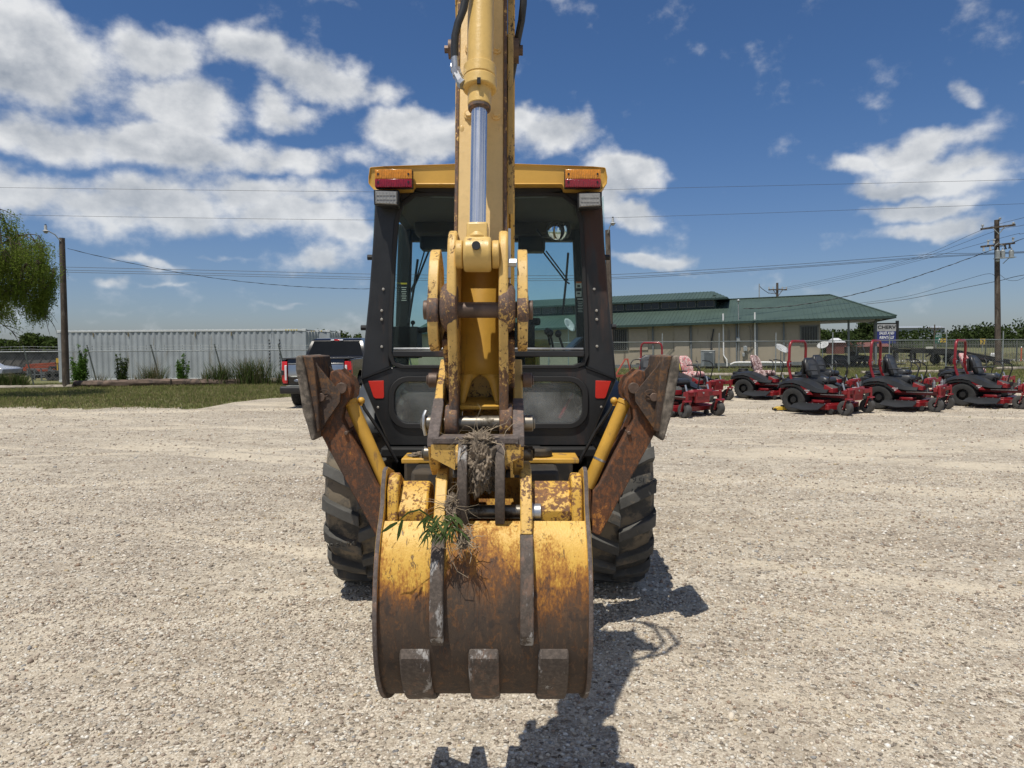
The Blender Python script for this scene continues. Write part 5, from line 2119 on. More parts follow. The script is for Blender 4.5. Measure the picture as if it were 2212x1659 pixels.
px_tube('wiper', [(928, 540), (908, 590), (890, 632)], 5.66, .008, MT['black_trim'], CAB)
px_tube('wiper', [(919, 538), (902, 596), (888, 628)], 5.66, .006, MT['black_trim'], CAB)
px_tube('wiper', [(903, 560), (895, 620), (883, 697)], 5.64, .010, MT['black_trim'], CAB)
px_tube('wiper', [(1172, 542), (1222, 607), (1231, 613)], 5.66, .007, MT['black_trim'], CAB)
px_tube('wiper', [(1180, 542), (1228, 606)], 5.66, .006, MT['black_trim'], CAB)
px_tube('wiper', [(1228, 546), (1223, 610), (1216, 680)], 5.64, .010, MT['black_trim'], CAB)
# warning decals on the far pillars
for (a0, b0, a1, b1, kind) in ((866, 610, 880.5, 652, 'y'), (1244.5, 608, 1257, 641, 'o'), (1247, 644, 1261, 676, 'k')):
    p0, p1 = q(a0, b1, FD - .06), q(a1, b0, FD - .06)
    mb = MB()
    mb.box(((p0.x + p1.x) / 2, FD - .0565, (p0.z + p1.z) / 2), (p1.x - p0.x, .004, p1.z - p0.z), m=1 if kind == 'o' else 0)
    hgt = p1.z - p0.z
    if kind in 'yk':
        for i in range(7):
            mb.box(((p0.x + p1.x) / 2, FD - .060, p0.z + hgt * (.08 + .11 * i)), ((p1.x - p0.x) * (.75 - .15 * (i % 2)), .003, hgt * .035), m=1)
        mb.box(((p0.x + p1.x) / 2, FD - .060, p1.z - hgt * .06), ((p1.x - p0.x) * .9, .003, hgt * .08), m=2 if kind == 'y' else 1)
    else:
        mb.box(((p0.x + p1.x) / 2, FD - .060, p1.z - hgt * .06), ((p1.x - p0.x) * .94, .003, hgt * .10), m=3)
        for i, hh in ((.30, .14), (.78, .10)):
            mb.box(((p0.x + p1.x) / 2, FD - .060, p1.z - hgt * i), ((p1.x - p0.x) * .5, .003, hgt * hh), m=0)
        mb.box(((p0.x + p1.x) / 2, FD - .060, p1.z - hgt * .54), ((p1.x - p0.x) * .92, .003, hgt * .2), m=0)
    part(mb, 'decal', [MT['decal_black'], MT['decal_white'], MT['decal_yellow'], MT['decal_orange']], CAB)
# seat, consoles, levers
mb = MB()
mb.box((.02, 5.05, 1.28), (.46, .46, .14))
mb.box((.02, 5.28, 1.44), (.44, .12, .30))
mb.box((.02, 5.05, 1.12), (.34, .34, .2))
part(mb, 'seat', MT['interior'], CAB, bevel=.03, seg=3)
p0, p1 = q(853, 750, 5.2), q(905, 712, 5.2)
mb = MB()
mb.box(((p0.x + p1.x) / 2, 5.25, (p0.z + p1.z) / 2 - .03), (p1.x - p0.x, .3, p1.z - p0.z + .1))
mb.tube([q(905, 715, 5.2), q(940, 708, 5.2), q(990, 712, 5.2)], .02, 8)
mb.tube([q(892, 712, 5.2), q(892, 700, 5.2)], .007, 6)
mb.ball(q(892.5, 697, 5.2), .017)
part(mb, 'control_console', MT['interior'], CAB, bevel=.015)
p0, p1 = q(1112, 752, 4.9), q(1165, 688, 4.9)
mb = MB()
mb.box((q(1130, 730, 4.9).x, 4.95, Z(735, 4.9)), (.16, .25, .24))
mb.box((q(1152, 690, 4.9).x, 4.9, Z(695, 4.9)), (.10, .10, .05))
part(mb, 'control_console', MT['interior'], CAB, bevel=.015)
for (a, b_, c_, d_) in ((1189, 719, 1199, 768), (1206.5, 721, 1222, 766), (1183, 716, 1189, 745)):
    mb = MB()
    mb.tube([q(c_, d_, 4.62), q((a + c_) / 2, (b_ + d_) / 2, 4.6), q(a, b_, 4.58)], .008, 6)
    mb.ball(q(a, b_, 4.58), .022, 10, 6, sc=(1, 1, 1.1))
    part(mb, 'lever', MT['black_trim'], CAB)
mb = MB()
mb.prism([Q2(1222, 766, 4.6), Q2(1262, 726, 4.6), Q2(1266, 768, 4.6)], 'y', 4.55, 5.2)
part(mb, 'side_console', MT['black'], CAB, bevel=.01)
# yellow pieces and a white paper bundle seen through the glass
mb = MB()
mb.cyl(q(951, 746, 5.95), q(992, 746, 5.95), .055, 16)
mb.cyl(q(1120, 746, 5.95), q(1188, 746, 5.95), .055, 16)
part(mb, 'loader_pivot', MT['yellow'])
mb = MB()
mb.box((.0, 5.35, 1.10), (.5, .5, .02))
for k in range(9):
    mb.box((-.35 + .06 * k, 5.3 + .04 * (k % 3), 1.37 + .01 * (k % 2)), (.09, .06, .03 + .012 * (k % 4)), Matrix.Rotation(k * .9, 3, 'Z') @ Matrix.Rotation(k * .6, 3, 'X'))
part(mb, 'paper_bundle', MT['white'], CAB)
# pedal plates and tool handle behind the lower window
mb = MB()
for a in (1205, 1222):
    mb.bar(q(a, 845, 4.75), q(a - 4, 900, 4.7), .03, .02, up=(0, 1, 0))
part(mb, 'pedal', MT['black_trim'], CAB)
mb = MB()
mb.tube([q(1238, 852, 4.75), q(1208, 905, 4.6)], .012, 8)
part(mb, 'tool_handle', MT['red_lens'], CAB)
mb = MB()
mb.box((.42, 4.95, 1.12), (.36, .02, .42))
mb.box((-.35, 5.0, 1.1), (.5, .02, .45))
part(mb, 'floor_panel', MT['fender'], CAB)

# fenders behind the posts
for sx in (-1, 1):
    mb = MB()
    n = 12
    A, B, C, D_ = [], [], [], []
    for i in range(n + 1):
        a = R(36 + 122 * i / n)
        yy, zz = 5.02 - .78 * math.cos(a), .665 + .75 * math.sin(a)
        A.append((sx * .64, yy, zz))
        B.append((sx * .87, yy, zz))
    mb.strip(A, B)
    # inner flank closing towards the cab
    F1 = [(sx * .64, p[1], p[2]) for p in A]
    F2 = [(sx * .64, 5.02 - .2 * math.cos(R(36 + 122 * i / n)), 1.0) for i in range(n + 1)]
    mb.strip(F1, F2)
    o = part(mb, 'fender', MT['fender'])
    md = o.modifiers.new('solid', 'SOLIDIFY')
    md.thickness = .012

# ---------------------------------------------------------------- swing frame and rear cross member
mb = MB()
for a, b_ in ((868, 943), (1143, 1251)):
    p0, p1 = q(a, 1003, 3.92), q(b_, 988, 3.92)
    mb.box(((p0.x + p1.x) / 2, 4.02, (p0.z + p1.z) / 2), (p1.x - p0.x, .22, .028))
mb.box((.0, 4.06, Z(1015, 3.95)), (.78, .05, .14))
part(mb, 'swing_frame', MT['yellow'], bevel=.006)
mb = MB()
mb.box((0, 4.02, .66), (1.04, .14, .36))
for sx in (-1, 1):
    mb.box((sx * .50, 4.02, .60), (.12, .26, .44))
mb.box((0, 4.08, Z(972, 4.05)), (.62, .1, .03))
mb.cyl((-.26, 4.0, Z(985, 4.0)), (-.26, 4.0, Z(968, 4.0)), .07, 14)
mb.cyl((.30, 4.0, Z(985, 4.0)), (.30, 4.0, Z(968, 4.0)), .07, 14)
part(mb, 'stabilizer_frame', MT['dark_metal'], bevel=.01)
mb = MB()
mb.cyl((0, 3.72, .62), (0, 3.72, 1.12), .11, 20)
mb.box((0, 3.80, .72), (.34, .24, .10))
mb.box((0, 3.80, 1.05), (.34, .24, .10))
part(mb, 'swing_post', MT['coupler'], bevel=.01)

# ---------------------------------------------------------------- boom: from the swing post up and over to the top of the stick
SXC = qx(1041, 2.45)                            # centre of stick and boom
bp = [(3.70, .92), (3.55, 1.5), (3.30, 2.3), (3.02, 3.0), (2.86, 3.36), (2.74, 3.55), (2.66, 3.5), (2.72, 3.30), (2.86, 2.9), (3.05, 2.3), (3.28, 1.6), (3.42, 1.05), (3.55, .86)]
mb = MB()
for s in (-1, 1):
    mb.prism(bp, 'x', SXC + s * .098, SXC + s * .116)
mb.bar((SXC, 3.42, 1.55), (SXC, 2.95, 2.9), .19, .16, up=(0, 1, 0))
BOOM = part(mb, 'boom', MT['coupler'], bevel=.004)
mb = MB()
mb.cyl((SXC - .17, 2.70, 3.42), (SXC + .17, 2.70, 3.42), .05, 18)
part(mb, 'pin', MT['rust_pin'], BOOM)

# ---------------------------------------------------------------- stick
def SY(z):
    return 2.42 + .24 * (z - 2.22)


S_TOP = 3.50
sxl, sxr = SXC - .0865, SXC + .0865
zb_ = 1.94
mb = MB()
front = lambda z: SY(z)
poly = [(front(zb_), zb_), (front(2.6), 2.6), (front(S_TOP), S_TOP), (front(S_TOP) + .16, S_TOP + .02), (front(2.6) + .26, 2.6), (front(zb_) + .24, zb_)]
mb.prism(poly, 'x', sxl + .010, sxr - .010)
STICK = part(mb, 'stick', MT['stick_paint'], bevel=.004)
# side plates whose worn dark edges frame the front plate
for s in (-1, 1):
    x_ = SXC + s * .0815
    pl = [(front(1.9) - .004, 1.9), (front(2.6) - .004, 2.6), (front(S_TOP) - .004, S_TOP), (front(S_TOP) + .20, S_TOP + .03), (front(2.8) + .32, 2.8), (front(2.3) + .29, 2.3), (front(1.9) + .22, 1.9)]
    mb = MB()
    mb.prism(pl, 'x', x_ - .005, x_ + .005)
    part(mb, 'side_plate', MT['edge'], STICK)
    # doubler plates further back, seen past the right side
    pl2 = [(front(2.22) + .06, 2.10), (front(2.5) + .05, 2.5), (front(2.86) + .05, 2.86), (front(2.92) + .10, 2.93), (front(2.9) + .26, 2.9), (front(2.3) + .26, 2.2)]
    mb = MB()
    mb.prism(pl2, 'x', x_ + s * .008, x_ + s * (.012 if s < 0 else .028))
    part(mb, 'doubler_plate', MT['doubler'], STICK, bevel=.002)
# bolts and weld dimples on the front plate
for (px, py) in ((989, 92), (1094, 93), (1000, 250), (1094, 251)):
    z_ = Z(py, 2.47)
    yy = SY(z_)
    xx = SXC + (-.043 if px < 1040 else .052)
    mb = MB()
    mb.cyl((xx, yy + .01, z_), (xx, yy - .008, z_ + .002), .016, 12)
    mb.cyl((xx, yy - .006, z_ + .001), (xx, yy - .016, z_ + .004), .010, 6)
    part(mb, 'bolt', MT['stick_paint'], STICK)
for s in (-1, 1):
    z_ = Z(282, 2.46)
    mb = MB()
    mb.ball((SXC + s * .066, SY(z_) + .002, z_), .011, 12, 6, sc=(.8, .35, 1.7))
    part(mb, 'weld_dimple', MT['stick_paint'], STICK)
# pin bosses high on both sides
for s, py, r_ in ((-1, 102, .034), (1, 104, .046)):
    z_ = Z(py, 2.68)
    mb = MB()
    mb.cyl((SXC + s * .085, 2.70, z_), (SXC + s * .130, 2.70, z_), r_, 20)
    mb.cyl((SXC + s * .13, 2.70, z_), (SXC + s * .145, 2.70, z_), r_ * .4, 6)
    part(mb, 'pin', MT['rust_pin'], STICK)
z_ = Z(147, 2.66)
mb = MB()
mb.cyl((SXC - .085, 2.66, z_), (SXC - .118, 2.66, z_), .017, 6)
part(mb, 'bolt', MT['zinc'], STICK)

# lower stick: recessed web between two deep cast flanges
mb = MB()


def web_y(z):
    return float(np.interp(z, [1.36, 1.45, 1.62, 1.80, 1.94, 1.98], [2.325, 2.31, 2.335, 2.375, 2.42, 2.44]))


APEX = 1.555
zs_ = list(np.linspace(1.98, APEX, 9))
hw_ = .0655
mb.strip([(SXC - hw_, web_y(z), z) for z in zs_], [(SXC + hw_, web_y(z), z) for z in zs_])
n_ = 12
for s in (-1, 1):
    A_, B_ = [], []
    for i in range(n_ + 1):
        u = i / n_
        z = APEX - .155 * u
        xin = .022 * math.sqrt(min(1, u * 6)) + .045 * u
        A_.append((SXC + s * hw_, web_y(z), z))
        B_.append((SXC + s * min(xin, hw_ - .001), web_y(z), z))
    mb.strip(A_, B_)
o = part(mb, 'web', MT['yellow'], STICK)
md = o.modifiers.new('solid', 'SOLIDIFY')
md.thickness = .014
md.offset = 1
mb = MB()
mb.prism([(2.40, 1.62), (2.42, 1.36), (2.44, 1.36), (2.44, 1.64)], 'x', SXC - .064, SXC + .064)
part(mb, 'back_plate', MT['coupler'], STICK, bevel=.003)
for s in (-1, 1):
    mb = MB()
    f1 = [(2.205, 1.985), (2.185, 1.95), (2.165, 1.88), (2.15, 1.80), (2.15, 1.74), (2.165, 1.68), (2.19, 1.62), (2.215, 1.52), (2.22, 1.44), (2.225, 1.375), (2.26, 1.345), (2.34, 1.345), (2.44, 1.45), (2.50, 1.75), (2.46, 1.95), (2.32, 2.0), (2.24, 2.005)]
    mb.prism(f1, 'x', SXC + s * .064, SXC + s * .093)
    part(mb, 'flange', MT['lever'], STICK, bevel=.008, seg=3)
    # swollen boss round the lever pin, flaring outwards
    mb = MB()
    prof = [(-.0225, .0), (-.0225, .066), (-.019, .072), (-.008, .076), (.008, .078), (.017, .073), (.025, .064), (.029, .054), (.029, 0.0)]
    mb.lathe([(s * t, r) for t, r in prof], (SXC + s * .086, 2.215, 1.765), 'x', 28)
    part(mb, 'pin_boss', MT['boss'], STICK)
    # knuckle bushes round the bottom pin
    mb = MB()
    mb.cyl((SXC + s * .066, 2.26, 1.40), (SXC + s * .106, 2.26, 1.40), .062, 24)
    part(mb, 'pin_boss', MT['edge'], STICK, bevel=.006)
    mb = MB()
    mb.cyl((SXC + s * .044, 2.185, 1.925), (SXC + s * .066, 2.185, 1.925), .043, 20)
    part(mb, 'bush', MT['lever'], STICK, bevel=.004)
mb = MB()
mb.prism([(2.27, 1.455), (2.275, 1.442), (2.395, 1.455), (2.395, 1.475)], 'x', SXC - .063, SXC + .063)
part(mb, 'cross_plate', MT['yellow'], STICK, bevel=.003)
mb = MB()
mb.prism([(2.285, 1.375), (2.285, 1.35), (2.395, 1.35), (2.395, 1.37)], 'x', SXC - .063, SXC + .063)
part(mb, 'cross_plate', MT['yellow'], STICK, bevel=.003)

# bucket cylinder in front of the stick
def cax(z):
    return Vector((qx(1036.5, 2.30) + (z - 2.2) * .006, 2.20 + .225 * (z - 1.93), z))


mb = MB()
cdir = (cax(3) - cax(2)).normalized()
zg1, zg0 = Z(146, 2.33), Z(192, 2.31)
mb.cyl(cax(zg1), cax(3.42), .0425, 36)
CYL = part(mb, 'bucket_cylinder', MT['cyl_paint'])
mb = MB()
zg2 = Z(232, 2.29)
for a, b_, r_ in ((zg1 + .004, zg1 - .035, .0525), (zg1 - .039, zg0, .0545)):
    mb.cyl(cax(a), cax(b_), r_, 36)
mb.cyl(cax(zg1 - .033), cax(zg1 - .042), .0505, 36)
part(mb, 'gland_nut', MT['cyl_paint'], CYL, bevel=.003)
mb = MB()
mb.cyl(cax(zg0 + .004), cax(zg2 + .008), .0375, 32)
part(mb, 'rod_wiper', MT['cyl_paint'], CYL, bevel=.003)
mb = MB()
mb.cyl(cax(zg2 + .010), cax(zg2 - .004), .036, 32)
part(mb, 'wiper_seal', MT['lever_dark'], CYL, bevel=.003)
mb = MB()
p_ = cax(zg0)
mb.box((p_.x, p_.y - .051, p_.z + .010), (.011, .012, .018))
part(mb, 'spanner_slot', MT['black_trim'], CYL)
mb = MB()
mb.cyl(cax(zg2 + .02), cax(Z(508, 2.22)), .0252, 32)
part(mb, 'cylinder_rod', MT['chrome'], CYL)
mb = MB()
mb.cyl(cax(Z(503, 2.22)), cax(Z(520, 2.21)), .027, 24, r2=.040)
mb.cyl((SXC - .042, 2.185, 1.925), (SXC + .042, 2.185, 1.925), .0535, 28)
mb.bar(cax(2.02), cax(1.93), .066, .06)
part(mb, 'rod_eye', MT['cyl_paint'], CYL, bevel=.008, seg=3)
mb = MB()
mb.cyl((SXC - .002, 2.127, 1.945), (SXC - .002, 2.14, 1.943), .013, 12)
part(mb, 'grease_hole', MT['black_trim'], CYL)
# hoses
mb = MB()
hp = [(1012, -60), (1009, -20), (1002, 20), (990, 50), (983.5, 78), (982.5, 105), (983, 128)]
mb.tube([q(a, b_, 2.34) for a, b_ in hp], .0125, 12)
part(mb, 'hose', MT['hose'], CYL)
mb = MB()
mb.cyl(q(983, 124, 2.34), q(985, 150, 2.335), .0125, 12)
mb.cyl(q(985, 149, 2.335), q(989, 164, 2.33), .0165, 6)
mb.cyl(q(988, 160, 2.33), q(999, 182, 2.315), .0150, 6)
mb.cyl(q(997, 178, 2.315), q(1003, 184, 2.305), .0175, 6)
part(mb, 'hose_fitting', MT['zinc'], CYL)
for pts in ([(1132, -40, 2.64), (1131, 10, 2.64), (1127, 45, 2.65), (1119, 85, 2.68), (1112, 130, 2.74), (1103, 180, 2.80), (1092, 240, 2.84)],):
    mb = MB()
    mb.tube([q(*p) for p in pts], .0135, 10)
    part(mb, 'hose', MT['hose'], STICK)
for k, (dx, r_) in enumerate(((.30, .013), (.22, .012))):
    mb = MB()
    z0 = 3.02
    pts = [(SXC + .12, 2.68, 2.98), (SXC + .15, 2.66, 3.1), (SXC + dx * .8, 2.66, 3.28 + .05 * k), (SXC + dx, 2.72, 3.5), (SXC + dx * .75, 2.85, 3.72), (SXC + .12, 2.98, 3.62), (SXC + .11, 3.1, 3.3)]
    mb.tube(pts, r_, 8)
    part(mb, 'hose', MT['hose'], STICK)
# long pin through levers and links
mb = MB()
mb.cyl((SXC - .162, 2.215, 1.758), (SXC + .162, 2.215, 1.758), .0245, 24)
for s in (-1, 1):
    mb.cyl((SXC + s * .154, 2.215, 1.758), (SXC + s * .169, 2.215, 1.758), .030, 20)
part(mb, 'lever_pin', MT['rust_pin'], STICK, bevel=.002)
mb = MB()
mb.cyl((SXC - .11, 2.26, 1.40), (SXC + .11, 2.26, 1.40), .0245, 24)
part(mb, 'stick_pin', MT['steel_pin'], STICK)
mb = MB()
zz = Z(575, 2.2)
mb.cyl((SXC + .093, 2.2, zz + .01), (SXC + .118, 2.2, zz + .01), .013, 6)
mb.box((SXC + .097, 2.22, zz + .04), (.008, .04, .15))
part(mb, 'pin_keeper', MT['zinc'], STICK)

# bucket links: cast C-shaped plates outboard of the levers, reaching down to the coupler
for s in (-1, 1):
    xo = SXC + s * .1375
    outer_ = [(2.335, 1.94), (2.30, 1.955), (2.262, 1.945), (2.225, 1.91), (2.198, 1.86), (2.178, 1.80), (2.168, 1.745), (2.172, 1.69), (2.195, 1.65), (2.24, 1.63), (2.33, 1.64), (2.40, 1.70), (2.41, 1.80), (2.39, 1.90)]
    hole_ = [(2.32, 1.905), (2.29, 1.905), (2.262, 1.88), (2.242, 1.84), (2.245, 1.815), (2.29, 1.80), (2.33, 1.81), (2.345, 1.85), (2.34, 1.89)]
    mb = MB()
    cc_ = (2.292, 1.852)
    Hh_, Oo_ = ring_plate(mb, outer_, hole_, cc_, xo - .0155, xo + .0155, lambda u, w: (u, w))
    mb.v = [(v[1], v[0], v[2]) for v in mb.v]
    bl = part(mb, 'bucket_link', MT['lever'], bevel=.006, seg=2)
    mb = MB()
    mb.cyl((xo - .0175, 2.215, 1.752), (xo + .0175, 2.215, 1.752), .056, 24)
    part(mb, 'pin_boss', MT['boss'], bl, bevel=.006)
    mb = MB()
    mb.prism([(2.20, 1.665), (2.30, 1.70), (2.40, 1.64), (2.50, 1.50), (2.47, 1.44), (2.40, 1.46), (2.30, 1.57)], 'x', xo - s * .052, xo - s * .024)
    part(mb, 'link_arm', MT['edge'], bl, bevel=.006)

# ---------------------------------------------------------------- quick coupler
CPX = SXC - .004
for s in (-1, 1):
    pl = [(2.50, 1.590), (2.52, 1.60), (2.54, 1.585), (2.55, 1.52), (2.44, 1.38), (2.32, 1.26), (2.22, 1.24), (2.155, 1.28), (2.115, 1.345), (2.12, 1.372), (2.30, 1.474)]
    hs_t, hs_b = .128, .128
    mb = MB()
    mb.prism(pl, 'x', CPX + s * .112, CPX + s * .144)
    cp = part(mb, 'coupler_plate', MT['coupler'], bevel=.005)
    if s < 0:
        COUP = cp
    # bare rubbed lower half of the front edge
    mb = MB()
    mb.prism([(2.117, 1.374), (2.30, 1.478), (2.312, 1.470), (2.128, 1.366)], 'x', CPX + s * .1105, CPX + s * .1455)
    mb.prism([(2.112, 1.345), (2.117, 1.3745), (2.132, 1.368), (2.128, 1.345)], 'x', CPX + s * .1105, CPX + s * .1455)
    part(mb, 'rubbed_edge', MT['steel'], cp, bevel=.003)
    for (yy, zz, r_, mt) in ((2.26, 1.40, .026, 'steel_pin'), (2.42, 1.53, .025, 'rust_pin'), (2.28, 1.30, .024, 'steel_pin')):
        mb = MB()
        mb.cyl((CPX + s * .144, yy, zz), (CPX + s * .176, yy, zz), r_, 18)
        mb.cyl((CPX + s * .176, yy, zz), (CPX + s * .182, yy, zz), r_ * .7, 18)
        part(mb, 'pin', MT[mt], cp, bevel=.003)
mb = MB()
mb.tube([(CPX - .165, 2.25, 1.44), (CPX - .17, 2.235, 1.425), (CPX - .17, 2.23, 1.395), (CPX - .165, 2.24, 1.365)], .006, 8)
part(mb, 'pin_clip', MT['zinc'], COUP)
zbar = Z(953, 2.10)
mb = MB()
mb.box((CPX, 2.15, zbar), (.256, .09, .019))
part(mb, 'coupler_bar', MT['steel'], COUP, bevel=.003)
for s in (-1, 1):
    x1, x2 = CPX + s * .134, CPX + s * .062
    zt_, zl = zbar - .012, Z(1012, 2.14)
    zo = Z(985, 2.14)
    mb = MB()
    mb.prism([(x1, zt_), (x2, zt_), (x2, zl), (x1, zo)] if s > 0 else [(x1, zt_), (x1, zo), (x2, zl), (x2, zt_)], 'y', 2.112, 2.130)
    mb.add([(x1, 2.114, zo), (x2, 2.114, zl), (x2, 2.26, zl - .01), (x1, 2.26, zo - .01)], [(0, 1, 2, 3)])
    part(mb, 'gusset_plate', MT['coupler'], COUP)
for s, c_ in ((-1, 998.0), (1, 1080.0)):
    xc_ = qx(c_, 2.06)
    ep = [(2.13, zbar + .008), (2.095, zbar - .012), (2.06, 1.30), (2.045, 1.24), (2.05, 1.18), (2.07, 1.122), (2.13, 1.10), (2.20, 1.13), (2.24, 1.22), (2.24, zbar)]
    mb = MB()
    mb.prism(ep, 'x', xc_ - .0142, xc_ + .0142)
    part(mb, 'coupler_ear', MT['chalky'], COUP, bevel=.003)
# bucket pin between the ears
zp = Z(1105, 2.14)
mb = MB()
mb.cyl((qx(1008, 2.14), 2.14, zp), (qx(1126, 2.14), 2.14, zp), .0205, 20)
part(mb, 'bucket_pin', MT['steel_pin'], COUP)
mb = MB()
xe = qx(1157, 2.12)
mb.cyl((xe - .01, 2.13, zp), (xe + .018, 2.13, zp), .0275, 20)
mb.cyl((xe - .016, 2.13, zp - .002), (xe - .006, 2.13, zp - .002), .034, 20)
part(mb, 'pin_cap', MT['zinc'], COUP, bevel=.002)

# ---------------------------------------------------------------- bucket
BXC = qx(1043.5, 2.0)
HB = .305
prof = [(2.085, 1.128), (2.052, 1.098), (2.022, 1.055), (1.997, 1.0), (1.98, .93), (1.973, .86), (1.978, .79), (1.998, .72), (2.035, .66), (2.085, .61), (2.15, .57), (2.24, .535), (2.36, .505), (2.50, .475)]


def offs(pr, d):
    out = []
    for i in range(len(pr)):
        a, b_ = Vector(pr[max(i - 1, 0)]), Vector(pr[min(i + 1, len(pr) - 1)])
        t = (b_ - a).normalized()
        nrm = Vector((t.y, -t.x))                     # away from the bucket's inside
        p = Vector(pr[i]) + nrm * d
        out.append((p.x, p.y))
    return out


def fine(pr, k=3):
    out = []
    for i in range(len(pr) - 1):
        p0, p1, p2, p3 = [Vector(pr[min(max(j, 0), len(pr) - 1)]) for j in (i - 1, i, i + 1, i + 2)]
        for s in range(k):
            t = s / k
            out.append(tuple(.5 * ((2 * p1) + (p2 - p0) * t + (2 * p0 - 5 * p1 + 4 * p2 - p3) * t * t + (3 * p1 - p0 - 3 * p2 + p3) * t ** 3)))
    out.append(tuple(pr[-1]))
    return out


pf = fine(prof)
chk = offs(pf, .01)
SGN = 1 if chk[len(chk) // 3][0] < pf[len(pf) // 3][0] else -1
mb = MB()
inn = offs(pf, -.016 * SGN)
rings_o = [[(BXC + x, p[0], p[1]) for p in pf] for x in np.linspace(-HB + .006, HB - .006, 9)]
rings_i = [[(BXC + x, p[0], p[1]) for p in inn] for x in np.linspace(-HB + .006, HB - .006, 9)]
for rs in (rings_o, rings_i):
    for i in range(8):
        mb.strip(rs[i], rs[i + 1])
for e in (0, -1):
    mb.strip([r[e] for r in rings_o], [r[e] for r in rings_i])
BUCK = part(mb, 'bucket', MT['bucket'])
# side plates standing proud of the back sheet
sp = offs(pf, .014 * SGN)
side_poly = [(2.175, 1.275), (2.14, 1.270), (2.112, 1.225), (2.10, 1.175)] + sp[1:] + [(2.56, .47), (2.60, .56), (2.42, .95), (2.33, 1.20), (2.28, 1.245)]
for s in (-1, 1):
    mb = MB()
    mb.prism(side_poly, 'x', BXC + s * (HB - .007), BXC + s * (HB + .007), m=1, mside=0)
    part(mb, 'side_plate', [MT['steel'], MT['bucket']], BUCK, bevel=.003)
    # inner stiffener lip next to the side plate, up at the box section
    mb = MB()
    mb.prism([(2.18, 1.256), (2.15, 1.25), (2.122, 1.212), (2.115, 1.165), (2.10, 1.11), (2.30, 1.11), (2.30, 1.20)], 'x', BXC + s * (HB - .044), BXC + s * (HB - .010))
    part(mb, 'corner_gusset', MT['bucket_top'], BUCK, bevel=.006)
    # torque tube: box section across the top, either side of the ears
    mb = MB()
    tb = [(2.205, 1.226), (2.165, 1.205), (2.122, 1.160), (2.116, 1.150), (2.120, 1.108), (2.30, 1.08), (2.32, 1.17), (2.29, 1.20)]
    xa, xb = (BXC - HB + .042, CPX - .146) if s < 0 else (CPX + .146, BXC + HB - .042)
    mb.prism(tb, 'x', xa, xb)
    part(mb, 'torque_tube', MT['bucket_top'], BUCK, bevel=.007, seg=2)
    # ears running down the back as ribs
    rb = offs(pf, .028 * SGN)
    i0 = min(range(len(rb)), key=lambda i: abs(rb[i][1] - 1.07))
    i1 = min(range(len(rb)), key=lambda i: abs(rb[i][1] - .835))
    ins = offs(pf, -.004 * SGN)
    ear = [(2.34, 1.33), (2.17, 1.335), (2.12, 1.30), (2.088, 1.23), (2.064, 1.16)] + rb[i0 + 1:i1 + 1] + [ins[i1 + 2]] + ins[i1:i0:-1] + [(2.13, 1.08), (2.30, 1.08)]
    xc_ = qx(948 if s < 0 else 1138, 2.06)
    # split: upper ear still carries paint, the rib below is rubbed bare
    up = [p for p in ear if p[1] > 1.115] + [(2.30, 1.115), (2.064, 1.115)]
    up = [(2.34, 1.265), (2.18, 1.27), (2.135, 1.25), (2.088, 1.19), (2.056, 1.14), (2.034, 1.10), (2.30, 1.10)]
    mb = MB()
    mb.prism(up, 'x', xc_ - .0175, xc_ + .0175)
    part(mb, 'ear', MT['coupler'], BUCK, bevel=.004)
    lw = [(2.034, 1.10)] + rb[i0 + 1:i1 + 1] + [ins[i1 + 2]] + ins[i1:i0:-1] + [(2.12, 1.10)]
    mb = MB()
    x2 = qx(941 if s < 0 else 1142, 1.98)
    mb.prism(lw, 'x', xc_ - .0190, xc_ + .0190)
    part(mb, 'rib', MT['chalky'], BUCK, bevel=.004)
# inner back wall behind the ears so the middle reads dark
mb = MB()
mb.prism([(2.34, 1.21), (2.30, 1.10), (2.32, 1.06), (2.37, 1.20)], 'x', CPX - .145, CPX + .145)
part(mb, 'inner_plate', MT['bucket'], BUCK)
# wear straps over the heel
st_o, st_i = offs(pf, .016 * SGN), offs(pf, -.002 * SGN)
j0 = min(range(len(pf)), key=lambda i: abs(pf[i][1] - .772))
for k, c_ in enumerate((891.5, 1044, 1199)):
    xc_ = qx(c_, 1.975)
    mb = MB()
    a_ = [st_i[j0 - 1]] + st_o[j0:] + st_i[:j0 - 1:-1]
    w0 = .0435
    mb.prism(a_, 'x', xc_ - w0, xc_ + w0)
    part(mb, 'wear_strap', MT['chalky'], BUCK, bevel=.006)
# teeth
for k in range(5):
    xc_ = BXC + (k - 2) * .1475
    mb = MB()
    mb.loft([[(xc_ - .036, 2.42, .515), (xc_ + .036, 2.42, .515), (xc_ + .036, 2.42, .465), (xc_ - .036, 2.42, .465)],
             [(xc_ - .034, 2.56, .49), (xc_ + .034, 2.56, .49), (xc_ + .034, 2.56, .44), (xc_ - .034, 2.56, .44)],
             [(xc_ - .022, 2.70, .447), (xc_ + .022, 2.70, .447), (xc_ + .022, 2.70, .435), (xc_ - .022, 2.70, .435)]])
    part(mb, 'tooth', MT['steel'], BUCK, bevel=.004)

# ---------------------------------------------------------------- stabilizers, folded up
STC = 1054.0
SD = 3.95


def mir(pts, s):
    return [(p[0] if s < 0 else 2 * STC - p[0], p[1]) for p in pts]


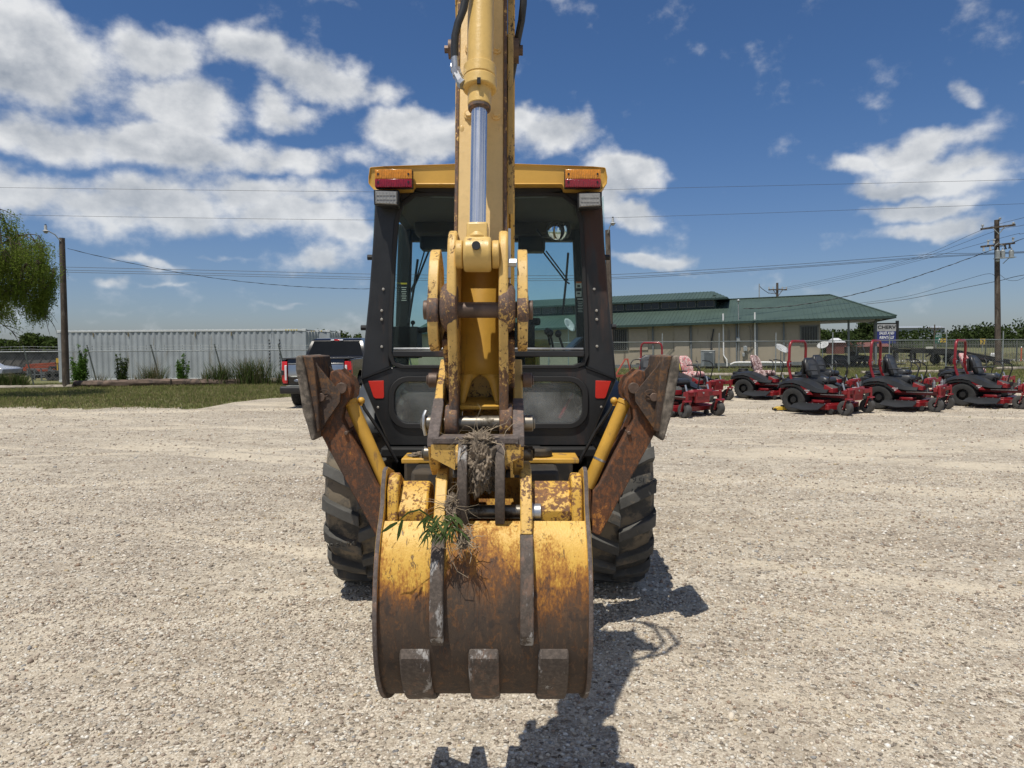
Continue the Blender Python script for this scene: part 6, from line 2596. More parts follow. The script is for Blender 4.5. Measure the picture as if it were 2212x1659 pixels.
for s in (-1, 1):
    f = lambda pts, D=SD: [Q2(px, py, D) for px, py in mir(pts, s)]
    arm = [(690, 932), (812, 1158), (830, 1150), (826, 1062), (812, 1046), (780, 985), (749, 928), (738, 905), (742, 880), (758, 858), (760, 838), (752, 818), (736, 806), (727, 798), (714, 803), (712, 818), (724, 845), (722, 880), (706, 905)]
    mb = MB()
    mb.prism(f(arm), 'y', SD, SD + .09)
    a_ = f([(690, 932), (812, 1158)])
    ARM = part(mb, 'stabilizer_arm', MT['rust_arm'], bevel=.006)
    mb = MB()
    a2 = f([(697, 925), (815, 1140)])
    mb.prism(f([(690, 932), (812, 1158), (818, 1150), (697, 925)]), 'y', SD + .088, SD + .20)
    mb.prism(f([(749, 928), (826, 1060), (820, 1066), (743, 932)]), 'y', SD + .088, SD + .20)
    mb.prism(f(arm), 'y', SD + .20, SD + .22)
    part(mb, 'arm_box', MT['rust_arm'], ARM)
    # flip pad: two gusset plates on a thick plate, cracked street pad outside
    gus = [(678, 772), (686, 790), (736, 849.5), (735, 868), (692, 931), (684, 938), (664, 800)]
    mb = MB()
    mb.prism(f(gus, SD - .035), 'y', SD - .035, SD - .015)
    part(mb, 'pad_gusset', MT['rust_pad'], ARM, bevel=.002)
    mb = MB()
    mb.prism(f(gus), 'y', SD + .235, SD + .255)
    part(mb, 'pad_gusset', MT['rust_pad'], ARM, bevel=.002)
    pad = [(656, 768), (678, 771), (690, 850), (695, 932), (684, 944), (672, 880), (664, 820)]
    mb = MB()
    mb.prism(f([(652, 768), (675, 770), (681, 800), (688, 880), (692, 932), (681, 936), (672, 870), (662, 800)], SD - .08), 'y', SD - .08, SD + .30)
    part(mb, 'foot_plate', MT['rust_pad'], ARM, bevel=.006)
    op = [(639, 771), (645, 767), (652, 770), (659, 800), (672, 872), (682, 940), (680, 952), (672, 951), (664, 920), (654, 890), (645, 830), (639, 800)]
    mb = MB()
    mb.prism(f(op, SD - .11), 'y', SD - .11, SD + .33)
    o = part(mb, 'street_pad', MT['wood_pad'], ARM, bevel=.008)
    for (px, py, r_, d0) in ((698, 857, .024, SD - .05), (740, 838, .031, SD - .03), (749, 935, .011, SD - .015)):
        c = Q2(*mir([(px, py)], s)[0], SD)
        mb = MB()
        mb.cyl((c[0], d0, c[1]), (c[0], SD + .12, c[1]), r_, 20)
        part(mb, 'pin', MT['rust_pin'], ARM, bevel=.003)
    mb = MB()
    c = Q2(*mir([(706, 848)], s)[0], SD)
    mb.tube([(c[0] + .03 * math.cos(a) * (1 if a < 4 else .8), SD - .045, c[1] + .018 * math.sin(a)) for a in np.linspace(0, 5.6, 12)], .003, 5)
    part(mb, 'pin_clip', MT['rust_pin'], ARM)
    # cylinder
    e0 = q(*mir([(757, 866)], s)[0], SD + .09)
    e1 = q(*mir([(838, 1052)], s)[0], SD + .06)
    ex = q(*mir([(741, 838)], s)[0], SD + .09)
    mb = MB()
    mb.cyl(e0, e1, .037, 28)
    CY = part(mb, 'stabilizer_cylinder', MT['yellow'], ARM)
    mb = MB()
    dd = (e1 - e0).normalized()
    mb.cyl(e0 - dd * .004, e0 + dd * .022, .0405, 28)
    part(mb, 'cylinder_cap', MT['yellow'], ARM, bevel=.003)
    mb = MB()
    mb.cyl(ex, e0 + dd * .02, .018, 16)
    part(mb, 'cylinder_rod', MT['chrome'], ARM)
    mb = MB()
    t0 = q(*mir([(781, 866)], s)[0], SD + .12)
    mb.ball(t0, .022)
    mb.cyl(t0, t0 + dd * .03 + Vector((-s * .01, 0, 0)) * -1, .013, 10)
    part(mb, 'hose_elbow', MT['yellow'], ARM)
    mb = MB()
    t1 = t0 + dd * .05
    mb.tube([t0, t1, t1 + dd * .15 + Vector((-s * .02, .05, 0)), t1 + dd * .35 + Vector((-s * .03, .1, 0))], .010, 8)
    part(mb, 'hose', MT['hose'], ARM)
    if s > 0:
        mb = MB()
        w = e0.lerp(e1, .68)
        mb.cyl(w - dd * .006, w + dd * .006, .0385, 28)
        part(mb, 'hose_band', MT['zinc'], ARM)

# ---------------------------------------------------------------- raised size lettering on one lug of each tyre
for (px, py, rot) in ((738, 1172, -.10), (1385, 1040, .12)):
    p = q(px, py, 4.42)
    ang_ = math.atan2(p.z - .665, 5.02 - 4.42)
    dirn = Vector((0, -math.cos(ang_), math.sin(ang_)))
    cc = Vector((p.x, 5.02, .665)) + dirn * .680
    t = text('size_lettering', '19.5L-24', .052, MT['tyre_lug'], BH, cc, (math.pi / 2 - ang_, rot, 0), .003)


# ================================================================== mud and grass caught on the bucket
def clod(name, c, size, seed, label, mat, flat_y=1.0, nroot=40, rl=.06, n=3):
    rnd = random.Random(seed)
    bm = bmesh.new()
    bmesh.ops.create_icosphere(bm, subdivisions=n + 2, radius=1.0)
    from mathutils import noise as mn
    for v in bm.verts:
        d = v.co.normalized()
        k = 1 + .34 * mn.fractal(d * 2.1 + Vector((seed, 0, 0)), .9, 2.1, 3) + .17 * mn.fractal(d * 9 + Vector((0, seed, 0)), .7, 2.2, 4)
        v.co = Vector((d.x * size[0] * k, d.y * size[1] * k, d.z * size[2] * k)) + Vector(c)
    me = bpy.data.meshes.new(name)
    bm.to_mesh(me)
    bm.free()
    me.materials.append(mat)
    o = bpy.data.objects.new(name, me)
    COL.objects.link(o)
    tag(o, label, 'dirt')
    mb = MB()
    for i in range(nroot):
        d = Vector((rnd.gauss(0, 1), rnd.gauss(-.6, .8), rnd.gauss(.2, 1))).normalized()
        p = Vector(c) + Vector((d.x * size[0], d.y * size[1], d.z * size[2])) * .95
        pts = [p]
        dd = d.copy()
        for k in range(4):
            dd = (dd + Vector((rnd.gauss(0, .5), rnd.gauss(0, .5), rnd.gauss(-.15, .5)))).normalized()
            pts.append(pts[-1] + dd * rl * rnd.uniform(.15, .4))
        r0 = rnd.choice((.0006, .0008, .0016))
        mb.tube(pts, [r0, r0 * .9, r0 * .75, r0 * .55, r0 * .3], 5)
    r_ = mb.build('roots', MT['root'], o)
    return o


XF = BH.matrix_world
mudc = XF @ Vector((qx(1039, 2.1), 2.12, Z(1003, 2.1)))
clod('dirt_clod', mudc, (.050, .07, .088), 3, 'dried mud packed between the two central ears of the coupler', MT['mud'], nroot=10, rl=.03)
clod('dirt_clod', XF @ Vector((qx(1035, 2.1), 2.125, Z(952, 2.1))), (.05, .045, .022), 8, 'tuft of roots and soil sitting on the coupler crossbar', MT['mud'], nroot=34, rl=.09)
clod('dirt_clod', XF @ Vector((qx(977, 2.06), 2.07, Z(1098, 2.06))), (.022, .03, .036), 5, 'small soil lump wedged beside the left bucket ear', MT['mud'], nroot=40, rl=.07)
clod('dirt_clod', XF @ Vector((qx(1002, 2.0), 1.985, Z(1165, 2.0))), (.017, .02, .022), 9, 'root ball of the uprooted grass hanging on the bucket back', MT['mud'], nroot=36, rl=.045)
clod('dirt_clod', XF @ Vector((qx(912, 3.92), 3.99, Z(987, 3.92))), (.08, .05, .018), 12, 'crumbled dirt lying on the yellow swing frame ledge', MT['mud'], nroot=0)

GC = thing('grass_clump', 'uprooted green grass clump draped over the left rib of the bucket', 'grass clump', XF @ Vector((qx(950, 2.0), 1.985, Z(1125, 2.0))))
mb = MB()
rg = random.Random(21)


def blade(mb, pts, w, nside):
    pts = [Vector(p) for p in pts]
    L, Rr = [], []
    for i, p in enumerate(pts):
        d = (pts[min(i + 1, len(pts) - 1)] - pts[max(i - 1, 0)]).normalized()
        s_ = d.cross(Vector(nside)).normalized()
        k = (1 - (abs(2 * i / (len(pts) - 1) - .8) / 1.25) ** 2) * w
        if i == len(pts) - 1:
            k = .0004
        L.append(p - s_ * k)
        Rr.append(p + s_ * k + Vector((0, -.001, 0)))
    mb.strip(L, Rr)


for i in range(64):
    a = rg.uniform(-2.9, .3)
    L = rg.uniform(.025, .062)
    p = Vector((rg.uniform(-.04, .045), rg.uniform(-.03, .0), rg.uniform(-.03, .03)))
    d = Vector((math.cos(a), -rg.uniform(.3, .9), math.sin(a) * .7 + .2)).normalized()
    pts = [p]
    for k in range(5):
        d = (d + Vector((rg.gauss(0, .12), 0, -.22))).normalized()
        pts.append(pts[-1] + d * L / 5)
        if pts[-1].y < -.07:
            d.y = abs(d.y) * .2
    blade(mb, pts, rg.uniform(.0014, .0038), (0, -1, .3))
# the long stem reaching left with two hanging leaves
s0 = Vector((-.02, -.03, .02))
blade(mb, [s0, s0 + Vector((-.03, -.02, .028)), s0 + Vector((-.06, -.03, .022)), s0 + Vector((-.10, -.035, -.012))], .003, (0, -1, .3))
for (e, L) in (((-.090, -.035, -.004), (-.045, .0, -.028)), ((-.075, -.035, .004), (-.016, 0, -.060))):
    p = s0 + Vector(e)
    blade(mb, [p, p + Vector(L) * .35 + Vector((0, -.004, .002)), p + Vector(L) * .7, p + Vector(L)], .0052, (0, -1, .2))
mb.build('blades', MT['grass_green'], GC)
mb = MB()
for i in range(26):
    p = Vector((rg.uniform(0, .09), rg.uniform(-.03, 0), rg.uniform(-.07, .02)))
    d = Vector((rg.gauss(.5, .6), -rg.uniform(.0, .6), rg.gauss(-.3, .5))).normalized()
    pts = [p]
    for k in range(5):
        d = (d + Vector((rg.gauss(0, .4), rg.gauss(0, .3), rg.gauss(-.1, .4)))).normalized()
        pts.append(pts[-1] + d * rg.uniform(.006, .02))
    mb.tube(pts, [.0012, .0011, .0009, .0007, .0005, .0003], 4)
mb.build('roots', MT['root'], GC)
mb = MB()
mb.tube([Vector((.02, -.02, -.04)), Vector((.03, -.03, -.09)), Vector((.05, -.035, -.13)), Vector((.08, -.03, -.15))], .0009, 4)
mb.build('straw', MT['root'], GC)
# ================================================================== pickup
MT['truck'] = M('black_truck_paint', (.006, .006, .007), .2, var=.1, coat=.5, spec=.4)
MT['truck_glass'] = M('tinted_glass', (.004, .005, .007), .06, var=.05, spec=.22)
MT['chrome_trim'] = M('chrome_trim', (.46, .46, .45), .30, 1.0, var=.06)
MT['tail_red'] = M('tail_lens', (.55, .012, .018), .2, coat=.5)
MT['tail_white'] = M('reverse_lens', (.62, .62, .64), .2, coat=.5)
MT['truck_tyre'] = M('truck_tyre', (.022, .022, .022), .85, var=.2, bump=.6, bscale=30)
MT['black_plastic'] = M('black_plastic', (.016, .016, .017), .55, var=.15)

TR = thing('pickup_truck', 'black pickup with chrome tailgate parked left of the backhoe', 'pickup truck', (-5.20, 18.9, 0), R(-1.0))


def tpart(mb, name, mat, parent=None, bevel=0.0, **k):
    return mb.build(name, mat, parent or TR, bevel, **k)


# local: x across, y forwards from the tailgate, z up
WH = .93
for s in (-1, 1):
    mb = MB()
    # bed sides with flared wheel arches
    pl = [(0.02, .62), (0.02, 1.30), (1.85, 1.32), (1.85, .55), (1.55, .55), (1.45, .82), (1.22, .97), (.95, .97), (.72, .82), (.62, .58)]
    mb.prism(pl, 'x', s * WH, s * (WH - .10))
    tpart(mb, 'bed_side', MT['truck'], bevel=.02, seg=3)
mb = MB()
mb.box((0, .95, .72), (1.7, 1.8, .06))
mb.box((0, 1.82, 1.0), (1.7, .05, .6))
tpart(mb, 'bed_floor', MT['black_plastic'])
mb = MB()
mb.box((0, .9, 1.325), (1.78, 1.84, .035))
tpart(mb, 'bed_cover', MT['black_plastic'], bevel=.012)
# tailgate: black top with chrome panel
mb = MB()
mb.prism([(0.0, .62), (-.02, .80), (-.03, 1.10), (-.015, 1.28), (.0, 1.33), (.05, 1.33), (.05, .62)], 'x', -.755, .755)
TG = tpart(mb, 'tailgate', MT['truck'], bevel=.012)
mb = MB()
mb.loft([[(-.74, -.022, .835), (.74, -.022, .835), (.74, .0, .835), (-.74, .0, .835)], [(-.74, -.048, .87), (.74, -.048, .87), (.74, 0, .87), (-.74, 0, .87)],
         [(-.74, -.048, 1.12), (.74, -.048, 1.12), (.74, 0, 1.12), (-.74, 0, 1.12)], [(-.74, -.034, 1.165), (.74, -.034, 1.165), (.74, 0, 1.165), (-.74, 0, 1.165)]])
tpart(mb, 'chrome_panel', MT['chrome_trim'], TG, bevel=.006)
mb = MB()
mb.box((0, -.034, 1.19), (1.48, .02, .025))
tpart(mb, 'chrome_strip', MT['chrome_trim'], TG, bevel=.004)
mb = MB()
mb.ball((-.52, -.035, .74), .075, 16, 8, sc=(1, .18, .5))
tpart(mb, 'badge', M('badge_oval', (.16, .18, .22), .3, .4), TG)
mb = MB()
mb.box((0, -.02, 1.24), (.30, .03, .055))
tpart(mb, 'tailgate_handle', MT['black_plastic'], TG, bevel=.008)
for s in (-1, 1):
    mb = MB()
    mb.loft([[(s * .765, -.02, .66), (s * .93, .03, .66), (s * .935, .16, .66), (s * .80, .12, .66)], [(s * .765, -.045, .95), (s * .935, .01, .95), (s * .94, .16, .95), (s * .80, .12, .95)],
             [(s * .765, -.03, 1.25), (s * .925, .02, 1.25), (s * .93, .15, 1.25), (s * .80, .12, 1.25)]])
    L_ = tpart(mb, 'tail_light', MT['tail_red'], bevel=.012, seg=3)
    mb = MB()
    mb.box((s * .805, -.046, .95), (.055, .03, .40))
    tpart(mb, 'reverse_lens', MT['tail_white'], L_, bevel=.008)
    mb = MB()
    mb.box((s * .90, .0, .95), (.075, .045, .13))
    tpart(mb, 'side_marker', MT['black_plastic'], L_, bevel=.008)
# bumper
mb = MB()
mb.prism([(-.16, .40), (-.18, .45), (-.18, .56), (-.14, .60), (.04, .60), (.04, .40)], 'x', -.93, .93)
BU = tpart(mb, 'rear_bumper', MT['black_plastic'], bevel=.02, seg=3)
mb = MB()
mb.box((0, -.10, .605), (1.5, .13, .018))
tpart(mb, 'step_pad', MT['galv'], BU)
mb = MB()
mb.box((0, .0, .36), (.1, .3, .1))
mb.box((0, -.18, .36), (.16, .12, .02))
tpart(mb, 'tow_hitch', MT['black_plastic'])
mb = MB()
mb.box((0, -.184, .50), (.32, .012, .16))
tpart(mb, 'licence_plate', MT['white'], BU)
# cab: sloping glasshouse
mb = MB()
rg_ = []
for (y, z, w) in ((1.90, 1.28, .90), (1.92, 1.36, .885), (2.16, 1.80, .755), (2.24, 1.855, .70), (2.5, 1.89, .68), (3.6, 1.87, .68), (3.9, 1.80, .70), (4.55, 1.36, .86), (4.6, 1.25, .88)):
    rg_.append([(-w, y, z), (w, y, z)])
vs = [p for r in rg_ for p in r]
fs = [(2 * i, 2 * i + 1, 2 * i + 3, 2 * i + 2) for i in range(len(rg_) - 1)]
mb.add(vs, fs)
for s in (0, 1):
    loop = [2 * i + s for i in range(len(rg_))]
    mb.f.append(tuple(loop))
    mb.m.append(0)
tpart(mb, 'cab', MT['truck'], ang=50)
mb = MB()
mb.box((0, 3.2, .92), (1.86, 2.7, .74))
mb.box((0, 5.2, .96), (1.82, 1.5, .62))
tpart(mb, 'body', MT['truck'], bevel=.06, seg=3)
mb = MB()
mb.add([(-.80, 1.935, 1.375), (.80, 1.935, 1.375), (.675, 2.165, 1.795), (-.675, 2.165, 1.795)], [(0, 1, 2, 3)])
o = tpart(mb, 'rear_window', MT['truck_glass'], flat=True)
o.location = (0, -.008, .003)
md = o.modifiers.new('solid', 'SOLIDIFY')
md.thickness = .006
mb = MB()
mb.box((0, 2.185, 1.825), (.33, .05, .045))
HL = tpart(mb, 'high_brake_light', MT['tail_red'], bevel=.008)
for s in (-1, 1):
    mb = MB()
    mb.box((s * .13, 2.165, 1.827), (.10, .05, .042))
    tpart(mb, 'cargo_lamp', MT['tail_white'], HL, bevel=.008)
for s in (-1, 1):
    for yy in (1.08, 4.75):
        mb = MB()
        pr = [(-.13, .21), (-.14, .30), (-.13, .37), (-.10, .40), (0, .405), (.10, .40), (.13, .37), (.14, .30), (.13, .21)]
        mb.lathe(pr, (s * .80, yy, .405), 'x', 36)
        w = tpart(mb, 'wheel', MT['truck_tyre'])
        tm = MB()
        for k in range(30):
            a = 2 * math.pi * k / 30
            for u in (-.095, -.03, .035, .1):
                c = Vector((s * .80 + u, yy + .405 * math.cos(a + u * 2), .405 + .405 * math.sin(a + u * 2)))
                tm.box(c, (.052, .045, .016), Matrix.Rotation(a + u * 2 - math.pi / 2, 3, 'X'))
        t_ = tpart(tm, 'tread', MT['truck_tyre'], w)
        t_['kind'] = 'stuff'
        mb = MB()
        mb.lathe([(-.12, .21), (s * .06, .20), (s * .11, .14), (s * .10, .0)], (s * .80, yy, .405), 'x', 24)
        tpart(mb, 'rim', MT['chrome_trim'], w)
mb = MB()
mb.cyl((-.8, 1.08, .405), (.8, 1.08, .405), .06, 10)
mb.ball((0, 1.08, .40), .16)
mb.box((0, 2.6, .5), (.9, 4.6, .14))
tpart(mb, 'chassis', MT['black_plastic'])
for s in (-1, 1):
    mb = MB()
    mb.box((s * 1.08, 4.0, 1.32), (.2, .08, .24))
    mb.box((s * .95, 4.02, 1.24), (.16, .04, .04))
    tpart(mb, 'side_mirror', MT['black_plastic'], bevel=.02)

# ================================================================== mowers
MT['mow_red'] = M('mower_red', (.215, .009, .013), .36, var=.12, scale=4, coat=.25)
MT['mow_black'] = M('mower_black_plastic', (.017, .018, .019), .48, var=.2, scale=4)
MT['mow_dark'] = M('mower_frame_black', (.010, .010, .010), .6, var=.2)
MT['mow_tyre'] = M('mower_tyre', (.030, .030, .029), .85, var=.25, bump=.5, bscale=60)
MT['mow_caster'] = M('mower_caster_tyre', (.060, .058, .055), .8, var=.2)
MT['seat_black'] = M('seat_vinyl', (.022, .023, .025), .42, var=.15)
MT['seat_grey'] = M('seat_grey_insert', (.050, .052, .056), .5, var=.15)
MT['deck_grey'] = M('control_grey', (.06, .06, .055), .6)


def camo(name, pal, sc=9):
    m, b, bs = new_mat(name)
    co = b.n('ShaderNodeTexCoord').outputs['Object']
    n = b.noise(co, sc, 3.0, .6, .8)
    n2 = b.noise(co, sc * 2.3, 3.0, .6, .5)
    c = b.mix(b.step(n, .46, .50), pal[0], pal[1])
    c = b.mix(b.step(n2, .56, .60), c, pal[2])
    c = b.mix(b.step(b.noise(co, sc * 1.4, 3.0, .6, 1.0), .60, .64), c, pal[3])
    b.put(bs, 'Base Color', c)
    bs.inputs['Roughness'].default_value = .8
    return m


MT['camo_pink'] = camo('pink_camouflage', [(.55, .22, .22), (.62, .46, .43), (.20, .17, .13), (.60, .09, .12)], 11)
MT['camo_brown'] = camo('brown_pink_camouflage', [(.55, .40, .38), (.16, .075, .07), (.64, .52, .49), (.075, .04, .04)], 12)

# local: x forwards, y to the mower's left, z up; rear axle over the origin


def make_mower(label, seat='black', rops=True, spring=False):
    t = thing('ride_on_mower', label, 'lawn mower', (0, 0, 0), 0, 'red ride-on mowers parked in the yard')

    def mp(mb, name, mat, parent=None, bevel=0.0, **k):
        return mb.build(name, mat, parent or t, bevel, **k)
    # drive wheels
    for s in (-1, 1):
        mb = MB()
        mb.lathe([(-.13, .14), (-.145, .20), (-.14, .265), (-.11, .295), (0, .30), (.11, .295), (.14, .265), (.145, .20), (.13, .14)], (0, s * .50, .30), 'y', 32)
        for k in range(26):
            a = 2 * math.pi * k / 26
            for u in (-.085, -.03, .03, .085):
                c = Vector((.302 * math.cos(a + abs(u)), s * .50 + u, .30 + .302 * math.sin(a + abs(u))))
                mb.box(c, (.030, .046, .012), Matrix.Rotation(math.pi / 2 - a - abs(u), 3, 'Y'))
        w = mp(mb, 'drive_wheel', MT['mow_tyre'])
        mb = MB()
        mb.lathe([(-.1, .15), (s * .05, .145), (s * .07, .08), (s * .12, .07), (s * .12, 0)], (0, s * .50, .30), 'y', 24)
        for k in range(5):
            a = 2 * math.pi * k / 5
            mb.cyl((.105 * math.cos(a), s * .56, .30 + .105 * math.sin(a)), (.105 * math.cos(a), s * .575, .30 + .105 * math.sin(a)), .012, 6)
        mp(mb, 'rim', MT['mow_dark'], w)
    # front casters in red forks
    for s in (-1, 1):
        mb = MB()
        mb.lathe([(-.07, .06), (-.08, .12), (-.07, .155), (-.03, .168), (.03, .168), (.07, .155), (.08, .12), (.07, .06)], (1.22, s * .50, .168), 'y', 28)
        w = mp(mb, 'caster_wheel', MT['mow_caster'])
        mb = MB()
        mb.lathe([(-.05, .07), (0, .05), (.05, .07)], (1.22, s * .50, .168), 'y', 16)
        mb.cyl((1.22, s * .50 - .085, .168), (1.22, s * .50 + .085, .168), .018, 10)
        mp(mb, 'rim', MT['mow_dark'], w)
        mb = MB()
        for q_ in (-1, 1):
            mb.bar((1.22, s * .50 + q_ * .098, .14), (1.29, s * .50 + q_ * .098, .37), .012, .075, up=(0, 1, 0))
        mb.prism([(1.245, .355), (1.345, .355), (1.33, .39), (1.26, .395)], 'y', s * .50 - .104, s * .50 + .104)
        mp(mb, 'caster_fork', MT['mow_red'], bevel=.006)
        mb = MB()
        mb.cyl((1.29, s * .50, .39), (1.29, s * .50, .60), .036, 14)
        mb.bar((1.29, s * .50, .53), (1.20, s * .22, .52), .06, .09)
        mp(mb, 'caster_arm', MT['mow_red'], bevel=.005)
        mb = MB()
        mb.cyl((1.22, s * .50 - .11, .168), (1.22, s * .50 - .118, .168), .02, 8)
        mb.cyl((1.22, s * .50 + .11, .168), (1.22, s * .50 + .118, .168), .02, 8)
        mp(mb, 'axle_nut', MT['zinc'])
        mb = MB()
        if spring:
            for k in range(7):
                mb.lathe([(-.010, .032), (0, .044), (.010, .032)], (1.14, s * .36, .52 + k * .028), 'z', 12)
            mb.cyl((1.14, s * .36, .46), (1.14, s * .36, .74), .018, 8)
        else:
            mb.cyl((1.12, s * .33, .50), (1.05, s * .33, .72), .022, 10)
        mp(mb, 'shock_absorber', MT['zinc'])
    # main frame
    mb = MB()
    for s in (-1, 1):
        mb.bar((-.42, s * .26, .40), (1.18, s * .26, .42), .06, .09)
    mb.box((1.20, 0, .52), (.09, .98, .10))
    mb.box((1.22, 0, .44), (.07, .42, .24))
    mb.box((-.45, 0, .46), (.06, .92, .16))
    mp(mb, 'frame', MT['mow_red'], bevel=.008)
    mb = MB()
    mb.box((.3, 0, .36), (.9, .46, .2))
    mb.box((-.05, 0, .42), (.5, .5, .22))
    mb.cyl((0, -.4, .3), (0, .4, .3), .06, 12)
    mp(mb, 'transmission', MT['mow_dark'], bevel=.02)
    # deck with stepped top, chute, belt cover and anti-scalp rollers
    mb = MB()
    mb.prism([(.28, -.62), (.34, -.70), (.92, -.70), (1.02, -.45), (1.06, 0), (1.02, .45), (.92, .70), (.34, .70), (.28, .62)], 'z', .115, .235)
    mb.prism([(.34, -.55), (.90, -.55), (.98, -.30), (.98, .30), (.90, .55), (.34, .55)], 'z', .235, .262)
    D_ = mp(mb, 'mower_deck', MT['mow_red'], bevel=.012)
    mb = MB()
    for s in (-1, 1):
        mb.box((.60, s * .42, .295), (.30, .34, .06))
    mp(mb, 'belt_cover', MT['mow_red'], D_, bevel=.01)
    mb = MB()
    mb.add([(.22, -.70, .255), (.86, -.70, .255), (.90, -.86, .235), (.86, -1.02, .15), (.50, -1.06, .12), (.12, -.98, .16), (.16, -.84, .235),
            (.22, -.70, .24), (.86, -.70, .24), (.90, -.86, .22), (.86, -1.02, .135), (.50, -1.06, .105), (.12, -.98, .145), (.16, -.84, .22)],
           [(0, 1, 2, 6), (6, 2, 3, 5), (3, 4, 5), (7, 13, 9, 8), (13, 12, 10, 9), (10, 12, 11), (0, 6, 13, 7), (6, 5, 12, 13), (5, 4, 11, 12), (4, 3, 10, 11), (3, 2, 9, 10), (2, 1, 8, 9)])
    mp(mb, 'discharge_chute', MT['mow_black'], ang=25)
    for (x, y) in ((1.06, -.30), (1.06, .30), (.95, -.62), (.95, .62)):
        mb = MB()
        mb.cyl((x, y - .035, .085), (x, y + .035, .085), .055, 14)
        mp(mb, 'deck_roller', MT['mow_tyre'], D_)
    for (x, y) in ((.4, -.7), (.55, -.7), (.7, -.705), (.85, -.705)):
        mb = MB()
        mb.cyl((x, y - .012, .245), (x, y - .012, .262), .014, 6)
        mp(mb, 'bolt', MT['zinc'], D_)
    # side fenders: moulded black sweep over the wheel with a red inlay
    for s in (-1, 1):
        top = [(-.42, .60), (-.38, .70), (-.22, .77), (.0, .80), (.22, .78), (.42, .71), (.58, .63), (.74, .595), (.86, .59)]
        bot = [(-.40, .56), (-.34, .64), (-.20, .685), (.0, .70), (.16, .665), (.30, .60), (.42, .53), (.62, .50), (.84, .50)]
        mb = MB()
        rings = []
        for (a, c) in zip(top, bot):
            rings.append([(a[0], s * .30, a[1] + .015), (a[0], s * .50, a[1]), (a[0], s * .62, a[1] - .03), (c[0], s * .645, c[1]), (c[0], s * .60, c[1] + .01), (c[0], s * .32, c[1] + .04)])
        mb.loft(rings)
        F_ = mp(mb, 'fender', MT['mow_black'], ang=28)
        mb = MB()
        ar = [(-.36, .60), (-.30, .635), (-.20, .655), (.0, .668), (.14, .64), (.26, .58), (.36, .49), (.38, .45), (.33, .44), (.24, .53), (.12, .60), (0, .625), (-.18, .615), (-.27, .59)]
        mb.prism(ar, 'y', s * .635, s * .655)
        mp(mb, 'fender_flare', MT['mow_dark'], F_)
        mb = MB()
        mb.prism([(.20, .635), (.34, .575), (.47, .49), (.52, .44), (.37, .44), (.30, .52)], 'y', s * .640, s * .652)
        mp(mb, 'side_panel', MT['mow_red'], F_)
        text('brand_lettering', 'FERRIS', .045, MT['white'], F_, (.375, s * .6545, .535), (math.pi / 2, 0, 0 if s < 0 else math.pi), .001)
        mb = MB()
        mb.prism([(.35, .505), (.41, .505), (.40, .49), (.372, .49), (.366, .462), (.352, .462)], 'y', s * .6525, s * .6545)
        mp(mb, 'emblem', MT['white'], F_)
    # engine
    mb = MB()
    mb.cyl((-.30, 0, .50), (-.30, 0, .82), .20, 20, r2=.17)
    mb.box((-.32, 0, .66), (.40, .56, .22))
    mb.cyl((-.30, 0, .82), (-.30, 0, .87), .15, 20)
    mb.tube([(-.46, -.26, .74), (-.55, -.1, .72), (-.55, .2, .72)], .055, 10)
    mp(mb, 'engine', MT['mow_dark'], bevel=.02)
    mb = MB()
    mb.cyl((-.52, -.22, .60), (-.52, .22, .60), .075, 14)
    mp(mb, 'muffler', MT['zinc'] if spring else MT['mow_dark'])
    # control panel, tank
    mb = MB()
    mb.prism([(.72, .53), (.95, .50), (.95, .60), (.74, .685)], 'y', -.56, -.24)
    mp(mb, 'control_panel', MT['mow_red'], bevel=.008)
    mb = MB()
    mb.prism([(.755, .679), (.945, .606), (.946, .609), (.756, .682)], 'y', -.54, -.26)
    CP_ = mp(mb, 'panel_face', MT['deck_grey'])
    mb = MB()
    for (x, y) in ((.80, -.46), (.80, -.34), (.88, -.46), (.88, -.34)):
        mb.box((x, y, .682 - (x - .755) * .385), (.018, .012, .004))
    mp(mb, 'panel_mark', MT['decal_yellow'], CP_)
    mb = MB()
    mb.prism([(-.05, .62), (.62, .60), (.70, .52), (.70, .45), (-.05, .45)], 'y', -.30, .30)
    mp(mb, 'seat_platform', MT['mow_dark'], bevel=.02)
    # floor pan sloping up to a raised nose plate
    mb = MB()
    mb.prism([(.72, .46), (1.08, .46), (1.10, .485), (.72, .485)], 'y', -.34, .34)
    mp(mb, 'floor_pan', MT['mow_dark'], bevel=.006)
    mb = MB()
    mb.loft([[(1.03, -.34, .49), (1.03, .34, .49), (1.05, .34, .47), (1.05, -.34, .47)], [(1.17, -.36, .60), (1.17, .36, .60), (1.21, .36, .57), (1.21, -.36, .57)], [(1.25, -.28, .625), (1.25, .28, .625), (1.27, .28, .56), (1.27, -.28, .56)]])
    mb.box((1.255, 0, .53), (.03, .34, .14))
    FP = mp(mb, 'foot_plate', MT['mow_red'], bevel=.006)
    text('brand_lettering', 'FERRIS', .065, MT['white'], FP, (1.165, .02, .6115), (0.28, 0, math.pi / 2), .001)
    mb = MB()
    mb.prism([(1.19, -.05), (1.24, -.05), (1.24, .05), (1.225, .05), (1.225, -.015), (1.19, -.015)], 'z', .616, .6225)
    mp(mb, 'emblem', MT['white'], FP)
    mb = MB()
    mb.cyl((1.27, 0, .545), (1.285, 0, .545), .022, 10)
    mp(mb, 'bolt', MT['zinc'], FP)
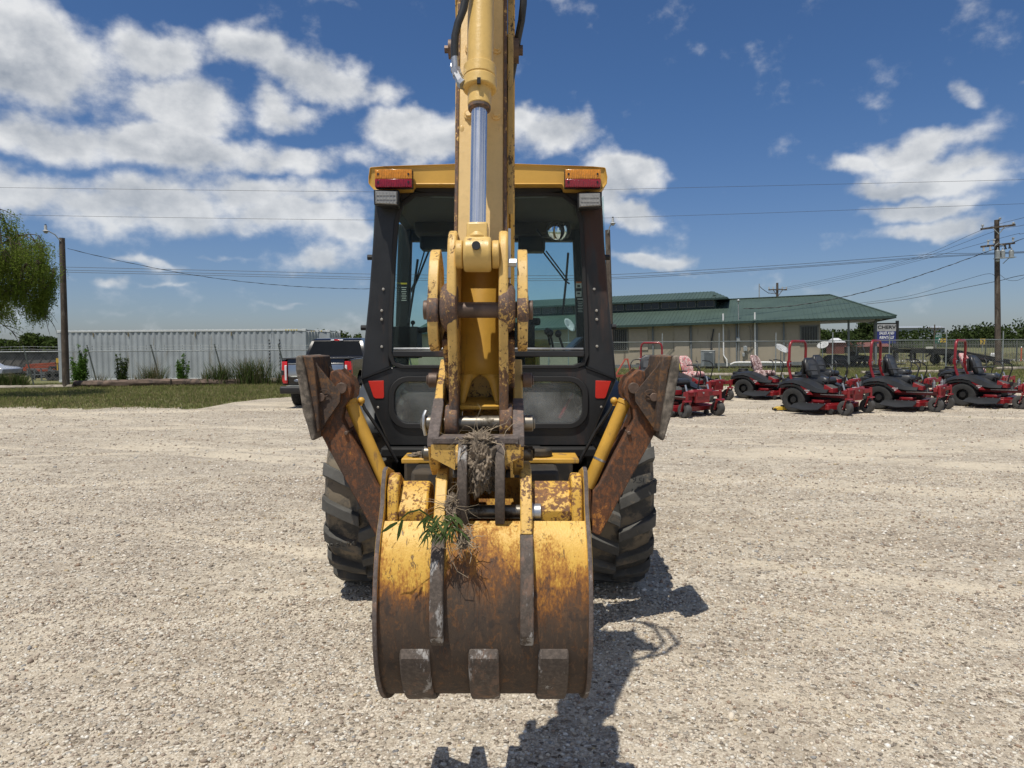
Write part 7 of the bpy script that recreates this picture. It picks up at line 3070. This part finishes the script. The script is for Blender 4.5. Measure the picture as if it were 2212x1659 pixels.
    for s in (-1, 1):
        mb = MB()
        mb.bar((.55, s * .37, .44), (1.12, s * .37, .45), .014, .02)
        mp(mb, 'link_rod', MT['zinc'])
        mb = MB()
        mb.bar((.98, s * .30, .56), (1.00, s * .36, .44), .03, .05)
        mb.box((.97, s * .30, .60), (.05, .09, .10))
        mp(mb, 'foot_pedal', MT['mow_dark'], bevel=.006)
    # seat
    sm = {'black': 'seat_black', 'pink': 'camo_pink', 'brown': 'camo_brown'}[seat]
    mb = MB()
    rr = []
    for (x, w, z0, z1) in ((.10, .20, .70, .80), (.16, .25, .68, .835), (.35, .26, .67, .83), (.52, .26, .67, .835), (.60, .24, .69, .82), (.64, .18, .72, .79)):
        rr.append([(x, -w, z0), (x, w, z0), (x, w * 1.03, (z0 + z1) / 2), (x, w * .85, z1), (x, w * .3, z1 - .012), (x, -w * .3, z1 - .012), (x, -w * .85, z1), (x, -w * 1.03, (z0 + z1) / 2)])
    mb.loft(rr)
    SE = mp(mb, 'seat', MT[sm], ang=60)
    mb = MB()
    rr = []
    for (z, x, w, d) in ((.80, .16, .20, .06), (.86, .14, .25, .10), (1.0, .10, .265, .11), (1.14, .06, .255, .10), (1.24, .02, .22, .08), (1.29, .0, .14, .05)):
        rr.append([(x + d * .55, -w * .55, z), (x + d * .55, w * .55, z), (x + d * .8, w * .85, z), (x + d * .3, w, z), (x - d * .45, w * .8, z), (x - d * .5, 0, z), (x - d * .45, -w * .8, z), (x + d * .3, -w, z), (x + d * .8, -w * .85, z)])
    mb.loft(rr)
    SB = mp(mb, 'seat_back', MT[sm], ang=60)
    if seat == 'black':
        mb = MB()
        mb.prism([(.88, -.13), (1.16, -.15), (1.24, -.09), (1.24, .09), (1.16, .15), (.88, .13)], 'x', 0, .012)
        o = mp(mb, 'back_insert', MT['seat_grey'], SB)
        for v in o.data.vertices:
            yy, zz = v.co.y, v.co.z
            v.co = Vector((.215 - (v.co.y - .80) * .33 + v.co.x, v.co.z, v.co.y))
        for s in (-1, 1):
            mb = MB()
            mb.bar((.12, s * .30, .99), (.42, s * .30, 1.0), .05, .035)
            mp(mb, 'armrest', MT['seat_black'], SB, bevel=.012)
        mb = MB()
        mb.box((-.04, 0, 1.05), (.05, .34, .34))
        mp(mb, 'seat_bracket', MT['mow_dark'], SB, bevel=.01)
    # lap bars
    for s in (-1, 1):
        mb = MB()
        mb.tube([(.70, s * .37, .55), (.73, s * .375, .72), (.80, s * .37, .95), (.79, s * .345, 1.06), (.72, s * .30, 1.13), (.62, s * .22, 1.15), (.58, s * .14, 1.145)], .0155, 8)
        mp(mb, 'lap_bar', MT['mow_black'])
        mb = MB()
        mb.cyl((.72, s * .33, .56), (.72, s * .41, .56), .035, 10)
        mp(mb, 'lap_bar_pivot', MT['zinc'])
    mb = MB()
    mb.tube([(.72, -.44, .50), (.66, -.43, .70), (.64, -.43, .74)], .010, 6)
    mb.ball((.64, -.43, .76), .022)
    mp(mb, 'deck_lever', MT['mow_dark'])
    if rops:
        mb = MB()
        pts = []
        w = .36
        for s in (-1, 1):
            side = [(-.12, s * (w + .06), .48), (-.14, s * (w + .05), .62), (-.26, s * w, .95), (-.28, s * w, 1.1), (-.27, s * w, 1.52)]
            corner = [(-.27, s * (w - .03), 1.63), (-.27, s * (w - .10), 1.685)]
            run = side + corner
            pts = pts + run if s < 0 else pts + run[::-1]
        mb.tube(pts, .034, 10)
        RO = mp(mb, 'roll_bar', MT['mow_red'], ang=60)
        for s in (-1, 1):
            mb = MB()
            mb.box((-.275, s * w, 1.14), (.085, .075, .15))
            mp(mb, 'roll_bar_hinge', MT['mow_red'], RO, bevel=.008)
            mb = MB()
            mb.cyl((-.23, s * w - .06, 1.16), (-.23, s * w + .06, 1.16), .012, 8)
            mb.tube([(-.23, s * (w + .05), 1.16), (-.22, s * (w + .065), 1.12), (-.22, s * (w + .06), 1.09)], .006, 6)
            mp(mb, 'hinge_pin', MT['zinc'], RO)
            mb = MB()
            mb.bar((-.13, s * (w + .05), .56), (-.40, s * .28, .50), .05, .07)
            mp(mb, 'roll_bar_brace', MT['mow_red'], RO, bevel=.006)
    return t


def place(t, x, y, deg, label=None):
    t.location = (x, y, 0)
    t.rotation_euler = (0, 0, R(deg))
    if label:
        t['label'] = label
    return t


m_roll = make_mower('red roll bar mower leftmost of the three in the front row', 'black', True)
place(m_roll, 7.20, 17.30, -53)
m_sp = make_mower('middle roll bar mower of the front row, with coil springs at the front', 'black', True, True)
place(m_sp, 9.45, 17.9, -44)
place(copy_tree(m_sp), 12.0, 18.55, -50, 'roll bar mower standing rightmost in the front row')
place(copy_tree(m_roll), 4.55, 23.6, -118, 'red roll bar mower parked behind the right outrigger, near the yellow tank')
m_flat = make_mower('red mower without roll bar facing the camera just right of the right outrigger', 'black', False)
place(m_flat, 3.68, 17.05, -61)
place(copy_tree(m_flat), 9.1, 21.3, -50, 'mower hidden behind the leftmost roll bar mower of the front row')
place(copy_tree(m_flat), 11.35, 21.5, -48, 'mower hidden behind the middle roll bar mower of the front row')
m_pink = make_mower('mower with a pink camouflage seat beside the yellow tank', 'pink', False)
place(m_pink, 5.1, 21.2, -50)
place(copy_tree(m_pink), 14.15, 22.4, -50, 'mower with a pink camouflage seat behind the rightmost roll bar mower')
m_brown = make_mower('mower with a brown and white camouflage seat standing alone', 'brown', False)
place(m_brown, 7.35, 21.7, -43)

# ================================================================== small yard things
# yellow spray tank on a small trailer frame
TK = thing('spray_tank', 'yellow spray tank with brown straps behind the right outrigger', 'tank', (at(1449, 745, 28).x, 28, 0))
zc = at(1449, 793, 28).z
mb = MB()
rr = []
for k in range(13):
    u = -1 + 2 * k / 12
    r_ = .315 * (1 - abs(u) ** 4.5) ** .5 + .004
    rr.append([(u * .60, r_ * math.cos(2 * math.pi * j / 24), zc + r_ * math.sin(2 * math.pi * j / 24)) for j in range(24)])
mb.loft(rr)
mb.build('tank', M('yellow_poly', (.62, .50, .05), .45, var=.06), TK, ang=60)
for x in (-.26, .40):
    mb = MB()
    mb.lathe([(-.02, .312), (-.02, .325), (.02, .325), (.02, .312)], (x, 0, zc), 'x', 28)
    mb.build('strap', M('strap_brown', (.16, .07, .03), .7), TK)
mb = MB()
mb.cyl((0, 0, zc + .29), (0, 0, zc + .37), .10, 14)
mb.build('filler_cap', MT['black_plastic'], TK)
mb = MB()
mb.box((0, 0, zc - .36), (1.3, .5, .06))
mb.bar((-.65, 0, zc - .36), (-1.2, 0, zc - .30), .06, .06)
mb.build('trailer_frame', MT['mow_dark'], TK)
for s in (-1, 1):
    mb = MB()
    mb.lathe([(-.06, .10), (-.07, .2), (0, .23), (.07, .2), (.06, .10)], (.1, s * .40, .23), 'y', 20)
    mb.build('wheel', MT['mow_tyre'], TK)

# red three-point implement
HI = thing('towed_implement', 'red A-framed farm implement behind the right outrigger', 'farm implement', (at(1350, 745, 29).x, 29, 0), R(10))
mb = MB()
mb.bar((-.42, 0, .36), (.02, 0, 1.05), .05, .05)
mb.bar((.10, 0, 1.05), (.28, 0, .40), .05, .05)
mb.bar((-.02, 0, 1.03), (.14, 0, 1.03), .06, .06)
mb.build('hitch_frame', M('faded_red', (.42, .09, .06), .6), HI)
mb = MB()
mb.bar((-.60, 0, .36), (.75, 0, .36), .09, .09)
mb.bar((-.55, .5, .32), (.70, .5, .32), .09, .09)
mb.bar((-.4, 0, .34), (-.4, .5, .34), .07, .07)
mb.bar((.5, 0, .34), (.5, .5, .34), .07, .07)
mb.build('tool_bar', M('dull_red', (.30, .06, .04), .7), HI)
for k in range(5):
    mb = MB()
    mb.tube([(-.5 + .27 * k, .0, .34), (-.5 + .27 * k, .12, .20), (-.5 + .27 * k, .04, .05), (-.5 + .27 * k, -.08, .0)], .02, 6)
    mb.build('tine', MT['mow_dark'], HI)

# floor jack
FJ = thing('floor_jack', 'yellow floor jack with a red handle lying on the gravel', 'jack', tuple(ground(1690, 887)), R(-8))
mb = MB()
mb.prism([(-.20, .02), (-.20, .06), (-.12, .10), (.10, .10), (.16, .07), (.16, .02)], 'y', -.09, .09)
mb.build('body', M('jack_yellow', (.58, .38, .03), .4), FJ, .01)
mb = MB()
mb.cyl((-.0, 0, .09), (-.0, 0, .14), .045, 12)
mb.build('saddle', MT['mow_dark'], FJ)
mb = MB()
mb.tube([(.12, 0, .08), (.62, .03, .05)], .018, 8)
mb.build('handle', M('jack_red', (.45, .03, .02), .4), FJ)
for (x, y) in ((-.19, -.1), (-.19, .1), (.13, -.1), (.13, .1)):
    mb = MB()
    mb.cyl((x, y - .02, .035), (x, y + .02, .035), .035, 10)
    mb.build('wheel', MT['mow_dark'], FJ)

# ------------------------------------------------------------------ far right: sign, trailer, buggy, barn, road signs
SG = thing('yard_sign', 'tall sign reading sales and rentals under a brand name by the porch', 'sign', at_g(1914.5, 62))
SGp = Vector(SG.location)


def sg(px, py):
    p = at(px, py, 62) - SGp
    return p


x0, x1 = sg(1891, 700).x, sg(1938, 700).x
zt, zb3 = sg(1914, 699).z, sg(1914, 742).z
for x in (x0, x1):
    mb = MB()
    mb.box((x, 0, zt / 2 + .12), (.20, .20, zt + .25))
    mb.build('post', MT['mow_dark'], SG)
mb = MB()
mb.box(((x0 + x1) / 2, 0, zt), (x1 - x0, .12, .12))
mb.build('cross_bar', MT['mow_dark'], SG)
h = zt - .06 - zb3
w = x1 - x0 - .24
mb = MB()
mb.box(((x0 + x1) / 2, -.02, zt - .06 - h * .18), (w, .08, h * .36))
p_ = mb.build('brand_panel', M('sign_white', (.36, .36, .36), .6), SG)
text('brand_lettering', 'CHERV', h * .24, MT['decal_black'], SG, ((x0 + x1) / 2, -.065, zt - .06 - h * .16), (math.pi / 2, 0, 0), .003, sx=1.25, bold=.012)
mb = MB()
mb.box(((x0 + x1) / 2, -.02, zt - .06 - h * .685), (w, .08, h * .63))
mb.build('text_panel', M('sign_blue', (.025, .035, .17), .5), SG)
for i, (s_, f) in enumerate((('SALES AND', .47), ('RENTALS', .69), ('SERVICE', .90))):
    if i < 2:
        text('lettering', s_, h * .19, MT['white'], SG, ((x0 + x1) / 2, -.065, zt - .06 - h * f), (math.pi / 2, 0, 0), .003, shear=.25, sx=.95 if i else .8, bold=.008)

# gooseneck flatbed trailer
FT = thing('flatbed_trailer', 'black flatbed trailer with a sloping deck behind the wire fence', 'trailer', at_g(1960, 50))
FTp = Vector(FT.location)


def ft(px, py, dy=0):
    p = at(px, py, 50) - FTp
    return Vector((p.x, dy, p.z))


mb = MB()
for dy in (0, 2.2):
    mb.bar(ft(1968, 758, dy), ft(2050, 760, dy), .12, .30)
    mb.bar(ft(2050, 760, dy), ft(2180, 783, dy), .12, .26)
    mb.bar(ft(1968, 759, dy), ft(1968, 780, dy), .14, .14)
    mb.bar(ft(2014, 762, dy), ft(2014, 780, dy), .14, .14)
    mb.bar(ft(2014, 762, dy), ft(2000, 770, dy), .1, .1)
mb.build('frame', MT['mow_dark'], FT)
for k in range(26):
    f = k / 25
    a = ft(1975, 755).lerp(ft(2055, 757), f * 2.6) if f < .385 else ft(2055, 757).lerp(ft(2182, 781), (f - .385) / .615)
    mb = MB()
    mb.box(a + Vector((0, 1.1, .10)), (.27, 2.3, .05), Matrix.Rotation(0 if f < .385 else .19, 3, 'Y'))
    mb.build('deck_plank', M('deck_dark', (.05, .047, .045), .8) if 'dk' not in MT else MT['dk'], FT)
    MT['dk'] = bpy.data.materials['deck_dark']
for (px, py) in ((2062, 776), (2092, 778)):
    for dy in (-.1, 2.3):
        mb = MB()
        c = ft(px, py, dy)
        c.z = .40
        mb.lathe([(-.12, .2), (-.13, .34), (0, .40), (.13, .34), (.12, .2), (.0, .0)], c, 'y', 20)
        mb.build('wheel', MT['truck_tyre'], FT)
mb = MB()
mb.bar(ft(1968, 760, 1.1), ft(1940, 752, 1.1), .3, .2)
mb.bar(ft(1942, 752, 1.1), ft(1942, 764, 1.1), .12, .12)
mb.build('gooseneck', MT['mow_dark'], FT)
mb = MB()
mb.box(ft(2005, 754, -.15) + Vector((0, 0, .1)), (.5, .04, .14))
mb.build('side_marker', MT['decal_white'], FT)

# utility buggy with a roof
UV = thing('utility_buggy', 'dark utility buggy with a pale roof behind the wire fence', 'utility vehicle', at_g(1845, 49), R(12))
mb = MB()
mb.prism([(-.95, .35), (-.95, .75), (-.2, .78), (-.15, .55), (.35, .52), (.45, .80), (.95, .72), (1.0, .35)], 'y', -.55, .55)
mb.build('body', MT['black_plastic'], UV, .04)
for s in (-1, 1):
    mb = MB()
    mb.tube([(-.25, s * .52, .7), (-.2, s * .5, 1.45), (.25, s * .5, 1.47), (.5, s * .52, .8)], .03, 8)
    mb.build('roll_cage', MT['galv'], UV)
    for x in (-.65, .65):
        mb = MB()
        mb.lathe([(-.09, .12), (-.1, .25), (0, .28), (.1, .25), (.09, .12)], (x, s * .5, .28), 'y', 18)
        mb.build('wheel', MT['mow_tyre'], UV)
mb = MB()
mb.box((.02, 0, 1.49), (.75, 1.1, .05))
mb.build('roof', MT['galv'], UV, .015)
mb = MB()
mb.box((-.05, 0, .85), (.14, .95, .40))
mb.box((.1, 0, .68), (.4, .95, .1))
mb.build('seat', MT['seat_black'], UV, .03)
mb = MB()
mb.add([(.48, -.48, .85), (.48, .48, .85), (.27, .46, 1.45), (.27, -.46, 1.45)], [(0, 1, 2, 3)])
mb.build('windscreen', MT['glass'], UV, flat=True)

DT = thing('covered_trailer', 'low dark covered trailer left of the utility buggy', 'trailer', at_g(1806, 47))
mb = MB()
rr = []
for x, sc_ in ((-.75, .6), (-.62, .95), (0, 1.05), (.55, .9), (.7, .5)):
    rr.append([(x, .5 * sc_ * math.cos(a), .45 + .42 * sc_ * math.sin(a) * (1 + .1 * math.sin(5 * a + x * 3))) for a in np.linspace(0, 2 * np.pi, 14, endpoint=False)])
mb.loft(rr)
mb.build('tarpaulin', M('dark_tarp', (.045, .048, .055), .7, var=.3, bump=.6, bscale=12), DT)
for s in (-1, 1):
    mb = MB()
    mb.lathe([(-.07, .1), (-.08, .22), (0, .25), (.08, .22), (.07, .1)], (0, s * .52, .25), 'y', 18)
    mb.build('wheel', MT['mow_tyre'], DT)

# far barn, warehouse, road signs
BN = thing('barn', 'far red barn with a white gabled roof under the porch', 'barn', at_g(1811, 105))
mb = MB()
mb.box((.0, 1, .85), (1.3, 3, 1.7))
mb.build('wall', M('barn_red', (.13, .045, .035), .8), BN)
mb = MB()
mb.add([(-.8, -.7, 1.7), (.8, -.7, 1.7), (.45, 1, 2.35), (-.45, 1, 2.35), (-.8, 2.7, 1.7), (.8, 2.7, 1.7)], [(0, 1, 2, 3), (3, 2, 5, 4), (0, 3, 4), (1, 5, 2), (0, 4, 5, 1)])
mb.build('roof', M('barn_roof', (.50, .51, .52), .6), BN)
BS = thing('long_shed', 'long low far shed with a rusty red roof right of the barn', 'shed', at_g(1855, 112))
mb = MB()
mb.box((0, 1, .5), (9.0, 3, 1.0))
mb.build('wall', M('shed_wall', (.10, .075, .06), .85), BS)
mb = MB()
mb.prism([(-.9, 1.0), (1, 1.7), (2.9, 1.0), (1, .95)], 'x', -4.7, 4.7)
mb.build('roof', M('rust_roof', (.14, .055, .045), .7), BS)
WHs = thing('warehouse', 'very long pale warehouse far away on the horizon', 'warehouse', at_g(1985, 420))
mb = MB()
mb.box((0, 6, 5.0), (30, 12, 10.0))
mb.build('wall', M('warehouse_wall', (.25, .28, .31), .7, var=.04), WHs)
mb = MB()
mb.prism([(-1, 10), (6, 11.2), (13, 10), (6, 9.9)], 'x', -15.5, 15.5)
mb.build('roof', M('warehouse_roof', (.27, .30, .33), .6), WHs)
mb = MB()
mb.box((-18.5, 5, 6.5), (7, 8, 13))
mb.build('annex', M('warehouse_annex', (.22, .255, .29), .7, var=.04), WHs)

ES = thing('exit_sign', 'green road sign reading exit beyond the picket fence', 'road sign', at_g(2026, 120))
esz = at(2026, 732.5, 120).z
mb = MB()
mb.box((0, 0, esz), (1.05, .05, 1.5))
mb.build('panel', M('sign_green', (.008, .10, .065), .5), ES)
for s in (-.3, .3):
    mb = MB()
    mb.box((s, .06, (esz + .6) / 2), (.08, .06, esz + .6))
    mb.build('post', MT['galv'], ES)
text('lettering', 'EXIT', .40, MT['white'], ES, (0, -.03, esz + .45), (math.pi / 2, 0, 0), .004)
mb = MB()
mb.prism([(-.06, esz - .5), (.06, esz - .5), (.25, esz - .05), (.32, esz - .1), (.3, esz + .15), (.08, esz + .1), (.14, esz + .02)], 'y', -.034, -.027)
mb.build('arrow', MT['white'], ES)
for px, py, wd, hh_, lab in ((2037, 735.5, .92, .62, 'yellow chevron road sign right of the green exit sign'), (2122.5, 738, .85, 1.0, 'yellow chevron road sign near the utility pole')):
    CS = thing('chevron_sign', lab, 'road sign', at_g(px, 118), 0, 'yellow road signs')
    zz = at(px, py, 118).z
    mb = MB()
    mb.box((0, 0, zz), (wd, .04, hh_))
    mb.build('panel', M('sign_yellow', (.62, .40, .02), .5), CS)
    mb = MB()
    mb.prism([(-.28, zz + hh_ * .42), (-.08, zz + hh_ * .42), (.28, zz), (-.08, zz - hh_ * .42), (-.28, zz - hh_ * .42), (.05, zz)], 'y', -.027, -.021)
    mb.build('arrow', MT['decal_black'], CS)
    mb = MB()
    mb.box((0, .05, zz / 2), (.07, .05, zz))
    mb.build('post', MT['galv'], CS)
MBX = thing('mailbox', 'white mailbox on a post beyond the picket fence', 'mailbox', at_g(2152, 60))
mz_ = at(2152, 766, 60).z
mb = MB()
mb.prism([(-.30, mz_ - .16), (.30, mz_ - .16), (.30, mz_ + .06), (.2, mz_ + .16), (-.2, mz_ + .16), (-.30, mz_ + .06)], 'y', -.3, .3)
mb.build('box', MT['white'], MBX, .02)
mb = MB()
mb.box((0, 0, (mz_ - .16) / 2), (.10, .10, mz_ - .16))
mb.build('post', MT['pole'], MBX)
OM = thing('marker_post', 'thin orange marker post right of the white mailbox', 'marker post', at_g(2207, 60))
mb = MB()
mb.tube([(0, 0, 0), (0, 0, 1.15)], .07, 8)
mb.build('post', M('marker_orange', (.60, .10, .02), .6), OM)
mb = MB()
mb.cyl((0, 0, 1.15), (0, 0, 1.24), .075, 10, r2=.04)
mb.build('cap', MT['white'], OM)

# ------------------------------------------------------------------ far left: dark shed, orange boom, trailers, car
LS = thing('long_shed', 'long low grey-brown metal shed at the far left', 'shed', (at(-30, 745, 42.5).x, 42.5, -.02))
lsx1 = at(128, 745, 42.5).x - LS.location.x
lz = at(60, 760.5, 42.5).z + .02
mb = MB()
mb.box((lsx1 / 2 - 4, 2.0, lz / 2), (lsx1 + 8, 3.6, lz))
mb.build('wall', M('weathered_sheet', (.095, .088, .080), .75, var=.25, scale=1.4, dirt=(.05, .046, .042), dirt_amt=.35, dscale=2.2), LS)
mb = MB()
x = -8
while x < lsx1:
    mb.bar((x, .19, .05), (x + .9, .19, lz - .12), .04, .03, up=(0, 1, 0))
    x += .55
mb.build('wall_rib', bpy.data.materials['weathered_sheet'], LS)
mb = MB()
mb.box((lsx1 / 2 - 4, 2.0, lz + .015), (lsx1 + 8.1, 3.9, .05))
mb.build('roof', M('pale_sheet', (.30, .29, .27), .5), LS)

OB = thing('orange_lift', 'orange folded lift boom standing in front of the dark shed', 'boom lift', (at(90, 745, 40).x, 40, -.02))


def ob(px, py):
    p = at(px, py, 40) - Vector(OB.location)
    return Vector((p.x, 0, p.z))


MT['orange'] = M('lift_orange', (.25, .045, .015), .6, var=.3)
for a, b_, h_ in (((56, 795), (123, 791), .17), ((58, 789), (121, 785), .12), ((66, 801), (122, 799), .13)):
    mb = MB()
    mb.bar(ob(*a), ob(*b_), .2, h_)
    mb.build('boom_section', MT['orange'], OB, .01)
mb = MB()
mb.bar(ob(114, 800), ob(114, 812), .16, .16)
mb.bar(ob(53, 797), ob(60, 797), .25, .2)
mb.build('boom_pivot', MT['orange'], OB)
mb = MB()
mb.box(ob(106, 815), (.9, .6, .5))
mb.box(ob(106, 825), (1.3, .9, .3))
mb.build('base', MT['mow_dark'], OB, .03)
for s in (-.5, .5):
    mb = MB()
    mb.lathe([(-.1, .1), (-.11, .22), (0, .26), (.11, .22), (.1, .1)], (ob(106, 825).x + s, -.5, .26), 'y', 18)
    mb.build('wheel', MT['mow_tyre'], OB)
MT['trailer_grey'] = M('trailer_grey', (.12, .13, .135), .6)
LT = thing('utility_trailer', 'grey railed utility trailer behind the left fence by the light pole', 'trailer', (at(112, 745, 36.5).x, 36.5, -.02))


def lt(px, py, dy=0):
    p = at(px, py, 36.5) - Vector(LT.location)
    return Vector((p.x, dy, p.z))


for dy in (0, 1.5):
    mb = MB()
    for py in (806, 813, 822):
        mb.bar(lt(90, py, dy), lt(150, py, dy), .05, .05)
    for px in (90, 105, 120, 135, 150):
        mb.bar(lt(px, 806, dy), lt(px, 822, dy), .05, .05)
    mb.build('side_rail', MT['trailer_grey'], LT)
mb = MB()
mb.box(lt(120, 823, .75), (1.5, 1.5, .08))
mb.build('deck', MT['mow_dark'], LT)
for px in (112, 128):
    for dy in (-.1, 1.6):
        mb = MB()
        c = lt(px, 826, dy)
        c.z = .27
        mb.lathe([(-.08, .1), (-.09, .24), (0, .27), (.09, .24), (.08, .1), (0, 0)], c, 'y', 18)
        mb.build('wheel', MT['mow_tyre'], LT)
for k, (px, py) in enumerate(((96, 818), (104, 816), (141, 816))):
    pass
LG = thing('parts_rack', 'low grey pipe rack with stacked scrap right of the weeds', 'rack', (at(72, 745, 37).x, 37, -.02))
mb = MB()
for x in (-.35, .0, .35, .75):
    mb.bar((x, 0, 0), (x, 0, .62), .05, .05)
mb.bar((-.4, 0, .60), (.8, 0, .60), .05, .05)
mb.bar((-.4, 0, .30), (.8, 0, .30), .05, .05)
mb.build('rack_frame', bpy.data.materials['trailer_grey'], LG)
mb = MB()
for k in range(7):
    mb.bar((-.3 + .15 * k, .25, .05 + .05 * k), (.0 + .12 * k, .5, .18 + .04 * k), .06, .06)
mb.build('scrap', MT['mow_dark'], LG)
YL = thing('yellow_lift', 'yellow upright lift mast beside the container end', 'lift', (at(126.5, 745, 38.5).x, 38.5, -.02))
zt_ = at(126, 773, 38.5).z
MT['liftyel'] = M('lift_yellow', (.56, .34, .03), .5)
mb = MB()
mb.box((0, 0, zt_ - .12), (.22, .2, .24))
mb.bar((-.10, 0, .0), (-.10, 0, zt_ - .2), .05, .06)
mb.bar((.10, 0, .0), (.10, 0, zt_ - .2), .05, .06)
mb.build('mast', MT['liftyel'], YL)
mb = MB()
mb.box((-.12, -.1, zt_ - 1.02), (.50, .4, .08))
mb.build('platform', MT['liftyel'], YL)
CRr = thing('parked_car', 'white and blue car partly in view at the far left edge', 'car', (at(-2, 745, 39).x - .75, 39, -.10))
mb = MB()
mb.loft([[(-2.2, 0, .35), (.85, 0, .35), (.9, 0, .62), (.6, 0, .72), (-.1, 0, .78), (-.5, 0, 1.02), (-1.6, 0, 1.05), (-2.2, 0, .8)], [(-2.2, 1.6, .35), (.85, 1.6, .35), (.9, 1.6, .62), (.6, 1.6, .72), (-.1, 1.6, .78), (-.5, 1.55, 1.02), (-1.6, 1.55, 1.05), (-2.2, 1.6, .8)]])
mb.build('body', M('car_white', (.30, .33, .40), .25, coat=.6), CRr, .04)
mb = MB()
mb.prism([(-.2, .77), (-.52, .98), (-1.5, 1.0), (-1.7, .77)], 'y', -.006, .0)
mb.build('window', MT['truck_glass'], CRr)
for x in (.4, -1.7):
    mb = MB()
    mb.lathe([(-.08, .18), (-.09, .28), (0, .31), (.09, .28), (.08, .18), (-.09, 0)], (x, .03, .31), 'y', 20)
    mb.build('wheel', MT['mow_tyre'], CRr)

# stacked dark trailers and pallets between the shed and the fence
for k, (px, D, w_, h_, lab) in enumerate(((138, 39.5, 1.3, .62, 'dark stacked trailer frame right beside the container end'), (100, 40.8, 1.6, .5, 'low dark equipment bed beneath the orange boom'), (30, 41, 1.5, .6, 'dark machine body left of the orange boom'))):
    p = at(px, 745, D)
    t = thing('equipment_frame', lab, 'equipment', (p.x, D, -.02), 0, 'equipment in front of the dark shed')
    for z in (.18, h_):
        mb = MB()
        mb.box((0, 0, z), (w_, .8, .10))
        mb.build('bed', MT['mow_dark'], t, .01)
    for s in (-.45, .0, .45):
        mb = MB()
        mb.bar((s * w_, -.38, .1), (s * w_ + .04, -.38, h_), .06, .06, up=(0, 1, 0))
        mb.build('post', MT['trailer_grey'], t)
    for s in (-.3, .3):
        mb = MB()
        mb.lathe([(-.08, .1), (-.09, .2), (0, .24), (.09, .2), (.08, .1), (-.09, 0)], (s * w_, -.45, .24), 'y', 18)
        mb.build('wheel', MT['mow_tyre'], t)
